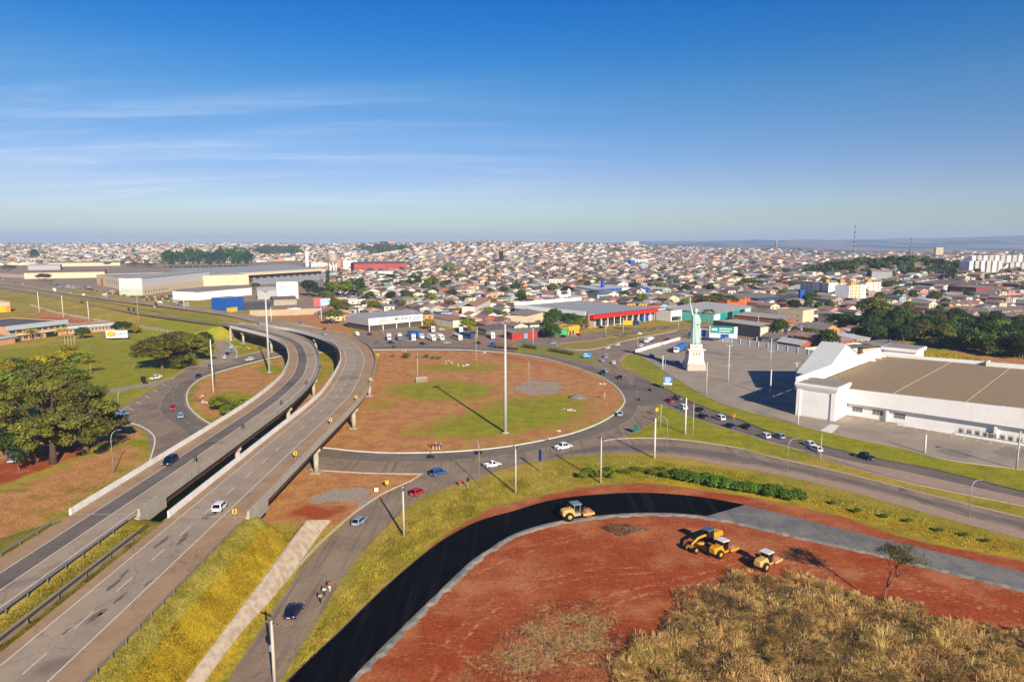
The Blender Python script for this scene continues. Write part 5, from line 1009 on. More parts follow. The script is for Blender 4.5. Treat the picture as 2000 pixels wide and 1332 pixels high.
uniq([(o, ('palm' if 'palm' in o.name else 'green tree')+' in the roadside row before the apartments') for o in TREES if o.get('group') == 'palms and trees before the apartments'])
for i in range(7): tree_px('palm', (1203+i*17.5 if i < 3 else 1224+(i-3)*26, (664, 660, 655, 658, 652, 648, 644)[i]), (651, 649, 646, 648, 644, 640, 636)[i], 12, None, 'little palms on the avenue median')
uniq([(o, 'little palm on the strip before the supermarket forecourt') for o in TREES if o.get('group') == 'little palms on the avenue median'])
for i in range(11): tree_px('euca', (326+i*16+R.uniform(-3, 3), 523-i*.2), 484+R.uniform(-1, 9)-(4 if i in (6, 7) else 0), 27, None, 'eucalyptus row behind the loading shed')
uniq([(o, 'tall green eucalyptus in the row behind the long loading shed') for o in TREES if o.get('group') == 'eucalyptus row behind the loading shed'])
for i, (k, x, y, tp, w) in enumerate((('dark', 68, 508, 486, 16), ('olive', 86, 550, 533, 30), ('olive', 18, 533, 516, 28), ('round', 420, 577, 570, 22), ('olive', 445, 576, 569, 20), ('palm', 246, 565, 545, 10), ('palm', 254, 566, 548, 10), ('palm', 263, 566, 552, 10), ('olive', 180, 518, 511, 24), ('olive', 210, 519, 511, 22), ('olive', 260, 521, 512, 30), ('olive', 290, 522, 513, 30), ('round', 500, 565, 552, 18))): tree_px(k, (x, y), tp, w, None, 'trees on the industrial side')
uniq([(o, {'d': 'tall dark', 'o': 'olive green', 'r': 'small green', 'p': 'thin'}[o.name[0]]+(' palm' if 'palm' in o.name else ' tree')+' near the industrial halls at left') for o in TREES if o.get('group') == 'trees on the industrial side'])
# ---- wood on the right
wd = []
for i in range(170):
    t_ = R.random(); x = 1690+t_*345; y0, y1 = 612+t_*36, 664+t_*43; y = y0+(y1-y0)*R.random()
    g = G(x, y); g.x += 0; wd.append(mk_tree(R.choice(('dark', 'round', 'round', 'bright', 'olive', 'dark')), g, R.uniform(5, 13), R.uniform(9, 14), None, 'trees of the wood behind the store'))
uniq([(o, o.name.split('.')[0].replace('_', ' ')+' in the '+('front' if o.location.y < 385 else 'middle' if o.location.y < 430 else 'back')+' of the wood behind the white store') for o in wd])
# ---- bare tree at the lower right
def bare_tree():
    g = P(1727, 1180); r = thing('bare_tree', 'thin nearly leafless tree at the edge of the dry grass', 'tree', tuple(g)); m = MB(); tips = []; q = random.Random(8)
    def br(p, d, L, rad, lv):
        e = p+d*L; mid = p.lerp(e, .5)+Vector((q.uniform(-1, 1), q.uniform(-1, 1), 0))*L*.06; m.tube([p, mid, e], [rad, rad*.8, rad*.6], 5 if lv > 1 else 7)
        if lv >= 7: tips.append(e); return
        for k in range(2 if lv < 1 else q.choice((2, 3))):
            a = q.uniform(0, 6.28); s_ = q.uniform(.35, .75); dd = (d+Vector((math.cos(a)*s_, math.sin(a)*s_, .12))).normalized(); br(e, dd, L*q.uniform(.62, .82), rad*.66, lv+1)
    br(Vector((0, 0, -.3)), Vector((.06, 0, 1)).normalized(), 3.1, .19, 0); m.build('trunk', BARK, r)
    tp = [t for t in tips if q.random() < .75]; c = np.repeat(np.array([tuple(t) for t in tp]), 6, 0)+NR.normal(size=(6*len(tp), 3))*.3; link(bpy.data.objects.new('leaves', quads_mesh('leaves', c, NR.normal(size=c.shape), .075, NR.uniform(0, 1, len(c)), LW)), r)
bare_tree()
# ---- tall dry grass, lower right, and shorter tufts
def blades(name, pts, h, w, mt, lean, label, swirl=9.):
    n = len(pts); x, y = pts[:, 0], pts[:, 1]; z = T(x, y); f = wav(x, y, swirl*2, .3)*2.6+wav(x, y, swirl*.7, 1.)*1.2+NR.normal(size=n)*.45
    dx, dy = np.cos(f), np.sin(f); hh = h*NR.uniform(.55, 1.25, n)*(.7+.5*np.clip(wav(x, y, swirl*1.1, 2.)+.6, 0, 1)); ln = lean*NR.uniform(.3, 1.3, n)
    p0 = np.stack([x, y, z-.05], 1); p1 = p0+np.stack([dx*hh*ln*.35, dy*hh*ln*.35, hh*.68], 1); p2 = p0+np.stack([dx*hh*ln*1.05, dy*hh*ln*1.05, hh*(1-.32*ln)], 1)
    s = np.stack([-dy, dx, np.zeros(n)], 1); a = NR.uniform(0, 3.14, n)[:, None]; s = s*np.cos(a)+np.stack([dx, dy, 0*dx], 1)*np.sin(a); ww = (w*NR.uniform(.6, 1.4, n))[:, None]
    v = np.stack([p0-s*ww, p0+s*ww, p1+s*ww*.8, p1-s*ww*.8, p2], 1).reshape(-1, 3); i = np.arange(n)*5
    me = bpy.data.meshes.new(name); me.vertices.add(5*n); me.vertices.foreach_set('co', v.astype(np.float32).ravel())
    lp = np.stack([i, i+1, i+2, i+3, i+3, i+2, i+4], 1).ravel().astype(np.int32); me.loops.add(7*n); me.loops.foreach_set('vertex_index', lp)
    st = np.stack([np.arange(n)*7, np.arange(n)*7+4], 1).ravel().astype(np.int32); tt = np.tile([4, 3], n).astype(np.int32); me.polygons.add(2*n); me.polygons.foreach_set('loop_start', st); me.polygons.foreach_set('loop_total', tt); me.update(calc_edges=True)
    tone = np.repeat(np.clip(.45+.35*wav(x, y, 7., 5.)+NR.normal(size=n)*.2, 0, 1), 2); at = me.attributes.new('tone', 'FLOAT', 'FACE'); at.data.foreach_set('value', tone.astype(np.float32)); me.materials.append(mt)
    o = link(bpy.data.objects.new(name, me)); o['kind'] = 'stuff'; o['label'] = label; return o
def scatter(polys, n, world=False):
    out = []
    for pl in polys:
        q = [(p[0], p[1]) for p in (pl if world else PP(pl))]; a = np.array(q); lo, hi = a.min(0), a.max(0); p = NR.uniform(lo, hi, (n*3, 2)); ins = np.zeros(len(p), bool)
        for i in range(len(a)):
            u_, v_ = a[i], a[(i+1) % len(a)]; c = (u_[1] > p[:, 1]) != (v_[1] > p[:, 1]); ins ^= c & (p[:, 0] < (v_[0]-u_[0])*(p[:, 1]-u_[1])/(v_[1]-u_[1]+1e-12)+u_[0])
        out.append(p[ins])
    p = np.concatenate(out); NR.shuffle(p); return p[:n]
TANP = [(1190,1345),(1228,1270),(1302,1230),(1342,1172),(1440,1132),(1560,1130),(1640,1152),(1740,1182),(1830,1207),(1900,1227),(2010,1242),(2150,1280),(2150,1400),(1190,1400)]
def tussocks(name, cen, per, h, w, mt, label, spread=.28):
    k = len(cen); sz = NR.uniform(.55, 1.45, k)*(.75+.5*np.clip(wav(cen[:, 0], cen[:, 1], 13., 2.)+.5, 0, 1)); cid = np.repeat(np.arange(k), per); n = len(cid); off = NR.normal(size=(n, 2))*spread*sz[cid][:, None]
    p = cen[cid]+off; f = wav(cen[:, 0], cen[:, 1], 16., .3)*2.8; d = off/np.maximum(.05, np.linalg.norm(off, axis=1))[:, None]*.9+np.stack([np.cos(f), np.sin(f)], 1)[cid]*.85+NR.normal(size=(n, 2))*.3; d /= np.maximum(.05, np.linalg.norm(d, axis=1))[:, None]
    hh = h*sz[cid]*NR.uniform(.6, 1.15, n); ln = NR.uniform(.45, 1.35, n); z = T(p[:, 0], p[:, 1]); p0 = np.stack([p[:, 0], p[:, 1], z-.05], 1); D = np.stack([d[:, 0], d[:, 1], 0*z], 1); up = np.array([0, 0, 1.])
    p1 = p0+D*(hh*ln*.4)[:, None]+up*(hh*.72)[:, None]; p2 = p0+D*(hh*ln*1.15)[:, None]+up*(hh*np.clip(1.02-.5*ln, .25, 1))[:, None]; s_ = np.stack([-D[:, 1], D[:, 0], 0*z+.15], 1); ww = (w*NR.uniform(.6, 1.4, n))[:, None]
    v = np.stack([p0-s_*ww, p0+s_*ww, p1+s_*ww*.8, p1-s_*ww*.8, p2], 1).reshape(-1, 3); i = np.arange(n)*5; me = bpy.data.meshes.new(name); me.vertices.add(5*n); me.vertices.foreach_set('co', v.astype(np.float32).ravel())
    lp = np.stack([i, i+1, i+2, i+3, i+3, i+2, i+4], 1).ravel().astype(np.int32); me.loops.add(7*n); me.loops.foreach_set('vertex_index', lp); st = np.stack([np.arange(n)*7, np.arange(n)*7+4], 1).ravel().astype(np.int32); me.polygons.add(2*n); me.polygons.foreach_set('loop_start', st); me.polygons.foreach_set('loop_total', np.tile([4, 3], n).astype(np.int32)); me.update(calc_edges=True)
    tone = np.clip(NR.uniform(.1, .85, k)[cid]+NR.normal(size=n)*.15, 0, 1); at = me.attributes.new('tone', 'FLOAT', 'FACE'); at.data.foreach_set('value', np.repeat(tone, 2).astype(np.float32)); me.materials.append(mt); o = link(bpy.data.objects.new(name, me)); o['kind'] = 'stuff'; o['label'] = label; return o
GD = leafmat('grass_dry', '#8d6a28', '#eed28a', .5, 1.15); GDG = leafmat('grass_drygreen', '#757228', '#c2ba54', .5, 1.2)
OUTP = [(1130,1345),(1200,1262),(1285,1215),(1320,1160),(1430,1112),(1560,1112),(1650,1138),(1750,1170),(1840,1195),(1910,1214),(2010,1228),(2150,1270),(2150,1400),(1130,1400)]
def thin(p, th): return p[(wav(p[:, 0], p[:, 1], 9., 1.3)+.6*wav(p[:, 0], p[:, 1], 3.1, .2)+NR.normal(size=len(p))*.25) > th]
tussocks('dry_grass', thin(scatter([TANP], 3900), -.3), 32, 1.05, .04, GD, 'tall tangled straw-coloured dry grass in the lower right corner')
tussocks('dry_grass', thin(scatter([OUTP], 1500), .15), 22, .7, .036, GD, 'low straw tufts thinning out round the dry grass')
tussocks('dry_grass', thin(scatter([TANP], 800), .0), 26, 1.0, .045, GDG, 'greenish tufts among the tall dry grass')
tussocks('plume_grass', scatter([[(1420,1240),(1900,1260),(1980,1330),(1400,1330)]], 26), 60, 2.1, .04, GD, 'upright tan plumes standing out of the dry grass', .2)
blades('scrub_grass', scatter([[(960,1250),(1060,1175),(1170,1170),(1200,1200),(1240,1235),(1205,1290),(1180,1345),(870,1345)], [(1170,1030),(1215,1022),(1270,1035),(1210,1048)]], 5000), .45, .04, leafmat('grass_scrub', '#8d6a48', '#d0ae84', .45), 1.5, 'sparse pale stubble on the red soil', 5.)
blades('verge_grass', scatter([[(565,1335),(655,1236),(735,1155),(812,1085),(862,1043),(912,1012),(962,986),(1040,965),(1040,925),(960,935),(880,968),(800,1010),(720,1090),(630,1215),(560,1325)], [(1040,960),(1130,945),(1200,938),(1330,945),(1450,960),(1650,1003),(1850,1060),(2000,1088),(2000,1065),(1850,1028),(1650,975),(1450,925),(1280,900),(1130,905),(1040,930)]], 26000), .38, .05, leafmat('grass_verge', '#8a7c1a', '#c9b548', .45), 1., 'dry yellow grass on the verge of the lower road', 8.)
blades('slope_grass', scatter([[(-43.3, 62), (-43.3, 119), (-39.6, 128), (-39.6, 62)]], 17000, True), .34, .04, leafmat('grass_gold', '#8f8210', '#cab42c', .45), .8, 'golden grass on the lower embankment slope', 6.)
blades('slope_grass', scatter([[(-45.4, 62), (-45.4, 117), (-43.1, 118), (-43.1, 62)]], 9000, True), .26, .04, leafmat('grass_slope', '#8a8434', '#c0b464', .45), .8, 'paler short grass along the top of the embankment', 6.)
blades('median_grass', scatter([[(-65, 60), (-65, 108), (-62.4, 109), (-62.4, 60)], [(-61.2, 62), (-61.2, 108), (-59.9, 108), (-59.9, 62)], [(-95, 80), (-78.5, 80), (-78.5, 150), (-110, 160)]], 14000, True), .3, .04, leafmat('grass_median', '#757022', '#b5a848', .45), .8, 'short yellow-green grass on the median and left verge', 6.)
# ================================================================ vehicles
def paint(name, c, rough=.3): return M('paint_'+name, c, rough, .04, .5, spec=.5, coat=.4)
PNT = {k: paint(k, c) for k, c in (('white', '#d8d8d4'), ('silver', '#a3a7ab'), ('greyblue', '#7f8fa3'), ('navy', '#131b33'), ('black', '#14151a'), ('red', '#a3161c'), ('blue', '#2a4d86'), ('grey', '#5b5f66'), ('lightblue', '#7da0bd'), ('yellow', '#c99b1c'), ('darkred', '#6d1519'))}
TYRE = M('tyre_rubber', '#17171a', .85, .1); RIM = M('wheel_rim', '#8d8f92', .4, .1, metal=.4); CGL = M('car_glass', '#10161c', .08, .1, spec=.7); LAMPW = M('headlamp', '#d0d2cf', .2, .05); LAMPR = M('taillamp', '#8c1414', .3, .05); CHROME = M('bumper_grey', '#3c3d40', .6, .1); PLATE = M('number_plate', '#bcbcb8', .5, .05)
def rrect(x, hw, z0, z1, ch=.12): return [(x, -hw+ch*.6, z0), (x, hw-ch*.6, z0), (x, hw, z0+ch), (x, hw, z1-ch), (x, hw-ch, z1), (x, -hw+ch, z1), (x, -hw, z1-ch), (x, -hw, z0+ch)]
def car_proto(name, kind):
    L, W_, Hh = {'hatch': (3.95, 1.72, 1.48), 'sedan': (4.4, 1.75, 1.46), 'suv': (4.5, 1.85, 1.68), 'pickup': (5.2, 1.86, 1.76), 'wagon': (4.5, 1.76, 1.5), 'smallpickup': (4.5, 1.7, 1.56)}[kind]
    hw = W_/2; b = .88 if kind in ('suv', 'pickup') else .80; r = thing(name, None, 'car'); m = MB(); f, e = L/2, -L/2
    prof = [(e, .34, b-.16, hw*.86), (e+.12, .26, b-.02, hw*.96), (e+.7, .22, b, hw), (0, .20, b, hw), (f-1.1, .22, b-.02, hw), (f-.35, .24, b-.12, hw*.96), (f-.05, .30, b-.26, hw*.84), (f, .36, b-.34, hw*.78)]
    m.loft([rrect(x, w, z0, z1) for x, z0, z1, w in prof], 0)
    # cabin: (front base, front top, rear top, rear base) stations
    c = {'hatch': (1.0, .25, -1.35, -1.85), 'sedan': (.95, .2, -.95, -1.6), 'suv': (1.05, .35, -1.75, -2.1), 'wagon': (1., .25, -1.8, -2.15), 'pickup': (1.15, .5, -.85, -1.05), 'smallpickup': (.85, .25, -.45, -.6)}[kind]
    bw, tw = hw*.93, hw*.74
    def ring(z, xf, xr, w): return [(xf, -w, z), (xf+.05, 0, z), (xf, w, z), (xr, w, z), (xr-.03, 0, z), (xr, -w, z)]
    m.loft([ring(b-.06, c[0], c[3], bw), ring((b+Hh)/2, (c[0]+c[1])/2+.03, (c[2]+c[3])/2-.02, (bw+tw)/2+.03), ring(Hh-.07, c[1]+.05, c[2]-.04, tw), ring(Hh, c[1]-.18, c[2]+.15, tw*.82)], 0)
    if kind in ('pickup', 'smallpickup'):
        bz = b+.12; m.box(e+.05, -hw*.98, b-.3, c[3]-.1, -hw*.88, bz); m.box(e+.05, hw*.88, b-.3, c[3]-.1, hw*.98, bz); m.box(e+.02, -hw*.879, b-.3, e+.1, hw*.879, bz)
    m.build('body', PNT['white'], r)
    g = MB(); o = .015; zb, zt = b+.02, Hh-.1
    def at(t, s):                                        # front/rear x and half width at height fraction t
        return c[0]+(c[1]-c[0])*t, c[3]+(c[2]-c[3])*t, bw+(tw-bw)*t
    (f0, r0, w0), (f1, r1, w1) = at(.06, 0), at(.88, 0)
    g.quad((f0+.07, -w0*.9, zb), (f0+.07, w0*.9, zb), (f1+.075, w1*.88, zt), (f1+.075, -w1*.88, zt)); wind = g.build('windscreen', CGL, r)
    g = MB(); g.quad((r0-.06, w0*.88, zb+.03), (r0-.06, -w0*.88, zb+.03), (r1-.05, -w1*.85, zt), (r1-.05, w1*.85, zt)); g.build('rear_window', CGL, r)
    for s in (-1, 1):
        g = MB(); n = 1 if kind == 'smallpickup' else 2
        for k in range(n):
            a0, a1 = k/n, (k+1)/n; X0 = lambda a, t: (r0+.18+(f0-.12-r0-.18)*a) if t == 0 else (r1+.12+(f1-.06-r1-.12)*a)
            q = [(X0(a0+.02, 0), s*(w0+.035), zb+.02), (X0(a1-.02, 0), s*(w0+.035), zb+.02), (X0(a1-.02, 1), s*(w1+.045), zt-.02), (X0(a0+.02, 1), s*(w1+.045), zt-.02)]
            g.quad(*(q if s < 0 else q[::-1]))
        g.build('side_window', CGL, r)
    for x in (f-.82, e+.78):
        for s in (-1, 1):
            rad = .36 if kind in ('suv', 'pickup') else .31; g = MB(); g.cyl((x, s*(hw-.17) if s > 0 else s*(hw+.03), rad), rad, .2, 14, 0, 'y'); wh = g.build('wheel', TYRE, r); g = MB(); g.cyl((x, s*(hw+.031) if s > 0 else s*(hw+.05), rad), rad*.62, .02, 10, 0, 'y'); g.build('rim', RIM, wh)
    for s in (-1, 1):
        g = MB(); g.bbox((f-.13, s*hw*.62, b-.36), (.22, .36, .15), 0, .03); g.build('headlight', LAMPW, r); g = MB(); g.bbox((e+.06, s*hw*.74, b-.32), (.14, .26, .22), 0, .03); g.build('taillight', LAMPR, r)
        g = MB(); g.bbox((c[0]-.1, s*(hw+.09), b+.02), (.12, .2, .13), 0, .03); g.build('mirror', CHROME, r)
    g = MB(); g.box(e-.03, -.26, .48, e+.02, .26, .6); g.build('number_plate', PLATE, r); g = MB(); g.box(f-.12, -hw*.7, .32, f+.015, hw*.7, .44); g.build('bumper', CHROME, r)
    return r
CARP = {k: car_proto('parked_car' if 0 else ('pickup_truck' if 'pickup' in k else 'car'), k) for k in ('hatch', 'sedan', 'suv', 'wagon', 'pickup', 'smallpickup')}
_used = set()
for k in CARP: KIDS[CARP[k].name] = list(CARP[k].children)
for k in CARP: 
    for ch in list(CARP[k].children):
        if ch.children: KIDS[ch.name] = list(ch.children)
def dup2(o, **kw): return dup(o, **kw)
def placed(proto_, key, loc, rz, label, cat, group, color=None):
    if key not in _used:
        _used.add(key); o = proto_; o.location = loc; o.rotation_euler = (0, 0, rz)
    else: o = clone(proto_); o.location = loc; o.rotation_euler = (0, 0, rz)
    o['label'] = label or ''; o['category'] = cat
    if not label: del o['label']
    if group: o['group'] = group
    elif 'group' in o: del o['group']
    if color:
        for ch in CH[o.name]:
            if ch.name.split('.')[0] in ('body', 'cab'): ch.material_slots[0].link = 'OBJECT'; ch.material_slots[0].material = PNT[color]
    return o
CH = {}
def childmap():
    for o in bpy.data.objects:
        if o.parent is not None: CH.setdefault(o.parent.name, []).append(o)
def clone(o, parent=None):
    c = o.copy(); COL.objects.link(c); c.parent = parent
    if parent is not None: CH.setdefault(parent.name, []).append(c)
    for ch in CH.get(o.name, []): clone(ch, c)
    return c
def truck_proto(kind):
    r = thing({'box': 'box_truck', 'semi': 'semi_truck', 'bus': 'bus', 'van': 'van', 'tank': 'tank_truck', 'flat': 'flatbed_truck'}[kind], None, 'truck'); m = MB()
    L = {'box': 8.5, 'semi': 14, 'bus': 11, 'van': 5.4, 'tank': 8.5, 'flat': 17}[kind]; f = L/2; W_ = 2.4 if kind != 'van' else 1.95; hw = W_/2
    if kind in ('bus', 'van'):
        H_ = 3.1 if kind == 'bus' else 2.1; m.loft([rrect(-f, hw*.92, .4, H_-.15), rrect(-f+.2, hw, .35, H_), rrect(f-(.5 if kind == 'bus' else 1.5), hw, .35, H_), rrect(f-(.1 if kind == 'bus' else .9), hw*.96, .35, H_-.2 if kind == 'bus' else 1.2), rrect(f, hw*.9, .4, H_-.9 if kind == 'bus' else .9)], 0); m.build('body', PNT['white'], r)
        for s in (-1, 1): g = MB(); g.box(-f*.9 if kind == 'bus' else f-2.6, s*hw-.02, H_*.5, f*.85 if kind == 'bus' else f-1.5, s*hw+.02, H_*.82); g.build('side_window', CGL, r)
        g = MB(); x = f-.13 if kind == 'bus' else f-1.2; g.add([(x+.12, -hw*.85, H_*.5), (x+.12, hw*.85, H_*.5), (x-.02 if kind == 'bus' else x-.35, hw*.8, H_*.88), (x-.02 if kind == 'bus' else x-.35, -hw*.8, H_*.88)], [(0, 1, 2, 3)]); g.build('windscreen', CGL, r)
    else:
        cl = 2.1; m.loft([rrect(f-cl, hw*.96, .55, 2.9, .15), rrect(f-.45, hw*.96, .5, 2.9, .15), rrect(f-.12, hw*.94, .5, 1.9, .12), rrect(f, hw*.9, .5, 1.6, .12)], 0); m.build('cab', PNT['white'], r)
        g = MB(); g.quad((f-.09, -hw*.82, 1.92), (f-.09, hw*.82, 1.92), (f-.40, hw*.8, 2.72), (f-.40, -hw*.8, 2.72)); g.build('windscreen', CGL, r)
        for s in (-1, 1): g = MB(); g.box(f-1.5, s*hw*.965-.02, 1.75, f-.6, s*hw*.965+.02, 2.5); g.build('side_window', CGL, r); g = MB(); g.bbox((f-.03, s*hw*.65, .8), (.12, .4, .25), 0, .03); g.build('headlight', LAMPW, r)
        g = MB(); g.box(-f, -.5, .6, f-cl, .5, .85); g.build('chassis', CHROME, r); g = MB()
        if kind in ('box', 'semi'): g.bbox((-(cl+.3)/2, 0, .95), (L-cl-.3, W_, 2.9 if kind == 'semi' else 2.5), 0, .06); g.build('cargo_box', PNT['white'] if kind == 'box' else M('trailer_grey', '#a9adb0', .5, .06), r)
        elif kind == 'tank': g.tube([(-f, 0, 1.95), (-f+.2, 0, 1.95), (f-cl-.6, 0, 1.95), (f-cl-.4, 0, 1.95)], [.7, 1.05, 1.05, .7], 14); g.build('tank', PNT['white'], r)
        else: g.box(-f, -hw, 1.0, f-cl-.5, hw, 1.25); g.build('load_bed', M('bed_wood', '#6b5140', .9, .2), r); g = MB(); g.bbox((-.9, 0, 1.253), (L-cl-4, W_*.9, 1.1), 0, .1); g.build('load', M('tarp_brown', '#7d5f48', .9, .2), r)
    for x in ([f-1.2, -f+1.2] if kind in ('bus', 'van', 'box', 'tank') else [f-1.3, f-4.2, -f+1.2, -f+2.4, -f+3.6]):
        for s in (-1, 1): rad = .48 if kind != 'van' else .34; g = MB(); g.cyl((x, s*hw-.28 if s > 0 else s*hw-.02, rad), rad, .3, 14, 0, 'y'); wh = g.build('wheel', TYRE, r); g = MB(); g.cyl((x, s*hw+.021 if s > 0 else s*hw-.04, rad), rad*.55, .02, 10, 0, 'y'); g.build('rim', RIM, wh)
    return r
TRK = {k: truck_proto(k) for k in ('box', 'semi', 'bus', 'van', 'tank', 'flat')}
def bike_proto():
    r = thing('motorcycle', None, 'motorcycle'); m = MB(); m.tube([(-.6, 0, .75), (-.1, 0, .82), (.25, 0, .95), (.5, 0, .9)], [.12, .16, .2, .1], 8); m.box(-.25, -.14, .3, .25, .14, .65); m.tube([(.45, 0, .95), (.68, 0, .32)], .05, 6); m.tube([(.42, -.35, 1.08), (.42, .35, 1.08)], .03, 6); m.build('frame', PNT['black'], r)
    for x in (-.65, .68): g = MB(); g.cyl((x, -.06, .31), .31, .12, 14, 0, 'y'); g.build('wheel', TYRE, r)
    return r
BIKE = bike_proto()
# ---- people: one continuous lofted body; clothing and hair are children
SKIN = M('skin', '#8d5f45', .6, .08)
def skin_part(name, verts, edges, rad, mt, parent, root=0):
    me = bpy.data.meshes.new(name); me.from_pydata(verts, edges, []); o = bpy.data.objects.new(name, me); link(o, parent); me.materials.append(mt)
    md = o.modifiers.new('skin', 'SKIN')
    for i, v in enumerate(me.skin_vertices[0].data): v.radius = (rad[i], rad[i]); v.use_root = i == root
    s = o.modifiers.new('sub', 'SUBSURF'); s.levels = 1; s.render_levels = 1; md.use_smooth_shade = True; return o
def person(loc, rz, top, legs, hair, label, stride=.25, arm=.15, ride=False, h=1.7, group=None, helmet=False):
    r = thing('person', label, 'person', loc, rz, group); k = h/1.7; s = stride
    hp = .93 if not ride else .86
    V = [(0, 0, hp), (0, 0, hp+.25), (.02, 0, hp+.48), (.03, 0, hp+.58), (.05, 0, hp+.70), (0, .1, hp-.06), (.0+s*.5+(.3 if ride else 0), .11+(.08 if ride else 0), hp-.45+(.25 if ride else 0)), (s+(.05 if ride else -.05), .11+(.08 if ride else 0), .08+(.22 if ride else 0)), (s+.17, .12+(.08 if ride else 0), .04+(.2 if ride else 0)), (0, -.1, hp-.06), (-s*.3+(.38 if ride else 0), -.11-(.08 if ride else 0), hp-.45+(.25 if ride else 0)), (-s+(.3 if ride else 0), -.11-(.08 if ride else 0), .08+(.22 if ride else 0)), (-s+.17+(.3 if ride else 0), -.12-(.08 if ride else 0), .04+(.2 if ride else 0)),
         (.0, .19, hp+.44), (-arm+(.3 if ride else 0), .25, hp+.18+(.05 if ride else 0)), (-arm*.4+(.5 if ride else .08), .26, hp-.05+(.22 if ride else 0)), (0, -.19, hp+.44), (arm+(.15 if ride else 0), -.25, hp+.18+(.05 if ride else 0)), (arm*1.4+(.3 if ride else .08), -.26, hp-.05+(.22 if ride else 0))]
    V = [(x*k, y*k, z*k) for x, y, z in V]
    E_ = [(0, 1), (1, 2), (2, 3), (3, 4), (0, 5), (5, 6), (6, 7), (7, 8), (0, 9), (9, 10), (10, 11), (11, 12), (2, 13), (13, 14), (14, 15), (2, 16), (16, 17), (17, 18)]
    rd = [.13, .12, .12, .055, .10, .085, .06, .045, .04, .085, .06, .045, .04, .06, .042, .036, .06, .042, .036]
    skin_part('body', V, E_, rd, SKIN, r)
    skin_part('shirt', [V[0], V[1], V[2], V[13], V[14], V[16], V[17]], [(0, 1), (1, 2), (2, 3), (3, 4), (2, 5), (5, 6)], [.155, .145, .15, .085, .065, .085, .065], top, r)
    skin_part('trousers', [V[0], V[5], V[6], V[7], V[9], V[10], V[11]], [(0, 1), (1, 2), (2, 3), (0, 4), (4, 5), (5, 6)], [.15, .11, .085, .065, .11, .085, .065], legs, r)
    m = MB(); m.ball((V[4][0]-.02, 0, V[4][2]+.05), .125 if not helmet else .15, 8, 6, 0); m.build('helmet' if helmet else 'hair', hair, r); return r
CL = {k: M('cloth_'+k, c, .9, .12, 3.) for k, c in (('red', '#a3262b'), ('white', '#c9c6bf'), ('pink', '#b98a80'), ('blue', '#2b3f66'), ('dark', '#23242a'), ('teal', '#2f7a78'), ('orange', '#c96a20'), ('khaki', '#8a7a58'), ('purple', '#4a3a78'))}
childmap()
AWAY = lambda p, d: None
def car(kind, px, to, color, label, z=0., group=None, cat=None):
    p = P(px[0], px[1], z); q = P(to[0], to[1], z); p.z = z+.03
    return placed(CARP[kind], kind, tuple(p), yaw_to(p, q), label, cat or ('pickup' if 'pickup' in kind else 'car'), group, color)
def truck(kind, px, to, color, label, z=None, group=None, cat='truck'):
    p = G(*px); q = G(*to); p.z += .03
    return placed(TRK[kind], 't'+kind, tuple(p), yaw_to(p, q), label, cat, group, color)
def moto(px, to, top, label, z=0., helm='dark'):
    p, q = P(*px), P(*to); b = placed(BIKE, 'bike', (p.x, p.y, .03), yaw_to(p, q), 'motorcycle under the '+label, 'motorcycle', None); person((p.x, p.y, .03), yaw_to(p, q), CL[top], CL['dark'], CL[helm], label, .05, 0, True, group=None, helmet=True)
Z8 = 8.
car('sedan', (575, 1198), (660, 1085), 'navy', 'dark navy saloon driving up the lower road beside three walkers')
car('hatch', (702, 1022), (775, 965), 'greyblue', 'silver-blue hatchback on the lower road near the pole shadow'); car('hatch', (816, 965), (895, 930), 'red', 'bright red hatchback climbing towards the roundabout')
car('suv', (857, 927), (935, 906), 'blue', 'steel-blue estate car entering the roundabout'); car('smallpickup', (962, 911), (1060, 892), 'white', 'small white pickup with open bed near the curved lamp'); car('pickup', (1101, 876), (1190, 858), 'white', 'white double-cab pickup on the lower ring')
car('sedan', (1212, 811), (1230, 780), 'silver', 'silver saloon hugging the right kerb of the island', )
car('suv', (332, 905), (225, 975), 'navy', 'dark blue estate car coming down the inner viaduct', Z8); car('hatch', (430, 994), (500, 925), 'white', 'white hatchback driving up the outer viaduct', Z8)
car('hatch', (635, 645), (610, 636), 'red', 'small red car at the far bend of the outer viaduct', Z8); car('sedan', (633, 654), (600, 641), 'silver', 'silver saloon in front of the red car on the outer viaduct', Z8); car('sedan', (588, 633), (560, 628), 'greyblue', 'blue-grey car farthest up the outer viaduct', Z8)
car('hatch', (338, 799), (335, 835), 'red', 'dark red hatchback waiting at the left junction'); car('sedan', (353, 815), (352, 855), 'lightblue', 'light blue saloon behind the dark red hatchback'); car('sedan', (239, 810), (300, 818), 'lightblue', 'pale blue saloon beside the big left tree')
car('hatch', (387, 738), (345, 760), 'navy', 'navy hatchback rounding the left island'); car('hatch', (411, 718), (370, 735), 'grey', 'grey hatchback behind the navy one on the left ring')
for (x, y, c_, l, k) in ((439, 700, 'white', 'white saloon at the head of the slip road queue', 'sedan'), (444, 694, 'black', 'dark hatchback, second in the slip road queue', 'hatch'), (449, 687, 'lightblue', 'blue hatchback, third in the slip road queue', 'hatch'), (452, 680, 'white', 'white hatchback, last in the slip road queue', 'hatch')): car(k, (x, y), (x-22, y+22), c_, l)
car('wagon', (487, 704), (455, 711), 'white', 'white estate car coming out from under the inner viaduct'); car('pickup', (304, 740), (270, 748), 'white', 'white pickup parked on the grass track'); car('hatch', (175, 766), (140, 769), 'white', 'white hatchback half hidden by the big left tree'); car('hatch', (196, 832), (225, 832), 'navy', 'dark blue car parked in the tree shade'); car('hatch', (229, 838), (260, 836), 'yellow', 'yellow car parked at the edge of the tree shade')
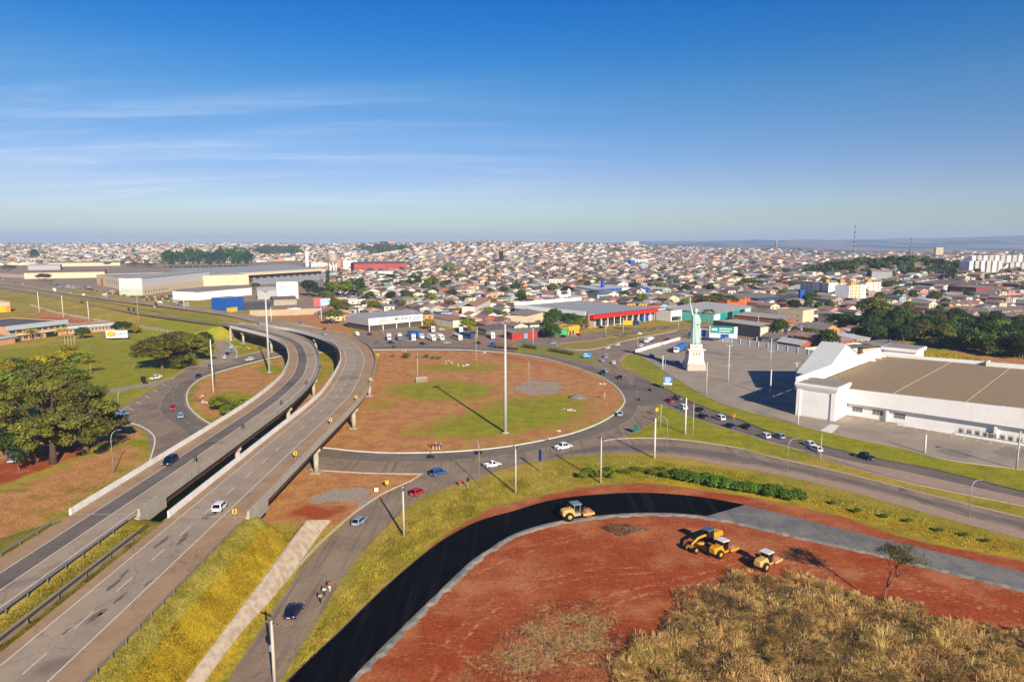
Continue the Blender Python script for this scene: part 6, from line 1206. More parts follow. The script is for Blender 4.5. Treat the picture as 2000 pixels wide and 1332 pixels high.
car('sedan', (764, 671), (800, 671), 'navy', 'dark saloon nearest the viaduct on the north road'); car('hatch', (826, 673), (850, 673), 'black', 'black hatchback in the middle of the north road'); car('hatch', (873, 671), (900, 671), 'silver', 'silver hatchback on the north road'); car('hatch', (934, 672), (960, 673), 'black', 'black hatchback beside the blue lorry cab')
truck('flat', (985, 681), (940, 676), 'blue', 'long flatbed lorry with blue cab and brown load')
car('hatch', (1079, 672), (1050, 674), 'lightblue', 'blue hatchback left of the leaf-shaped median'); car('sedan', (1187, 681), (1215, 674), 'white', 'white saloon passing the tip of the avenue median'); car('hatch', (1206, 675), (1230, 669), 'white', 'white hatchback just ahead on the avenue')
car('suv', (1184, 699), (1184, 720), 'silver', 'silver car beside the white lawn corner'); car('hatch', (1178, 707), (1172, 725), 'silver', 'pale hatchback before the ring entry'); car('hatch', (1199, 711), (1195, 730), 'white', 'white hatchback at the lawn kerb'); car('hatch', (1183, 727), (1200, 745), 'lightblue', 'pale blue hatchback beside the black one in the ring'); car('suv', (1178, 731), (1195, 750), 'black', 'black off-roader at the right of the ring'); car('hatch', (1211, 740), (1225, 757), 'black', 'black hatchback alone at the right of the ring')
car('hatch', (1251, 677), (1225, 684), 'white', 'white car beside the bright white lot wall'); truck('tank', (1268, 669), (1240, 676), 'white', 'small white tank lorry on the avenue', cat='truck'); car('hatch', (1304, 665), (1325, 660), 'darkred', 'dark car ahead of the tank lorry'); car('sedan', (1249, 653), (1270, 650), 'white', 'white car by the little palms of the far lane')
car('hatch', (1273, 698), (1300, 709), 'blue', 'blue hatchback parked by the lawn edge'); car('hatch', (1323, 711), (1345, 722), 'blue', 'blue car in the statue shadow'); truck('semi', (1328, 687), (1312, 694), 'white', 'white-cabbed lorry with blue trailer beside the statue')
for ch in CH[bpy.data.objects['semi_truck'].name]:
    if ch.name.startswith('cargo_box'): ch.material_slots[0].link = 'OBJECT'; ch.material_slots[0].material = M('trailer_blue', '#2c62a6', .5, .1, .4)
QD = (20, 8)
for (k, x, y, c_, l) in (('hatch', 1307, 785, 'red', 'red hatchback at the head of the right-hand queue'), ('pickup', 1323, 780, 'grey', 'grey pickup with open bed in the right-hand queue'), ('suv', 1332, 798, 'white', 'white off-roader near the white pole in the queue'), ('sedan', 1365, 803, 'black', 'dark saloon in the upper lane of the queue'), ('wagon', 1371, 816, 'black', 'black estate in the lower lane of the queue'), ('suv', 1405, 819, 'white', 'white off-roader in the middle of the queue'), ('hatch', 1424, 835, 'navy', 'dark blue hatchback of the queue'), ('sedan', 1455, 836, 'black', 'black saloon right of the dark blue hatchback'), ('hatch', 1493, 854, 'white', 'white hatchback left of a silver-blue car in the queue'), ('hatch', 1521, 855, 'greyblue', 'silver-blue car of the right-hand queue'), ('sedan', 1579, 870, 'white', 'long white saloon near the tail of the queue'), ('hatch', 1593, 880, 'white', 'white hatchback below the long white saloon')):
    car(k, (x, y), (x-QD[0], y-QD[1]), c_, l, group='cars queueing on the right approach road')
car('pickup', (1687, 895), (1650, 884), 'navy', 'dark navy pickup last in the right-hand approach')
moto((769, 679), (740, 678), 'red', 'rider in red on a motorcycle on the north road'); moto((1269, 764), (1295, 772), 'purple', 'rider in purple on a motorcycle at the right of the ring'); moto((1249, 782), (1255, 765), 'red', 'rider in red beside the right ring lane'); moto((935, 887), (960, 884), 'white', 'rider in white on a motorcycle below the curved lamp'); moto((841, 895), (870, 894), 'teal', 'rider in teal on the lower ring')
for (x, y, t_, l_, lb, hd) in ((644, 1155, 'red', 'white', 'walker in red top at the back of the trio', 1), (634, 1165, 'white', 'blue', 'walker in white shirt between the other two', 1), (626, 1178, 'pink', 'dark', 'walker in pale pink top leading the trio', 1)):
    p, q = P(x, y), P(x-40, y+55); person((p.x, p.y, .02), yaw_to(p, q), CL[t_], CL[l_], CL['dark'], lb+' on the lower road')
for i, (x, y, t_, lb) in enumerate(((843, 875, 'red', 'worker in red beside white stakes on the island'), (852, 874, 'orange', 'worker in orange beside white stakes on the island'), (861, 875, 'white', 'worker in white at the right of the island trio'), (1069, 862, 'orange', 'worker in orange at the lower island kerb'))):
    p = P(x, y); person((p.x, p.y, .0), 1.+i, CL[t_], CL['blue'], CL['khaki'], lb, .1)
# yard and roadside trucks
for (k, x, y, tx, ty, c_, l) in (('van', 697, 655, 712, 661, 'white', 'white van parked by the viaduct parapet'), ('box', 760, 664, 762, 672, 'silver', 'grey lorry front, first in the truck yard'), ('box', 781, 664, 783, 672, 'blue', 'blue and white lorry front in the truck yard'), ('box', 808, 665, 808, 673, 'white', 'white lorry in the middle of the truck yard'), ('semi', 812, 660, 835, 664, 'white', 'long grey box trailer in the truck yard'), ('box', 843, 665, 852, 668, 'white', 'small white box lorry right of the grey trailer'), ('box', 858, 664, 870, 667, 'white', 'second white box lorry right of the grey trailer'), ('bus', 893, 663, 904, 667, 'white', 'long white bus in the truck yard'), ('bus', 912, 660, 930, 663, 'blue', 'blue and white bus behind the long white one'), ('box', 846, 648, 848, 655, 'white', 'white lorry parked under the yellowish tree'), ('box', 900, 649, 903, 655, 'white', 'white lorry in front of the bright round tree'), ('box', 962, 661, 966, 668, 'white', 'white lorry at the open garage')): truck(k, (x, y), (tx, ty), c_, l)
for (x, y, tx, c_, l) in ((841, 660, 860, 'silver', 'pale car parked left of the buses'), (780, 657, 800, 'grey', 'grey car before the workshop'), (863, 645, 880, 'white', 'white car beside the white gabled warehouse'), (723, 655, 735, 'darkred', 'dark red car beside the white van'), (797, 668, 815, 'greyblue', 'blue-grey car at the yard edge'), (1101, 659, 1115, 'black', 'black car in front of the yellow corner shop'), (1120, 657, 1135, 'silver', 'silver car in front of the yellow corner shop'), (1130, 656, 1140, 'red', 'red car in front of the yellow corner shop'), (1175, 641, 1190, 'black', 'dark car on the supermarket forecourt'), (1196, 638, 1210, 'silver', 'grey car on the supermarket forecourt')): car('hatch', (x, y), (tx, y+1), c_, l)
truck('box', (18, 815), (40, 812), 'white', 'white truck behind the big left tree'); truck('bus', (45, 893), (80, 872), 'silver', 'pale blue bus in the shade of the big left tree', cat='bus')
truck('flat', (1905, 684), (1930, 687), 'white', 'white flatbed lorry on the dirt road by the wood'); 
# far highway
for (k, x, y, c_, l) in (('box', 106, 569, 'white', 'white box lorry on the far left highway'), ('van', 163, 578, 'white', 'white van on the far left highway'),): truck(k, (x, y), (x+18, y+4), c_, l)
fc = [(45, 556), (30, 553), (138, 574), (192, 584), (302, 602), (160, 592), (6, 548), (78, 562)]
uniq([(placed(CARP['hatch'], 'hatch', tuple(G(x, y)+Vector((0, 0, .2))), yaw_to(G(x, y), G(x+18, y+4)), None, 'car', 'cars on the far left highway', c_), c_+' car on the far left highway') for (x, y), c_ in zip(fc, ('white', 'darkred', 'white', 'red', 'white', 'black', 'white', 'grey'))])
# parked cars, too small to show parts: body, glass and wheels in one mesh
def tiny_car(color):
    m = MB(); m.loft([rrect(x, w, z0, z1) for x, z0, z1, w in ((-2.1, .35, .7, .75), (-1.9, .25, .8, .86), (1.2, .25, .8, .88), (2.05, .3, .55, .78))], 0); r6 = lambda z, a, b, w: [(a, -w, z), (a, w, z), (b, w, z), (b, -w, z)]
    m.loft([r6(.8, 1., -1.8, .8), r6(1.25, .4, -1.4, .68)], 1); m.loft([r6(1.25, .38, -1.38, .67), r6(1.42, .2, -1.2, .6)], 0)
    for x in (-1.3, 1.25):
        for s in (-.9, .72): m.cyl((x, s, .3), .3, .18, 8, 2, 'y')
    me = bpy.data.meshes.new('parked_car'); me.from_pydata(m.v, [], m.f); me.polygons.foreach_set('material_index', m.m)
    for q in (PNT[color], CGL, TYRE): me.materials.append(q)
    me.update(); return me
TC = {c_: tiny_car(c_) for c_ in ('white', 'silver', 'black', 'navy', 'red', 'grey', 'greyblue')}
pk = []
def lot(rows, group, where):
    for (a, b, n, ang_) in rows:
        p, q = G(*a), G(*b); y_ = yaw_to(p, q)+ang_
        for i in range(n):
            if R.random() < .12: continue
            g = p.lerp(q, (i+R.uniform(.3, .7))/n); c_ = R.choice(('white', 'white', 'silver', 'silver', 'black', 'grey', 'navy', 'red', 'greyblue')); o = bpy.data.objects.new('parked_car', TC[c_]); link(o); o.location = (g.x, g.y, T1(g.x, g.y)+.02); o.rotation_euler = (0, 0, y_); tag(o, None, 'car', group); pk.append((o, c_.replace('greyblue', 'blue-grey')+' car parked '+where))
lot([((100, 556), (175, 562), 24, 1.57), ((108, 560), (180, 566), 20, 1.57)], 'cars in the left car park', 'in the left car park by the highway')
lot([((180, 567), (222, 574), 12, 1.57), ((212, 569), (268, 577), 18, 1.57), ((214, 573), (262, 581), 14, 1.57)], 'cars in front of the cream wing', 'in front of the cream office wing')
lot([((272, 582), (352, 579), 22, 1.57), ((276, 587), (362, 584), 20, 1.57), ((330, 590), (372, 594), 10, 1.57), ((335, 597), (368, 598), 8, .3)], 'cars before the distribution hall', 'in front of the white distribution hall')
lot([((1510, 626), (1545, 640), 6, 1.57), ((1570, 640), (1660, 600), 12, 0.)], 'cars on the street right of town', 'on the street before the apartments')
uniq(pk)
for i, (x, y, c_) in enumerate(((312, 596, 'white'), (205, 580, 'silver'))): truck('box', (x, y), (x+15, y+2), c_, ('long white lorry beside the parked cars of the hall', 'pale lorry beside the cream wing car park')[i])
for i, (x, y) in enumerate(((445, 551), (470, 549), (495, 548), (548, 546), (575, 544), (600, 543))): truck('semi', (x, y), (x+9, y+4), ('white', 'red', 'white', 'red', 'blue', 'white')[i], ORD[i]+' trailer from the left at the loading docks', group='trailers at the loading docks')
# ================================================================ statue (generic robed figure on a tall plinth)
PSTONE = M('plinth_stone', '#d8cfc0', .85, .07, .6, grime=.25); PPINK = M('plinth_pink', '#c2a598', .85, .08, .6, grime=.2); VERD = M('verdigris', '#a2b9af', .75, .2, .9, grime=.12)
sp0 = P(1360, 724); st = thing('statue', 'green robed statue with raised arm on a tall pale plinth', 'statue', (sp0.x, sp0.y+4, 0), 0.); LAND.append(('the statue', 1360, 700))
def sq(w, z): return [(-w, -w, z), (w, -w, z), (w, w, z), (-w, w, z)]
m = MB(); m.loft([sq(4.15, -.2), sq(4.1, 2.6), sq(3.8, 2.9)], 0); m.build('plinth_base', PPINK, st)
m = MB(); m.loft([sq(3.75, 2.9), sq(3.7, 3.7), sq(3.35, 4.1), sq(3.1, 8.2), sq(3.1, 8.6)], 0); m.build('plinth', PSTONE, st)
m = MB(); m.loft([sq(3.2, 8.6), sq(3.75, 8.8), sq(3.75, 9.2), sq(3.3, 9.25)], 0); m.build('cornice', PSTONE, st)
m = MB(); m.loft([sq(2.6, 9.25), sq(2.5, 10.6), sq(2.7, 10.7), sq(2.7, 11.2), sq(2.3, 11.25)], 0); m.build('upper_plinth', PSTONE, st)
for s in range(4):
    for x in (-1.15, 0, 1.15):
        m = MB(); a = [(-.32, 0), (.32, 0), (.32, 1.1), (.22, 1.32), (0, 1.42), (-.22, 1.32), (-.32, 1.1)]
        m.add([(x+p, -3.235, 6.5+q) for p, q in a]+[(x+p, -3.10, 6.5+q) for p, q in a], [tuple(range(7))]+[(i, 7+i, 7+(i+1) % 7, (i+1) % 7) for i in range(7)]); o = m.build('niche', M('niche_dark', '#a08f62', .8), st); o.rotation_euler = (0, 0, s*math.pi/2)
m = MB(); m.box(-1., -2.76, 10.0, 1., -2.69, 10.5); m.build('inscription_panel', M('panel_stone', '#a79a86', .8), st)
def robe(prof, nf, amp, cx=0., ph=0.):
    rings = []
    for z, rx, ry, fold, ox in prof: rings.append([(cx+ox+rx*math.cos(t)*(1+amp*fold*math.sin(nf*t+ph+z*.25)), ry*math.sin(t)*(1+amp*fold*math.sin(nf*t+ph+z*.25)), z) for t in [6.2832*i/48 for i in range(48)]])
    return rings
m = MB(); m.loft(robe([(11.2, 2.35, 1.9, 1., .1), (13, 2.15, 1.75, 1., .1), (16, 1.95, 1.6, .9, .05), (18.5, 1.8, 1.45, .7, 0), (20, 1.6, 1.25, .5, 0), (21.2, 1.65, 1.2, .4, 0), (22.6, 1.75, 1.15, .4, 0), (23.6, 1.5, 1., .2, -.05), (24.1, .8, .7, .1, -.05), (24.4, .55, .52, 0, -.08)], 9, .09), 0, sm=True); m.build('robe', VERD, st)
m = MB(); m.loft(robe([(13.2, 1.2, 1.35, 1., 1.25), (15.5, 1.25, 1.4, 1., 1.05), (18, 1.1, 1.35, 1., .9), (20.5, .95, 1.2, .8, .8), (22.8, .8, 1., .5, .8), (23.7, .4, .6, .2, .7)], 7, .13, 0, 1.), 0, sm=True); m.build('draped_cloak', VERD, st)
m = MB(); m.tube([(1.1, -.3, 22.8), (1.75, -.5, 21), (1.2, -1.3, 19.8), (.3, -1.75, 20.0)], [.55, .48, .38, .28], 9); m.build('left_arm', VERD, st)
m = MB(); m.tube([(-1., 0, 23.1), (-1.75, .05, 24.6), (-2.15, .05, 26.6), (-2.6, .05, 28.6)], [.62, .5, .4, .3], 9); m.ball((-2.66, .05, 28.9), .38, 8, 6); m.build('raised_arm', VERD, st)
m = MB(); m.tube([(-2.66, .05, 28.5), (-2.72, .05, 30.2)], [.14, .2], 8); m.tube([(-2.72, .05, 30.2), (-2.73, .05, 30.35), (-2.75, .05, 30.9), (-2.78, .05, 31.7)], [.42, .46, .34, .04], 10); m.build('torch', VERD, st)
m = MB(); m.ball((-.12, 0, 25.5), .92, 12, 9, 0, (.88, .95, 1.15)); m.build('head', VERD, st); m = MB(); m.ball((-.02, .1, 25.8), 1.0, 12, 8, 0, (.92, 1., 1.0)); m.ball((.75, .25, 25.6), .48, 8, 6); m.build('hair', VERD, st)
# ================================================================ construction machines
MY = M('machine_yellow', '#c48a1c', .5, .12, 1., spec=.4, grime=.3); MYP = M('machine_ochre', '#c29a55', .6, .12, 1., grime=.3); MGR = M('machine_grey', '#6f7f88', .5, .1); MBK = M('machine_black', '#1d1d1f', .7, .1); MWH = M('machine_white', '#c9c7c0', .5, .06); DRUM = M('drum_steel', '#8d5a41', .6, .2, 1.)
def wheel(parent, x, y, r, w, rim=MY, name='wheel'):
    m = MB(); m.cyl((x, y-w/2, r), r, w, 18, 0, 'y')
    m.tube([(x, y-w/2-.02, r), (x, y-w/2, r)], r*.99, 18); o = m.build(name, TYRE, parent); m = MB(); m.cyl((x, y-w/2-.03, r), r*.52, w+.06, 12, 0, 'y'); m.build('rim', rim, o); return o
def roller(label, px, to, col, cabm, roofm, z=0., sc=1.):
    p, q = P(px[0], px[1], z), P(to[0], to[1], z); r = thing('road_roller', label, 'road roller', tuple(p), yaw_to(p, q), 'road rollers on the site'); r.scale = (sc,)*3; m = MB()
    m.loft([rrect(-2.9, .62, .95, 1.75, .2), rrect(-2.6, .78, .8, 1.95, .2), rrect(-.9, .82, .8, 2.05, .2), rrect(-.55, .8, .8, 1.5, .15)], 0); m.box(-1.0, -.95, .75, .5, .95, 1.05); m.build('engine_hood', col, r)
    m = MB(); m.box(-2.95, -.9, .55, -2.75, .9, .95); m.build('rear_bumper', MBK, r)
    for y in (-.95, .95): wheel(r, -1.75, y, .78, .5, col)
    m = MB(); m.box(.35, -.32, .7, .95, .32, 1.15); m.build('articulation', MBK, r); m = MB()
    m.box(.9, -1.12, .62, 3.15, -1.0, 1.02); m.box(.9, 1.0, .62, 3.15, 1.12, 1.02); m.box(.9, -1.0, .62, 1.1, 1.0, 1.05); m.box(3.0, -1.0, .62, 3.15, 1.0, 1.02); m.build('drum_frame', col, r)
    m = MB(); m.cyl((2.05, -.98, .76), .76, 1.96, 24, 0, 'y'); m.build('drum', DRUM, r)
    m = MB()
    for x in (-.7, .42):
        for y in (-.72, .72): m.box(x-.05, y-.05, 1.05, x+.05, y+.05, 2.72)
    m.box(-.75, -.76, 1.05, .47, .76, 1.25); m.build('cab_frame', cabm, r); m = MB(); m.bbox((-.14, 0, 2.72), (1.75, 1.85, .16), 0, .06); m.build('cab_roof', roofm, r)
    for y in (-.765, .755): m = MB(); m.box(-.62, y, 1.75, .34, y+.01, 2.6); m.build('side_window', CGL, r)
    m = MB(); m.box(.455, -.62, 1.6, .465, .62, 2.6); m.build('windscreen', CGL, r)
    m = MB(); m.bbox((-.25, 0, 1.25), (.5, .55, .35), 0, .06); m.box(-.55, -.28, 1.5, -.42, .28, 2.1); m.build('seat', MBK, r); m = MB(); m.tube([(-1.6, .3, 1.9), (-1.6, .3, 2.6)], .06, 6); m.build('exhaust', MBK, r); return r
roller('ochre road roller with grey cab on the fresh black asphalt', (1125, 1011), (1175, 1003), MYP, MGR, MGR, .42, 1.12)
roller('yellow road roller with white roof parked against the grader', (1411, 1082), (1450, 1068), MY, MBK, MWH); roller('pale yellow road roller standing alone beside the dry grass', (1497, 1106), (1525, 1092), MYP, MBK, MWH)
pg, qg = P(1377, 1066), P(1325, 1088); gr = thing('motor_grader', 'yellow motor grader with dark cab roof on the red soil', 'grader', tuple(pg), yaw_to(pg, qg))
m = MB(); m.loft([rrect(-4.3, .7, 1.0, 2.0, .15), rrect(-4.1, .8, .95, 2.15, .18), rrect(-1.9, .82, .95, 2.2, .18), rrect(-1.6, .8, .95, 2.0, .15)], 0); m.build('engine_hood', MY, gr)
m = MB(); m.tube([(-1.2, 0, 1.6), (.3, 0, 2.15), (2.2, 0, 2.1), (4.0, 0, 1.35)], [.28, .26, .22, .2], 8); m.box(3.7, -.75, .75, 4.2, .75, 1.1); m.build('main_beam', MY, gr); m = MB(); m.box(-1.5, -.75, 1., .2, .75, 1.5)
for x in (-1.4, .1):
    for y in (-.7, .7): m.box(x-.05, y-.05, 1.5, x+.05, y+.05, 3.1)
m.build('cab_frame', MBK, gr); m = MB(); m.bbox((-.65, 0, 3.1), (1.95, 1.8, .16), 0, .05); m.build('cab_roof', M('roof_bluegrey', '#4f5d6b', .5), gr)
for y in (-.72, .71): m = MB(); m.box(-1.33, y, 1.8, .03, y+.01, 2.95); m.build('side_window', CGL, gr)
m = MB(); m.add([(1.2, -1.9, .25), (2.1, 1.9, .25), (2.0, 1.9, .95), (1.1, -1.9, .95), (1.3, -1.9, .25), (2.2, 1.9, .25), (2.1, 1.9, .95), (1.2, -1.9, .95)], [(0, 1, 2, 3), (7, 6, 5, 4), (0, 4, 5, 1), (1, 5, 6, 2), (2, 6, 7, 3), (3, 7, 4, 0)]); m.build('blade', M('blade_steel', '#a37a3d', .5), gr); m = MB(); m.cyl((1.5, 0, 1.0), .8, .14, 18); m.build('turntable', MY, gr)
for x in (-3.6, -2.3):
    for y in (-1., 1.): wheel(gr, x, y, .68, .42)
for y in (-1., 1.): wheel(gr, 3.95, y, .65, .36)
# ================================================================ poles and lamps
PCON = M('pole_concrete', '#b3aa9a', .85, .08, .8, grime=.25); PSTEEL = M('pole_steel', '#9ba0a3', .5, .06, .5, metal=.4); PWHITE = M('pole_white', '#cbc7bd', .7, .05); LAMPH = M('lamp_housing', '#7f8285', .5)
def pole(kind, base, top, label=None, rz=0., group=None, z=None):
    g = G(*base) if z is None else P(*base, z); k = (PX((g.x, g.y, CAMH))[1]-top)/(PX((g.x, g.y, CAMH))[1]-base[1]); h = CAMH-(CAMH-g.z)*k-g.z
    nm = {'mast': 'high_mast_light', 'white': 'concrete_pole', 'util': 'utility_pole', 'lamp': 'street_lamp', 'double': 'double_street_lamp', 'thin': 'slim_pole'}[kind]
    r = thing(nm, label, {'mast': 'light mast', 'white': 'pole', 'util': 'utility pole', 'lamp': 'street lamp', 'double': 'street lamp', 'thin': 'pole'}[kind], tuple(g), rz, group); m = MB()
    if kind == 'mast':
        m.tube([(0, 0, -.3), (0, 0, h*.5), (0, 0, h)], [.5, .4, .26], 14); m.build('shaft', M('mast_galvanised', '#b5b6b3', .5, .06, .5, metal=.2), r); m = MB(); m.cyl((0, 0, -.2), 1.1, .45, 12); m.build('base', CONC, r)
        m = MB(); m.cyl((0, 0, h-.35), .9, .25, 12); m.build('head_ring', LAMPH, r)
        for i in range(6): a = i*1.047; m = MB(); m.bbox((1.15*math.cos(a), 1.15*math.sin(a), h-.6), (.55, .55, .3), 0, .06); m.build('floodlight', LAMPH, r)
    elif kind == 'white': m.tube([(0, 0, -.3), (0, 0, h)], [.3, .19], 10); m.build('shaft', PWHITE, r)
    elif kind == 'thin': m.tube([(0, 0, -.3), (0, 0, h)], [.13, .08], 8); m.build('shaft', PCON, r)
    elif kind == 'util':
        m.tube([(0, 0, -.3), (0, 0, h)], [.24, .15], 10); m.build('shaft', PCON, r); m = MB(); m.box(-1.2, -.06, h-.45, 1.2, .06, h-.3); m.build('crossarm', M('arm_wood', '#7d7263', .9), r)
        for x in (-1.05, -.4, .4, 1.05): m = MB(); m.cyl((x, 0, h-.3), .06, .22, 8); m.build('insulator', MBK, r)
        m = MB(); m.bbox((.3, 0, h*.55), (.45, .4, .8), 0, .05); m.build('transformer', LAMPH, r)
    elif kind == 'lamp':
        m.tube([(0, 0, -.2), (0, 0, h*.82), (.25, 0, h*.93), (1.0, 0, h), (1.9, 0, h+.05)], [.11, .08, .07, .06, .05], 8); m.build('shaft', PSTEEL, r); m = MB(); m.bbox((2.1, 0, h-.04), (.75, .28, .14), 0, .04); m.build('lamp_head', LAMPH, r)
    else:
        m.tube([(0, 0, -.2), (0, 0, h)], [.2, .12], 10); m.build('shaft', PWHITE, r)
        for zf in (.985, .45):
            for s in (-1, 1): m = MB(); m.tube([(0, 0, h*zf-.5), (s*.9, 0, h*zf), (s*1.9, 0, h*zf+.12)], .06, 6); o = m.build('arm', PWHITE, r); m = MB(); m.bbox((s*2.1, 0, h*zf+.05), (.7, .3, .14), 0, .04); m.build('lamp_head', LAMPH, r)
    return r
for a in (('mast', (987, 845), 622, 'tall grey high-mast light in the middle of the roundabout island'), ('mast', (526, 727), 565, 'tall grey high-mast light beside the inner viaduct curve'), ('white', (417, 766), 662, 'white concrete pole on the left island'),
    ('util', (789, 1047), 945, 'utility pole with white box beside the lower road', 1.9), ('util', (1007, 964), 866, 'utility pole on the verge left of the blue-backed sign', 2.), ('util', (1173, 943), 850, 'utility pole at the left end of the green weeds', 2.2), ('util', (537, 1345), 1200, 'big utility pole with long arm cut by the bottom edge', 2.6),
    ('white', (1278, 895), 814, 'bright white pole at the fork of the exit road'), ('white', (1338, 847), 775, 'bright white pole between queue and exit road'), ('thin', (1290, 834), 788, 'thin pole with yellow sign at the wedge tip'), ('lamp', (1302, 885), 812, 'curved street lamp near the wedge of grass', 2.9), ('thin', (1353, 849), 785, 'thin pole right of the bright white poles'), ('lamp', (1537, 922), 855, 'curved street lamp on the exit road verge', .2), ('lamp', (1892, 1010), 935, 'curved street lamp at the far right verge', .2), ('thin', (1602, 899), 845, 'thin pole beside two white cars'), ('white', (1806, 884), 847, 'short white pole in front of the store bays'), ('white', (1558, 829), 775, 'white pole at the tower corner of the store'), ('util', (1985, 916), 838, 'utility pole at the right end of the store', .5),
    ('lamp', (936, 946), 858, 'curved street lamp beside the small white pickup', 2.2), ('lamp', (222, 924), 840, 'curved street lamp on the brown grass at left', .9), ('lamp', (234, 824), 762, 'curved street lamp beside the big left tree', .9), ('lamp', (1033, 794), 700, 'slim street lamp in the right half of the island', 2.2), ('thin', (816, 745), 688, 'thin pole with hut-like box on the island'), ('thin', (930, 708), 640, 'thin pole in the upper part of the island'), ('double', (1422, 746), 672, 'white double-arm lamp in the parking lot right of the statue', .5), ('util', (1379, 770), 705, 'utility pole in front of the statue plinth', .2), ('white', (1294, 721), 694, 'short white pole at the lawn edge', ), ('thin', (1299, 720), 700, 'thin pole beside the short white one at the lawn edge'), ('double', (1505, 706), 660, 'white double-arm lamp near the long boundary wall', .5), ('double', (1553, 770), 706, 'white double-arm lamp in the store shadow', .5), ('thin', (1245, 690), 655, 'slim white pole by the bright white lot wall'), ('white', (1504, 772), 720, 'slim white pole in the middle of the lot'),
    ('white', (77, 610), 570, 'leftmost white pole along the frontage road'), ('white', (124, 621), 577, 'second white pole along the frontage road'), ('white', (174, 627), 588, 'third white pole along the frontage road'), ('thin', (271, 634), 574, 'slender pole beside the highway guard rail'), ('util', (748, 652), 623, 'utility pole in front of the mechanic workshop', .3), ('util', (932, 662), 638, 'utility pole near the buses', .3), ('util', (1041, 675), 640, 'utility pole at the pointed grass island', .3), ('util', (1183, 655), 625, 'utility pole before the supermarket left corner', .3), ('util', (1217, 652), 620, 'utility pole before the supermarket middle', .3), ('util', (1325, 645), 612, 'utility pole beside the small white shop', .3), ('white', (628, 626), 598, 'white pole at the end of the tan boundary wall'), ('util', (436, 607), 580, 'utility pole left of the cobalt blue shop', .3), ('white', (360, 604), 577, 'white pole beside the parked cars of the hall'), ('lamp', (263, 722), 700, 'thin lamp left of the umbrella trees', .3), ('white', (530, 628), 600, 'white pole behind the inner viaduct end'), ('util', (1480, 650), 615, 'utility pole beside the charcoal warehouse', .2), ('util', (1455, 612), 580, 'utility pole behind the teal-fronted shop', .2)):
    pole(a[0], a[1], a[2], a[3], a[4] if len(a) > 4 else 0.)
for i in range(4): pole('thin', (128+i*6, 678-i*.8), 655-i, ORD[i]+' flagpole from the left before the office', group='flagpoles in the left field')
q = P(789, 1047); b_ = MB(); b_.bbox((-.25, 0, 4.2), (.5, .5, .9), 0, .06)
# ================================================================ signs
def sign(label, base, top, wpx, mt, back=None, legs=2, frac=.55, yaw=None, name='road_sign', cat='road sign', z=None):
    g = G(*base) if z is None else P(*base, z); k = (PX((g.x, g.y, CAMH))[1]-top)/(PX((g.x, g.y, CAMH))[1]-base[1]); h = CAMH-(CAMH-g.z)*k-g.z; w = wpx*g.y/FPX*.98
    r = thing(name, label, cat, tuple(g), math.atan2(-g.x, g.y)*-1*0+(yaw if yaw is not None else -math.atan2(g.x, g.y))); z0 = h*(1-frac); m = MB(); m.box(-w/2, -.05, z0, w/2, .03, h); m.build('panel', mt, r)
    if back: m = MB(); m.box(-w/2+.02, .033, z0+.02, w/2-.02, .06, h-.02); m.build('panel_back', back, r)
    for x in ((-w*.32, w*.32) if legs == 2 else (0,)): m = MB(); m.box(x-.07, .062, -.3, x+.07, .18, h-.05); m.build('post', LAMPH, r)
    return r, w, z0, h
def bars(r, rows, mt, y=-.053, name='lettering'):
    for (x0, z0, x1, z1) in rows: m = MB(); m.box(x0, y-.01, z0, x1, y, z1); m.build(name, mt, r)
SGB = M('sign_sky_blue', '#2277c4', .5, .05)
r, w, z0, h = sign('light blue direction sign with white arrows on the lawn', (1304, 760), 734, 17, SGB, LAMPH, frac=.66); H_ = h-z0; m = MB(); m.box(-w/2, -.054, z0, w/2, -.0505, z0+H_*.24); m.build('white_band', SIGNW, r)
bars(r, [(-w*.32, z0+H_*.72, w*.3, z0+H_*.82), (-w*.22, z0+H_*.52, w*.34, z0+H_*.62), (-w*.32, z0+H_*.34, w*.2, z0+H_*.44)], SIGNW); text('↑', H_*.3, SIGNW, r, (-w*.38, -.07, z0+H_*.6), (math.pi/2, 0, 0), 'arrow')
r, w, z0, h = sign('blue and teal direction sign on the pointed grass island', (1147, 701), 689, 16, SGB, LAMPH, frac=.72); H_ = h-z0; m = MB(); m.box(-w/2, -.056, z0+H_*.55, w*.12, -.0505, h); m.build('teal_band', SIGNT, r); bars(r, [(-w*.4, z0+H_*.66, w*.0, z0+H_*.78), (-w*.4, z0+H_*.2, w*.3, z0+H_*.32)], SIGNW, -.06)
sign('dark blue sign back on two posts above the lower verge', (1055, 921), 876, 9, M('sign_deepblue', '#1c3a9c', .5), LAMPH, frac=.5, yaw=-.9); sign('dark green direction sign seen obliquely at the wedge', (1242, 846), 829, 13, M('sign_dkgreen', '#155a48', .5), LAMPH, frac=.7, yaw=.5)
r, w, z0, h = sign('white billboard with yellow oval emblem and blue word LOGÍSTICA', (229, 664), 645, 41, SIGNW, LAMPH, frac=.78, name='billboard', cat='billboard', yaw=.12); H_ = h-z0
m = MB(); m.add([(-w*.25+w*.2*math.cos(6.283*i/24), -.056, z0+H_*.5+H_*.36*math.sin(6.283*i/24)) for i in range(24)], [tuple(range(24))]); m.build('red_oval', SIGNR, r); m = MB(); m.add([(-w*.25+w*.18*math.cos(6.283*i/24), -.062, z0+H_*.5+H_*.3*math.sin(6.283*i/24)) for i in range(24)], [tuple(range(24))]); m.build('yellow_oval', SIGNY, r)
text('LOGÍSTICA', H_*.4, SIGNB, r, (w*.22, -.07, z0+H_*.5), (math.pi/2, 0, 0), bold=.05)
sign('small black board on legs beside the grass track', (281, 752), 735, 13, MBK, MBK, frac=.65, yaw=-.3, name='display_board', cat='display board')
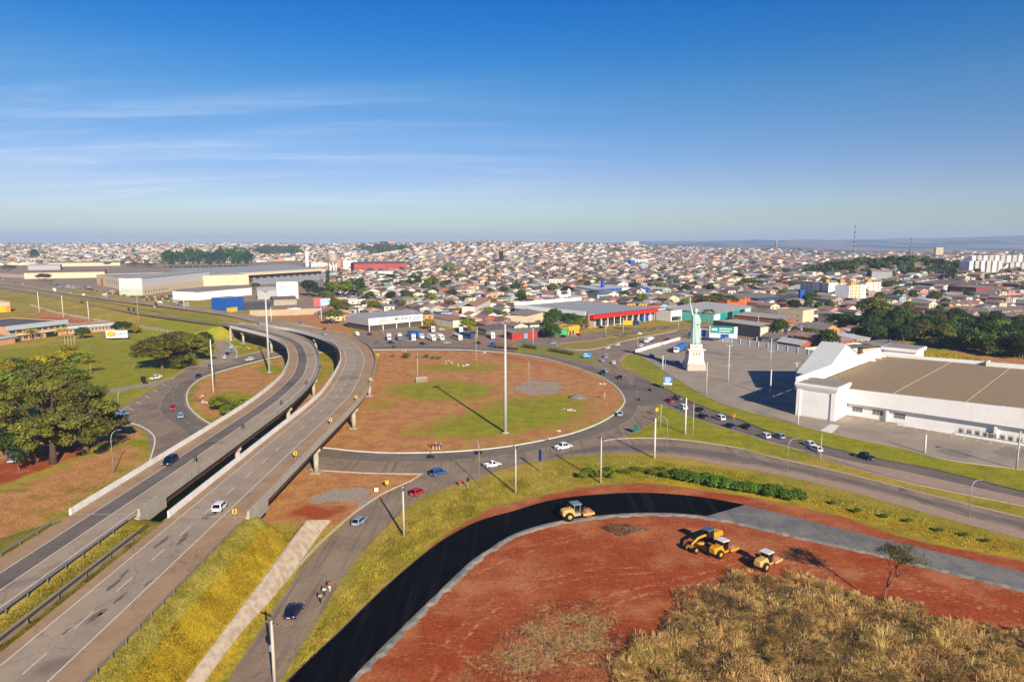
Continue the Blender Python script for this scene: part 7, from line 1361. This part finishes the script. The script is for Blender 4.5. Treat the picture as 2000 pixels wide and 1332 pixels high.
r, w, z0, h = sign('teal and white advertising hoarding on the lot wall', (1412, 668), 637, 54, SIGNW, LAMPH, frac=.75, name='billboard', cat='billboard', yaw=-.35); H_ = h-z0; m = MB(); m.box(-w*.47, -.056, z0+H_*.4, w*.38, -.0505, h); m.build('teal_panel', SIGNT, r); m = MB(); m.box(-w*.1, -.056, z0, w*.2, -.0505, z0+H_*.34); m.build('blue_panel', SIGNB, r); bars(r, [(-w*.15, z0+H_*.75, w*.3, z0+H_*.83), (-w*.15, z0+H_*.55, w*.25, z0+H_*.63), (-w*.42, z0+H_*.62, -w*.22, z0+H_*.8)], SIGNW, -.06)
r, w, z0, h = sign('blue and white hoarding just left of the teal one', (1371, 664), 642, 26, SIGNW, LAMPH, frac=.75, name='billboard', cat='billboard', yaw=-.35); m = MB(); m.box(-w*.1, -.056, z0+.3, w*.25, -.0505, h-.3); m.build('blue_panel', SIGNB, r)
r, w, z0, h = sign('yellow and navy sign board before the supermarket', (1232, 645), 626, 32, SIGNY, LAMPH, frac=.45, name='billboard', cat='billboard'); m = MB(); m.box(w*.1, -.056, z0, w/2, -.0505, h); m.build('navy_panel', M('sign_navy', '#1c2a5c', .5), r)
r, w, z0, h = sign('red and sky-blue billboard with a car picture by the ramp', (630, 607), 582, 33, M('board_pink', '#b5545c', .6), LAMPH, frac=.65, name='billboard', cat='billboard'); m = MB(); m.box(-w*.1, -.056, z0+.4, w*.48, -.0505, h-.5); m.build('sky_panel', M('board_sky', '#8fb3d0', .6), r); bars(r, [(w*.0, z0+1., w*.42, z0+1.9)], SIGNW, -.06, 'car_picture')
sign('orange diamond works sign on the soil beside the lower road', (756, 953), 937, 7, SIGNY, LAMPH, 1, .5); sign('red and white warning sign on the lower verge', (900, 951), 936, 5, SIGNR, LAMPH, 1, .5); sign('round sign seen from behind on the lower verge', (914, 953), 931, 6, MBK, LAMPH, 1, .4); sign('yellow warning sign at the wedge tip', (1283, 812), 796, 6, SIGNY, LAMPH, 1, .45); sign('orange works sign on the lawn above the queue', (1434, 820), 808, 5, M('sign_orange', '#d2691e', .6), LAMPH, 1, .6); sign('orange marker beside the right island kerb', (1181, 780), 766, 4, M('sign_orange', '#d2691e', .6), LAMPH, 1, .6); sign('white box sign on the soil under the viaduct', (735, 960), 952, 8, SIGNW, LAMPH, 1, .9)
CHV = M('chevron_yellow', '#d6a80f', .5, .05)
cv = []
for (x, y) in ((577, 897), (646, 830), (696, 784), (724, 748), (738, 699), (459, 1014)):
    g = P(x, y, 8); r = thing('chevron_sign', None, 'chevron sign', tuple(g), .25, 'chevron signs on the outer parapet'); m = MB(); m.box(-.36, -.03, .95, .36, .03, 1.85); m.build('panel', CHV, r); m = MB(); m.add([(-.2, -.036, 1.75), (.02, -.036, 1.75), (.22, -.036, 1.4), (.02, -.036, 1.05), (-.2, -.036, 1.05), (0, -.036, 1.4)], [(0, 5, 2, 1), (5, 4, 3, 2)]); m.build('chevron', MBK, r); m = MB(); m.box(-.05, .031, -.3, .05, .1, 1.8); m.build('post', LAMPH, r); cv.append((r, 'yellow chevron sign on the right parapet of the outer viaduct'))
uniq(cv); cv = []
for (x, y) in ((382, 905), (475, 840), (550, 793), (599, 753), (626, 722)):
    g = P(x, y, 8); r = thing('chevron_sign', None, 'chevron sign', tuple(g), math.pi, 'sign backs on the inner parapet'); m = MB(); m.box(-.36, -.03, .7, .36, .03, 1.6); m.build('panel', MBK, r); m = MB(); m.box(-.05, .031, -.3, .05, .1, 1.5); m.build('post', LAMPH, r); cv.append((r, 'dark back of a sign on the right parapet of the inner viaduct'))
uniq(cv)
for (x, y, l) in ((252, 612, 'dark board at the far edge of the highway, near the slender pole'), (262, 613, 'second dark board on the far highway median'), (305, 601, 'dark board beside the far carriageway')): sign(l, (x, y+1), y-11, 4, MBK, MBK, 1, .6, z=4., name='display_board', cat='board')
# white barriers, hut, stakes
r = thing('football_goal', 'small white lean-to frame on the island beside a thin pole', 'frame', tuple(P(824, 748)), .2); m = MB(); m.tube([(-2, 0, 0), (-2, 0, 2.2), (2, 0, 2.2), (2, 0, 0)], .09, 6); m.tube([(-2, 0, 2.2), (-2, 1.8, 0)], .07, 6); m.tube([(2, 0, 2.2), (2, 1.8, 0)], .07, 6); m.build('posts', SIGNW, r); m = MB(); m.quad((-1.95, 0, 2.15), (1.95, 0, 2.15), (1.95, 1.75, .05), (-1.95, 1.75, .05)); m.build('net', M('net_grey', '#a5a196', .9), r)
sk = []
for i in range(3):
    r = thing('marker_stake', None, 'stake', tuple(P(846+i*6, 877)), 0, 'white stakes on the lower island'); m = MB(); m.box(-.08, -.05, 0, .08, .05, .8); m.build('board', SIGNW, r); m = MB(); m.box(-.085, -.055, .4, .085, .055, .55); m.build('band', SIGNR, r); sk.append((r, 'white stake with red band beside the island workers'))
uniq(sk)
rb = MB(); q = random.Random(2)
for (x, y, n, s) in ((905, 714, 16, 12), (870, 707, 10, 18), (1108, 800, 10, 16), (400, 785, 6, 14), (395, 775, 4, 8), (475, 680, 8, 14), (1089, 842, 5, 4), (945, 690, 4, 6), (790, 686, 4, 5), (1180, 750, 6, 10), (1272, 907, 2, 2)):
    for i in range(n):
        p = P(x+q.uniform(-s, s), y+q.uniform(-s*.2, s*.2)); a = q.uniform(.2, .7); rb.add([(p.x+a*math.cos(k*1.57+q.random())*q.uniform(.5, 1.2), p.y+a*math.sin(k*1.57+q.random())*q.uniform(.5, 1.2), -.05) for k in range(4)]+[(p.x+q.uniform(-.1, .1), p.y+q.uniform(-.1, .1), a*q.uniform(.5, 1.1))], [(0, 1, 4), (1, 2, 4), (2, 3, 4), (3, 0, 4)])
o = rb.build('rubble', M('rubble_white', '#c2b9ab', .9, .15)); tag(o, 'scattered pale rubble and litter on the roundabout islands', None, None, 'stuff')
mp_ = MB(); mp_.loft([[(P(1128, 776).x+(2.4-k*.75)*1.5*math.cos(6.283*i/16)*(1+.1*math.sin(i*2.3)), P(1128, 776).y+(2.4-k*.75)*1.2*math.sin(6.283*i/16), k*.42) for i in range(16)] for k in range(4)], 0, sm=True); o = mp_.build('gravel_heap', A_GRAV); tag(o, 'small dark grey gravel heap on the island', 'gravel heap')
# radio masts
def mast(label, base, top, w, red=True):
    g = G(*base); k = (PX((g.x, g.y, CAMH))[1]-top)/(PX((g.x, g.y, CAMH))[1]-base[1]); h = CAMH-(CAMH-g.z)*k-g.z; r = thing('radio_mast', label, 'radio mast', tuple(g), .4); cols = [M('mast_red', '#9c3a2c', .6), M('mast_white', '#b9b4aa', .6)]; n = 14
    cn = lambda t, i: (w*(1-.75*t)*(.5, -.5, -.5, .5)[i], w*(1-.75*t)*(.5, .5, -.5, -.5)[i], h*t)
    for s in range(n):
        m = MB(); a, b = s/n, (s+1)/n
        for i in range(4): j = (i+1) % 4; m.tube([cn(a, i), cn(b, i)], w*.055, 4); m.tube([cn(a, i), cn(b, j)], w*.035, 4); m.tube([cn(a, i), cn(a, j)], w*.035, 4)
        m.build('lattice_section', cols[s % 2], r)
    for t in (.62, .8, .95): m = MB(); m.cyl((w*.3, 0, h*t), w*.22, w*.5, 8); m.build('antenna', cols[1], r)
    return r
mast('tallest red and white lattice mast against the hills', (1667, 502), 438, 6); mast('lattice mast with many antennas beside the wooded knoll', (1777, 509), 463, 5); mast('distant lattice mast left of the tallest one', (1515, 494), 470, 8); mast('slim lattice mast among the roofs above the statue', (1377, 572), 500, 2.6)
# ================================================================ the town: individual houses near, one mass far
def in_poly(x, y, q):
    c = False; j = len(q)-1
    for i in range(len(q)):
        if (q[i][1] > y) != (q[j][1] > y) and x < (q[j][0]-q[i][0])*(y-q[i][1])/(q[j][1]-q[i][1]+1e-12)+q[i][0]: c = not c
        j = i
    return c
fb = [(min(p[0] for p in q), max(p[0] for p in q), min(p[1] for p in q), max(p[1] for p in q), q) for q in FOOT]
def free(x, y, r=5.):
    for a, b, c, d, q in fb:
        if a-r < x < b+r and c-r < y < d+r and in_poly(x, y, q): return False
    return True
PXOK = [(640,640),(690,612),(835,632),(900,638),(1000,650),(1145,638),(1150,603),(1310,610),(1400,588),(1480,588),(1500,620),(1480,668),(1500,678),(1630,698),(1730,690),(1770,668),(1700,615),(1740,600),(1990,640),(2080,640),(2080,470),(560,470),(600,512),(640,560),(620,590)]
PXOK2 = [(-60,519),(200,516),(320,515),(500,512),(600,508),(600,470),(-60,474)]
NOGO = [[(1320,655),(1300,610),(1480,590),(1500,640),(1440,668)], [(1690,600),(2100,640),(2100,720),(1760,700),(1690,650)], [(500,480),(585,482),(590,498),(500,500)], [(700,482),(790,480),(800,494),(720,502)]]
TREESPOT = [(t.location.x, t.location.y, t.scale[0]*.45 if t.scale[0] > 1.5 else 8) for t in TREES]
TH = math.radians(28); ct, sn = math.cos(TH), math.sin(TH)
cand = []; hr = random.Random(99)
def spots():
    """lots on a street grid: blocks 92 x 46 m, two rows of lots back to back"""
    for bi in range(-60, 90):
        for bj in range(-10, 110):
            bx, by = bi*92, bj*46; cx, cy = ct*(bx+46)-sn*(by+23), sn*(bx+46)+ct*(by+23)
            if cy < 325 or cy > 4600 or abs(cx) > .86*cy+60: continue
            far = cy > 1250
            for row in (0, 1):
                u = 5.
                while u < 84:
                    w = hr.uniform(8, 13) if not far else hr.uniform(10, 17)
                    lx, ly = bx+u+w/2, by+(6 if row == 0 else 40)+(0); u += w+hr.uniform(.3, 2.2)
                    X, Y = ct*lx-sn*ly, sn*lx+ct*ly
                    if far and hr.random() > (.92 if cy < 1900 else .74): continue
                    yield X, Y, w, row
MINY = {}
for X, Y, w, row in spots():
    z = T1(X, Y) if False else None; cand.append((X, Y, w, row))
cz = T(np.array([c[0] for c in cand]), np.array([c[1] for c in cand]))
keep = []
for (X, Y, w, row), z in zip(cand, cz):
    px, py = PX((X, Y, z)); a = X/Y; yr = np.interp(a, RT[:, 0], RT[:, 2])
    if Y > yr+150 or px < -70 or px > 2070: continue
    if not (in_poly(px, py, PXOK) or in_poly(px, py, PXOK2)): continue
    if any(in_poly(px, py, q) for q in NOGO) or not free(X, Y, 6.): continue
    if ((X-560)/130)**2+((Y-980)/80)**2 < 1: continue
    if Y < 1300 and any((X-t[0])**2+(Y-t[1])**2 < (t[2]+1)**2 for t in TREESPOT): continue
    keep.append((X, Y, float(z), w, row, px, py))
keep.sort(key=lambda k: k[1])
def pick(r, y):
    wl = r.choices(range(8), (36, 24, 7, 18, 5, 5, 5, 3))[0]; rf = r.choices(range(6), (18, 20, 26, 11, 10, 15))[0]; return wl, rf
SMALLW = M('window_dark', '#2a2d30', .3, .2); TANKB = M('tank_blue', '#2f63a8', .5, .1); SOLAR = M('solar_panel', '#15234a', .2, .1)
hs = []; NEARN = 285
def rel_landmark(px, py):
    n, lx, ly = min(LAND, key=lambda l: (l[1]-px)**2+((l[2]-py)*2.6)**2); dx, dy = px-lx, py-ly
    return ('behind ' if dy < -9 and abs(dx) < 60 else 'left of ' if dx < 0 and abs(dx) > 12 else 'right of ' if abs(dx) > 12 else 'in front of ' if dy > 4 else 'next to ')+n
for (X, Y, z, w, row, px, py) in keep[:NEARN]:
    r = hr; wl, rf = pick(r, Y); two = r.random() < .16; d = r.uniform(11, 17); h = 3.1 if not two else 6.0; rz = TH+(0 if row == 0 else math.pi)+r.uniform(-.03, .03); zz = min(z, T1(X-w/2, Y), T1(X+w/2, Y)); th = thing('house', None, 'house', (X, Y, zz), rz, 'town houses nearest the roundabout')
    m = MB(); m.box(-w/2, 0, -1.5, w/2, d, h); kind = r.random(); rise = w*r.uniform(.16, .24); rn = RFN[rf]; shape = ''
    if kind < .42:
        m.add([(-w/2, 0, h), (w/2, 0, h), (0, 0, h+rise-.14), (-w/2, d, h), (w/2, d, h), (0, d, h+rise-.14)], [(0, 1, 2), (4, 3, 5)]); g = gable(w, d, h, rise, axis='y'); shape = 'gabled '
    elif kind < .74: g = hip(w, d, h+.003, rise); shape = 'hipped '
    elif kind < .9:
        g = MB(); q = r.choice((0, 1)); g.prism([(-.3, -.5), (w+.3, -.5), (w+.3, d+.4), (-.3, d+.4)], [h+.02+q*.9, h+.02+q*.9, h+.9-q*.88, h+.9-q*.88], [h+.15+q*.9, h+.15+q*.9, h+1.03-q*.88, h+1.03-q*.88]); shape = 'sloping '; rf = rf if rf in (2, 3, 4) else 2; rn = RFN[rf]
    else:
        g = MB(); g.box(.2, .2, h-.3, w-.2, d-.2, h+.05); m.box(-w/2-.05, -.05, h+.002, w/2+.05, .2, h+.8); m.box(-w/2-.05, d-.2, h+.002, w/2+.05, d+.05, h+.8); m.box(-w/2-.05, .203, h+.002, -w/2+.2, d-.203, h+.8); m.box(w/2-.2, .203, h+.002, w/2+.05, d-.203, h+.8); rf = 3; rn = 'flat'
    m.build('wall', WL[wl], th); o = g.build('roof', RF[rf], th); o.location = (-w/2, 0, 0)
    for s in (0, 1):                                      # front and back openings
        for (x0, z0, ww, hh, nm) in ((-w*.32, 1., 1.4, 1.1, 'window'), (w*.12, 1., 1.4, 1.1, 'window'), (-.45, 0, .9, 2.1, 'door')) + (((-w*.3, 3.9, 1.3, 1.1, 'window'), (w*.12, 3.9, 1.3, 1.1, 'window')) if two else ()):
            if nm == 'door' and s: continue
            q = MB(); q.box(x0, (-.05 if s == 0 else d-.02), z0, x0+ww, (.02 if s == 0 else d+.05), z0+hh); q.build(nm, SMALLW if nm == 'window' else DOORM, th)
    for s in (-1, 1): q = MB(); yy = d*.4; q.box(s*w/2-.04, yy, 1., s*w/2+.04, yy+1.3, 2.1); q.build('window', SMALLW, th)
    ex = ''
    if r.random() < .16: q = MB(); q.cyl((w*.2, d*.45, h+rise*.6), .65, 1.1, 10); q.build('water_tank', TANKB, th); ex = ', blue tank'
    elif r.random() < .06 and kind < .42: q = MB(); q.add([(w*.08, d*.2, h+rise*.84+.2), (w*.42, d*.2, h+rise*.16+.2), (w*.42, d*.7, h+rise*.16+.2), (w*.08, d*.7, h+rise*.84+.2)], [(0, 1, 2, 3)]); q.build('solar_panel', SOLAR, th); ex = ', solar panels'
    hs.append((th, (WLN[wl]+(' two-storey' if two else '')+' house, '+(rn+' '+shape).strip()+' roof'+ex+', '+rel_landmark(px, py)).replace('  ', ' ')))
uniq(hs)
# yard walls between the nearest lots and their streets
yw = MB()
for (X, Y, z, w, row, px, py) in keep[NEARN:1300]:
    pass
# ---- all other houses as one mass
allm = RF+WL+[SMALLW]; mb = MB(); far_h = keep[NEARN:]
for (X, Y, z, w, row, px, py) in far_h:
    r = hr; wl, rf = pick(r, Y); big = r.random() < .15; k = 1. if Y < 1500 else 1.18; two = r.random() < .17; d = r.uniform(11, 17)*k*(1.6 if big else 1); w = w*k*(1.5 if big else 1); h = (6. if two else 3.1)*(1 if Y < 1800 else 1.25)+r.uniform(0, .6); a = TH+(0 if row == 0 else math.pi)+r.uniform(-.06, .06); c, s = math.cos(a), math.sin(a)
    L = lambda x, y, zz: (X+c*x-s*y, Y+s*x+c*y, z+zz); hw = w/2; rise = w*r.uniform(.14, .22); o = .4; kd = r.random()
    b = [L(-hw, 0, -3), L(hw, 0, -3), L(hw, d, -3), L(-hw, d, -3), L(-hw, 0, h), L(hw, 0, h), L(hw, d, h), L(-hw, d, h)]
    mb.add(b, [(0, 1, 5, 4), (1, 2, 6, 5), (2, 3, 7, 6), (3, 0, 4, 7)], 6+wl)
    e = [L(-hw-o, -o, h), L(hw+o, -o, h), L(hw+o, d+o, h), L(-hw-o, d+o, h)]
    if kd < .4: mb.add(e+[L(0, -o, h+rise), L(0, d+o, h+rise)], [(0, 4, 5, 3), (1, 2, 5, 4)], rf); mb.add([b[4], b[5], L(0, 0, h+rise*.95), b[7], b[6], L(0, d, h+rise*.95)], [(0, 1, 2), (4, 3, 5)], 6+wl)
    elif kd < .72: mb.add(e+[L(0, hw*.9, h+rise), L(0, d-hw*.9, h+rise)], [(0, 1, 4), (1, 2, 5, 4), (2, 3, 5), (3, 0, 4, 5)], rf)
    elif kd < .9: q = r.choice((0, 1.)); e = [L(-hw-.2, -.3, h+q), L(hw+.2, -.3, h+q), L(hw+.2, d+.3, h+1-q), L(-hw-.2, d+.3, h+1-q)]; mb.add(e, [(0, 1, 2, 3)], r.choice((2, 2, 3, 4, 4)))
    else: mb.add([L(-hw, 0, h+.1), L(hw, 0, h+.1), L(hw, d, h+.1), L(-hw, d, h+.1)], [(0, 1, 2, 3)], r.choice((2, 3, 4)))
    if Y < 1500:
        for x0, x1, z0, z1 in ((-w*.34, -w*.16, 1., 2.1), (w*.12, w*.3, 1., 2.1), (-w*.05, w*.05, 0, 2.1))+(((-w*.3, -w*.12, 3.9, 5.), (w*.12, w*.3, 3.9, 5.)) if two else ()):
            for y_ in (-.06, d+.06): mb.add([L(x0, y_, z0), L(x1, y_, z0), L(x1, y_, z1), L(x0, y_, z1)], [(0, 1, 2, 3)], 14)
        for s_ in (-1, 1): mb.add([L(s_*(hw+.06), d*.3, 1.), L(s_*(hw+.06), d*.45, 1.), L(s_*(hw+.06), d*.45, 2.1), L(s_*(hw+.06), d*.3, 2.1)], [(0, 1, 2, 3)], 14)
tag(mb.build('distant_houses', allm), 'dense mass of small roofs covering the slope to the horizon', None, None, 'stuff')
# lot walls and tin lean-tos of the nearer town, uncountable clutter
mb = MB()
for (X, Y, z, w, row, px, py) in keep[:1500]:
    a = TH+(0 if row == 0 else math.pi); c, s = math.cos(a), math.sin(a); L = lambda x, y, zz: (X+c*x-s*y, Y+s*x+c*y, z+zz); D = 21.5; hw = w/2+.5
    for (x0, y0, x1, y1) in ((-hw, -3.2, hw, -3.0), (-hw, -3., -hw+.15, D)): mb.add([L(x0, y0, -1), L(x1, y0, -1), L(x1, y1, -1), L(x0, y1, -1), L(x0, y0, 2.1), L(x1, y0, 2.1), L(x1, y1, 2.1), L(x0, y1, 2.1)], [(4, 5, 6, 7), (0, 1, 5, 4), (1, 2, 6, 5), (2, 3, 7, 6), (3, 0, 4, 7)], hr.choice((0, 0, 1, 2, 3)))
    if hr.random() < .5: x0, y0 = hr.uniform(-hw*.8, 0), 17.3; mb.add([L(x0, y0, 2.5), L(x0+hw*.9, y0, 2.5), L(x0+hw*.9, y0+3.6, 2.2), L(x0, y0+3.6, 2.2)], [(0, 1, 2, 3)], 4)
tag(mb.build('yard_walls', [WL[0], WL[1], WL[3], WL[6], RF[2]]), 'low yard walls and lean-to sheets between the town houses', None, None, 'stuff')
# street asphalt of the grid (near part)
sb = MB()
for bj in range(0, 40):
    by = bj*46
    for bi in range(-8, 22):
        for k in range(4):
            lx = bi*92+k*23; q = []
            for (x, y) in ((lx, by-3.4), (lx+23, by-3.4), (lx+23, by+1.4), (lx, by+1.4)): X, Y = ct*x-sn*y, sn*x+ct*y; q.append((X, Y))
            if min(p[1] for p in q) < 470 or max(p[1] for p in q) > 1500 or q[0][0]/q[0][1] < -.2: continue
            zq = [T1(*p)+.12 for p in q]; pp = PX((q[0][0], q[0][1], zq[0]))
            if in_poly(*pp, PXOK) and free(*q[0], 8): sb.add([(p[0], p[1], z_) for p, z_ in zip(q, zq)], [(0, 1, 2, 3)])
struct(sb.build('town_streets', A_GREY), 'asphalt side streets between the house blocks')
# ---- town trees: the nearest as things, the rest as one mass
tt = []; tr_ = random.Random(31); k = 0
nearlots = keep[:900]
while len(tt) < 210 and k < 4000:
    k += 1; X, Y, z, w, row, px, py = tr_.choice(nearlots); a = TH+(0 if row == 0 else math.pi); c, s = math.cos(a), math.sin(a); x, y = tr_.choice((-w/2, w/2)), tr_.choice((-5, 18.5)); X, Y = X+c*x-s*y, Y+s*x+c*y
    if not free(X, Y, 4): continue
    kd = tr_.choice(('round', 'bright', 'dark', 'round', 'olive', 'palm')); h_ = tr_.uniform(5.5, 12); t_ = mk_tree(kd, (X, Y, T1(X, Y)), h_, h_*tr_.uniform(.8, 1.25)*(.6 if kd == 'palm' else 1), None, 'garden trees among the town houses'); tt.append((t_, {'round': 'green', 'bright': 'bright green', 'dark': 'dark green', 'olive': 'olive', 'palm': 'palm'}[kd]+(' garden tree ' if kd != 'palm' else ' in a garden ')+rel_landmark(px, py)))
uniq(tt)
C, N, Tn = [], [], []
def clump(x, y, z, r, h, n):
    d = NR.normal(size=(n, 3)); d /= np.linalg.norm(d, axis=1)[:, None]; C.append(np.array([x, y, z+h*.55])+d*np.array([r, r, h*.5])*NR.uniform(.5, 1.05, n)[:, None]); N.append(d+NR.normal(size=(n, 3))*.5+np.array([0, 0, .4])); Tn.append(NR.uniform(.1, .8)+NR.normal(size=n)*.15)
for i in range(4600):
    X, Y, z, w, row, px, py = tr_.choice(keep[500:]); r = tr_.uniform(3, 6)*(1 if Y < 1800 else 1.35); clump(X+tr_.uniform(-14, 14), Y+18, z, r, r*1.5, 34)
for (x0, y0, x1, y1, n) in ((500, 482, 590, 498, 150), (700, 481, 800, 497, 150), (440, 488, 520, 497, 60), (0, 484, 500, 486, 60), (1190, 490, 1240, 496, 25), (0, 505, 320, 518, 40)):
    for i in range(n):
        g = G(tr_.uniform(x0, x1), tr_.uniform(y0, y1)); r = tr_.uniform(8, 17); clump(g.x, g.y, g.z-1, r, r*1.0, 46)
for i in range(260):
    a, q = tr_.uniform(0, 6.28), math.sqrt(tr_.random()); x, y = 560+150*q*math.cos(a), 980+92*q*math.sin(a)
    if tr_.random() < .25 and x > 600: continue
    r = tr_.uniform(3, 7.5); clump(x, y, T1(x, y)-.5, r, r*1.5, 60)
o = link(bpy.data.objects.new('distant_woods', quads_mesh('distant_woods', np.concatenate(C), np.concatenate(N), 1.5, np.concatenate(Tn), LG))); tag(o, 'far-off garden trees and woods fading into the slope', None, None, 'stuff')
# tall grass strip and yellow bank behind the store
blades('bank_grass', scatter([[(1780,690),(1850,688),(1960,712),(2100,735),(2100,760),(1900,735)]], 4000), 1.2, .12, leafmat('grass_gold', '#77601a', '#b8982c', .3), .8, 'yellow grass bank behind the white store', 8.)
print('houses', len(keep), 'trees', len(TREES), 'objects', len(bpy.data.objects))
# ================================================================ camera, sun, sky
cam_d = bpy.data.cameras.new('camera'); cam_d.sensor_width = 36; cam_d.lens = FPX/2000*36; cam_d.clip_start = .5; cam_d.clip_end = 60000
cam = bpy.data.objects.new('camera', cam_d); link(cam); cam.location = (0, 0, CAMH); cam.rotation_euler = (math.pi/2-PITCH, 0, 0); S.camera = cam
SUN_EL, SUN_AZ = math.radians(25), math.atan2(.39, -.92)      # azimuth measured from +Y towards +X
sd = bpy.data.lights.new('sun', 'SUN'); sd.energy = 5.; sd.angle = math.radians(.53); sd.color = (1., .88, .74)
so = bpy.data.objects.new('sun', sd); link(so)
sv = Vector((math.sin(SUN_AZ)*math.cos(SUN_EL), math.cos(SUN_AZ)*math.cos(SUN_EL), math.sin(SUN_EL)))
so.rotation_euler = sv.to_track_quat('Z', 'Y').to_euler(); so.location = (0, -50, 200)
W = bpy.data.worlds.new('World'); S.world = W; W.use_nodes = True
class _WM: node_tree = W.node_tree
t = NT(_WM); bg = t.n['Background']
sky = t.new('ShaderNodeTexSky', sky_type='NISHITA', sun_disc=False, sun_elevation=SUN_EL, sun_rotation=SUN_AZ, altitude=900, air_density=1., dust_density=.6, ozone_density=2.0)
tc = t.new('ShaderNodeTexCoord'); sp = t.new('ShaderNodeSeparateXYZ'); t.lk(tc.outputs['Generated'], sp.inputs[0])
zz = t.math('MAXIMUM', sp.outputs[2], .02)
cu = t.math('DIVIDE', sp.outputs[0], t.math('ADD', zz, .08)); cv = t.math('DIVIDE', sp.outputs[1], t.math('ADD', zz, .08))
cb = t.new('ShaderNodeCombineXYZ'); t.lk(cu, cb.inputs[0]); t.lk(cv, cb.inputs[1])
mp = t.new('ShaderNodeMapping'); mp.inputs['Rotation'].default_value = (0, 0, math.radians(-16)); mp.inputs['Scale'].default_value = (.36, 1.7, 1); t.lk(cb.outputs[0], mp.inputs[0])
n1 = t.new('ShaderNodeTexNoise', i_Scale=1.5, i_Detail=10, i_Roughness=.58, i_Distortion=.55); t.lk(mp.outputs[0], n1.inputs['Vector'])
n2 = t.new('ShaderNodeTexNoise', i_Scale=.42, i_Detail=3, i_Roughness=.5); t.lk(mp.outputs[0], n2.inputs['Vector'])
cl = t.math('MULTIPLY', t.ramp(n1.outputs[0], .44, .76), t.ramp(n2.outputs[0], .30, .58))
az = t.math('DIVIDE', sp.outputs[0], t.math('MAXIMUM', sp.outputs[1], .05))
n3 = t.new('ShaderNodeTexNoise', i_Scale=.75, i_Detail=6, i_Roughness=.55, i_Distortion=.3); t.lk(mp.outputs[0], n3.inputs['Vector'])
cl = t.math('ADD', cl, t.math('MULTIPLY', t.ramp(n3.outputs[0], .34, .72), .34))
cl = t.math('MULTIPLY', cl, t.ramp(az, -.35, .25, 1, .0)); cl = t.math('MULTIPLY', cl, t.ramp(sp.outputs[2], .01, .06)); cl = t.math('MULTIPLY', cl, t.ramp(sp.outputs[2], .12, .27, 1, .0))
veil = t.math('MULTIPLY', t.ramp(sp.outputs[2], .0, .2, 1, 0), t.ramp(n2.outputs[0], .25, .75, .2, .5))
veil = t.math('MULTIPLY', veil, t.ramp(az, -.5, .5, 1, .35))
hs = t.new('ShaderNodeHueSaturation', i_Hue=.508, i_Saturation=1.5, i_Value=1.); t.lk(sky.outputs[0], hs.inputs['Color'])
cr = t.new('ShaderNodeValToRGB'); t.lk(sp.outputs[2], cr.inputs[0]); e_ = cr.color_ramp.elements; e_[0].position = 0; e_[0].color = (.56, .59, .67, 1); e_[1].position = .37; e_[1].color = (.02, .58, .86, 1)
for p_, c_ in ((.03, (.58, .57, .66, 1)), (.09, (.72, .585, .69, 1)), (.2, (.84, .73, .71, 1)), (.28, (.46, .68, .78, 1))):
    q_ = e_.new(p_); q_.color = c_
tint = cr.outputs[0]
c0 = t.mix(1., hs.outputs[0], tint, 'MULTIPLY')
c1 = t.mix(t.math('MULTIPLY', cl, .46, clamp=True), c0, (6.9, 7.2, 7.9))
t.lk(c1, bg.inputs[0]); bg.inputs[1].default_value = .086
S.view_settings.view_transform = 'Standard'; S.view_settings.look = 'None'; S.view_settings.exposure = .74; S.view_settings.gamma = 1; S.view_settings.use_curve_mapping = False
S.cycles.max_bounces = 6; S.cycles.volume_bounces = 0; S.cycles.diffuse_bounces = 3; S.cycles.use_denoising = True; S.cycles.caustics_reflective = False; S.cycles.caustics_refractive = False
S.cycles.use_adaptive_sampling = True; S.cycles.adaptive_threshold = .02
# ================================================================ air
if HAZE:
    hb = MB().box(-14000, -400, -140, 14000, 15500, 215)
    hz = hb.build('haze', [])
    hm = bpy.data.materials.new('air'); hm.use_nodes = True; ht = hm.node_tree; ht.nodes.remove(ht.nodes['Principled BSDF'])
    pv = ht.nodes.new('ShaderNodeVolumePrincipled'); pv.inputs['Color'].default_value = (.50, .70, 1, 1); pv.inputs['Density'].default_value = HAZE; pv.inputs['Anisotropy'].default_value = 0.
    ht.links.new(pv.outputs[0], ht.nodes['Material Output'].inputs['Volume']); hz.data.materials.append(hm)
    hz['kind'] = 'stuff'; hz['label'] = 'thin blue air haze fading the far hills'
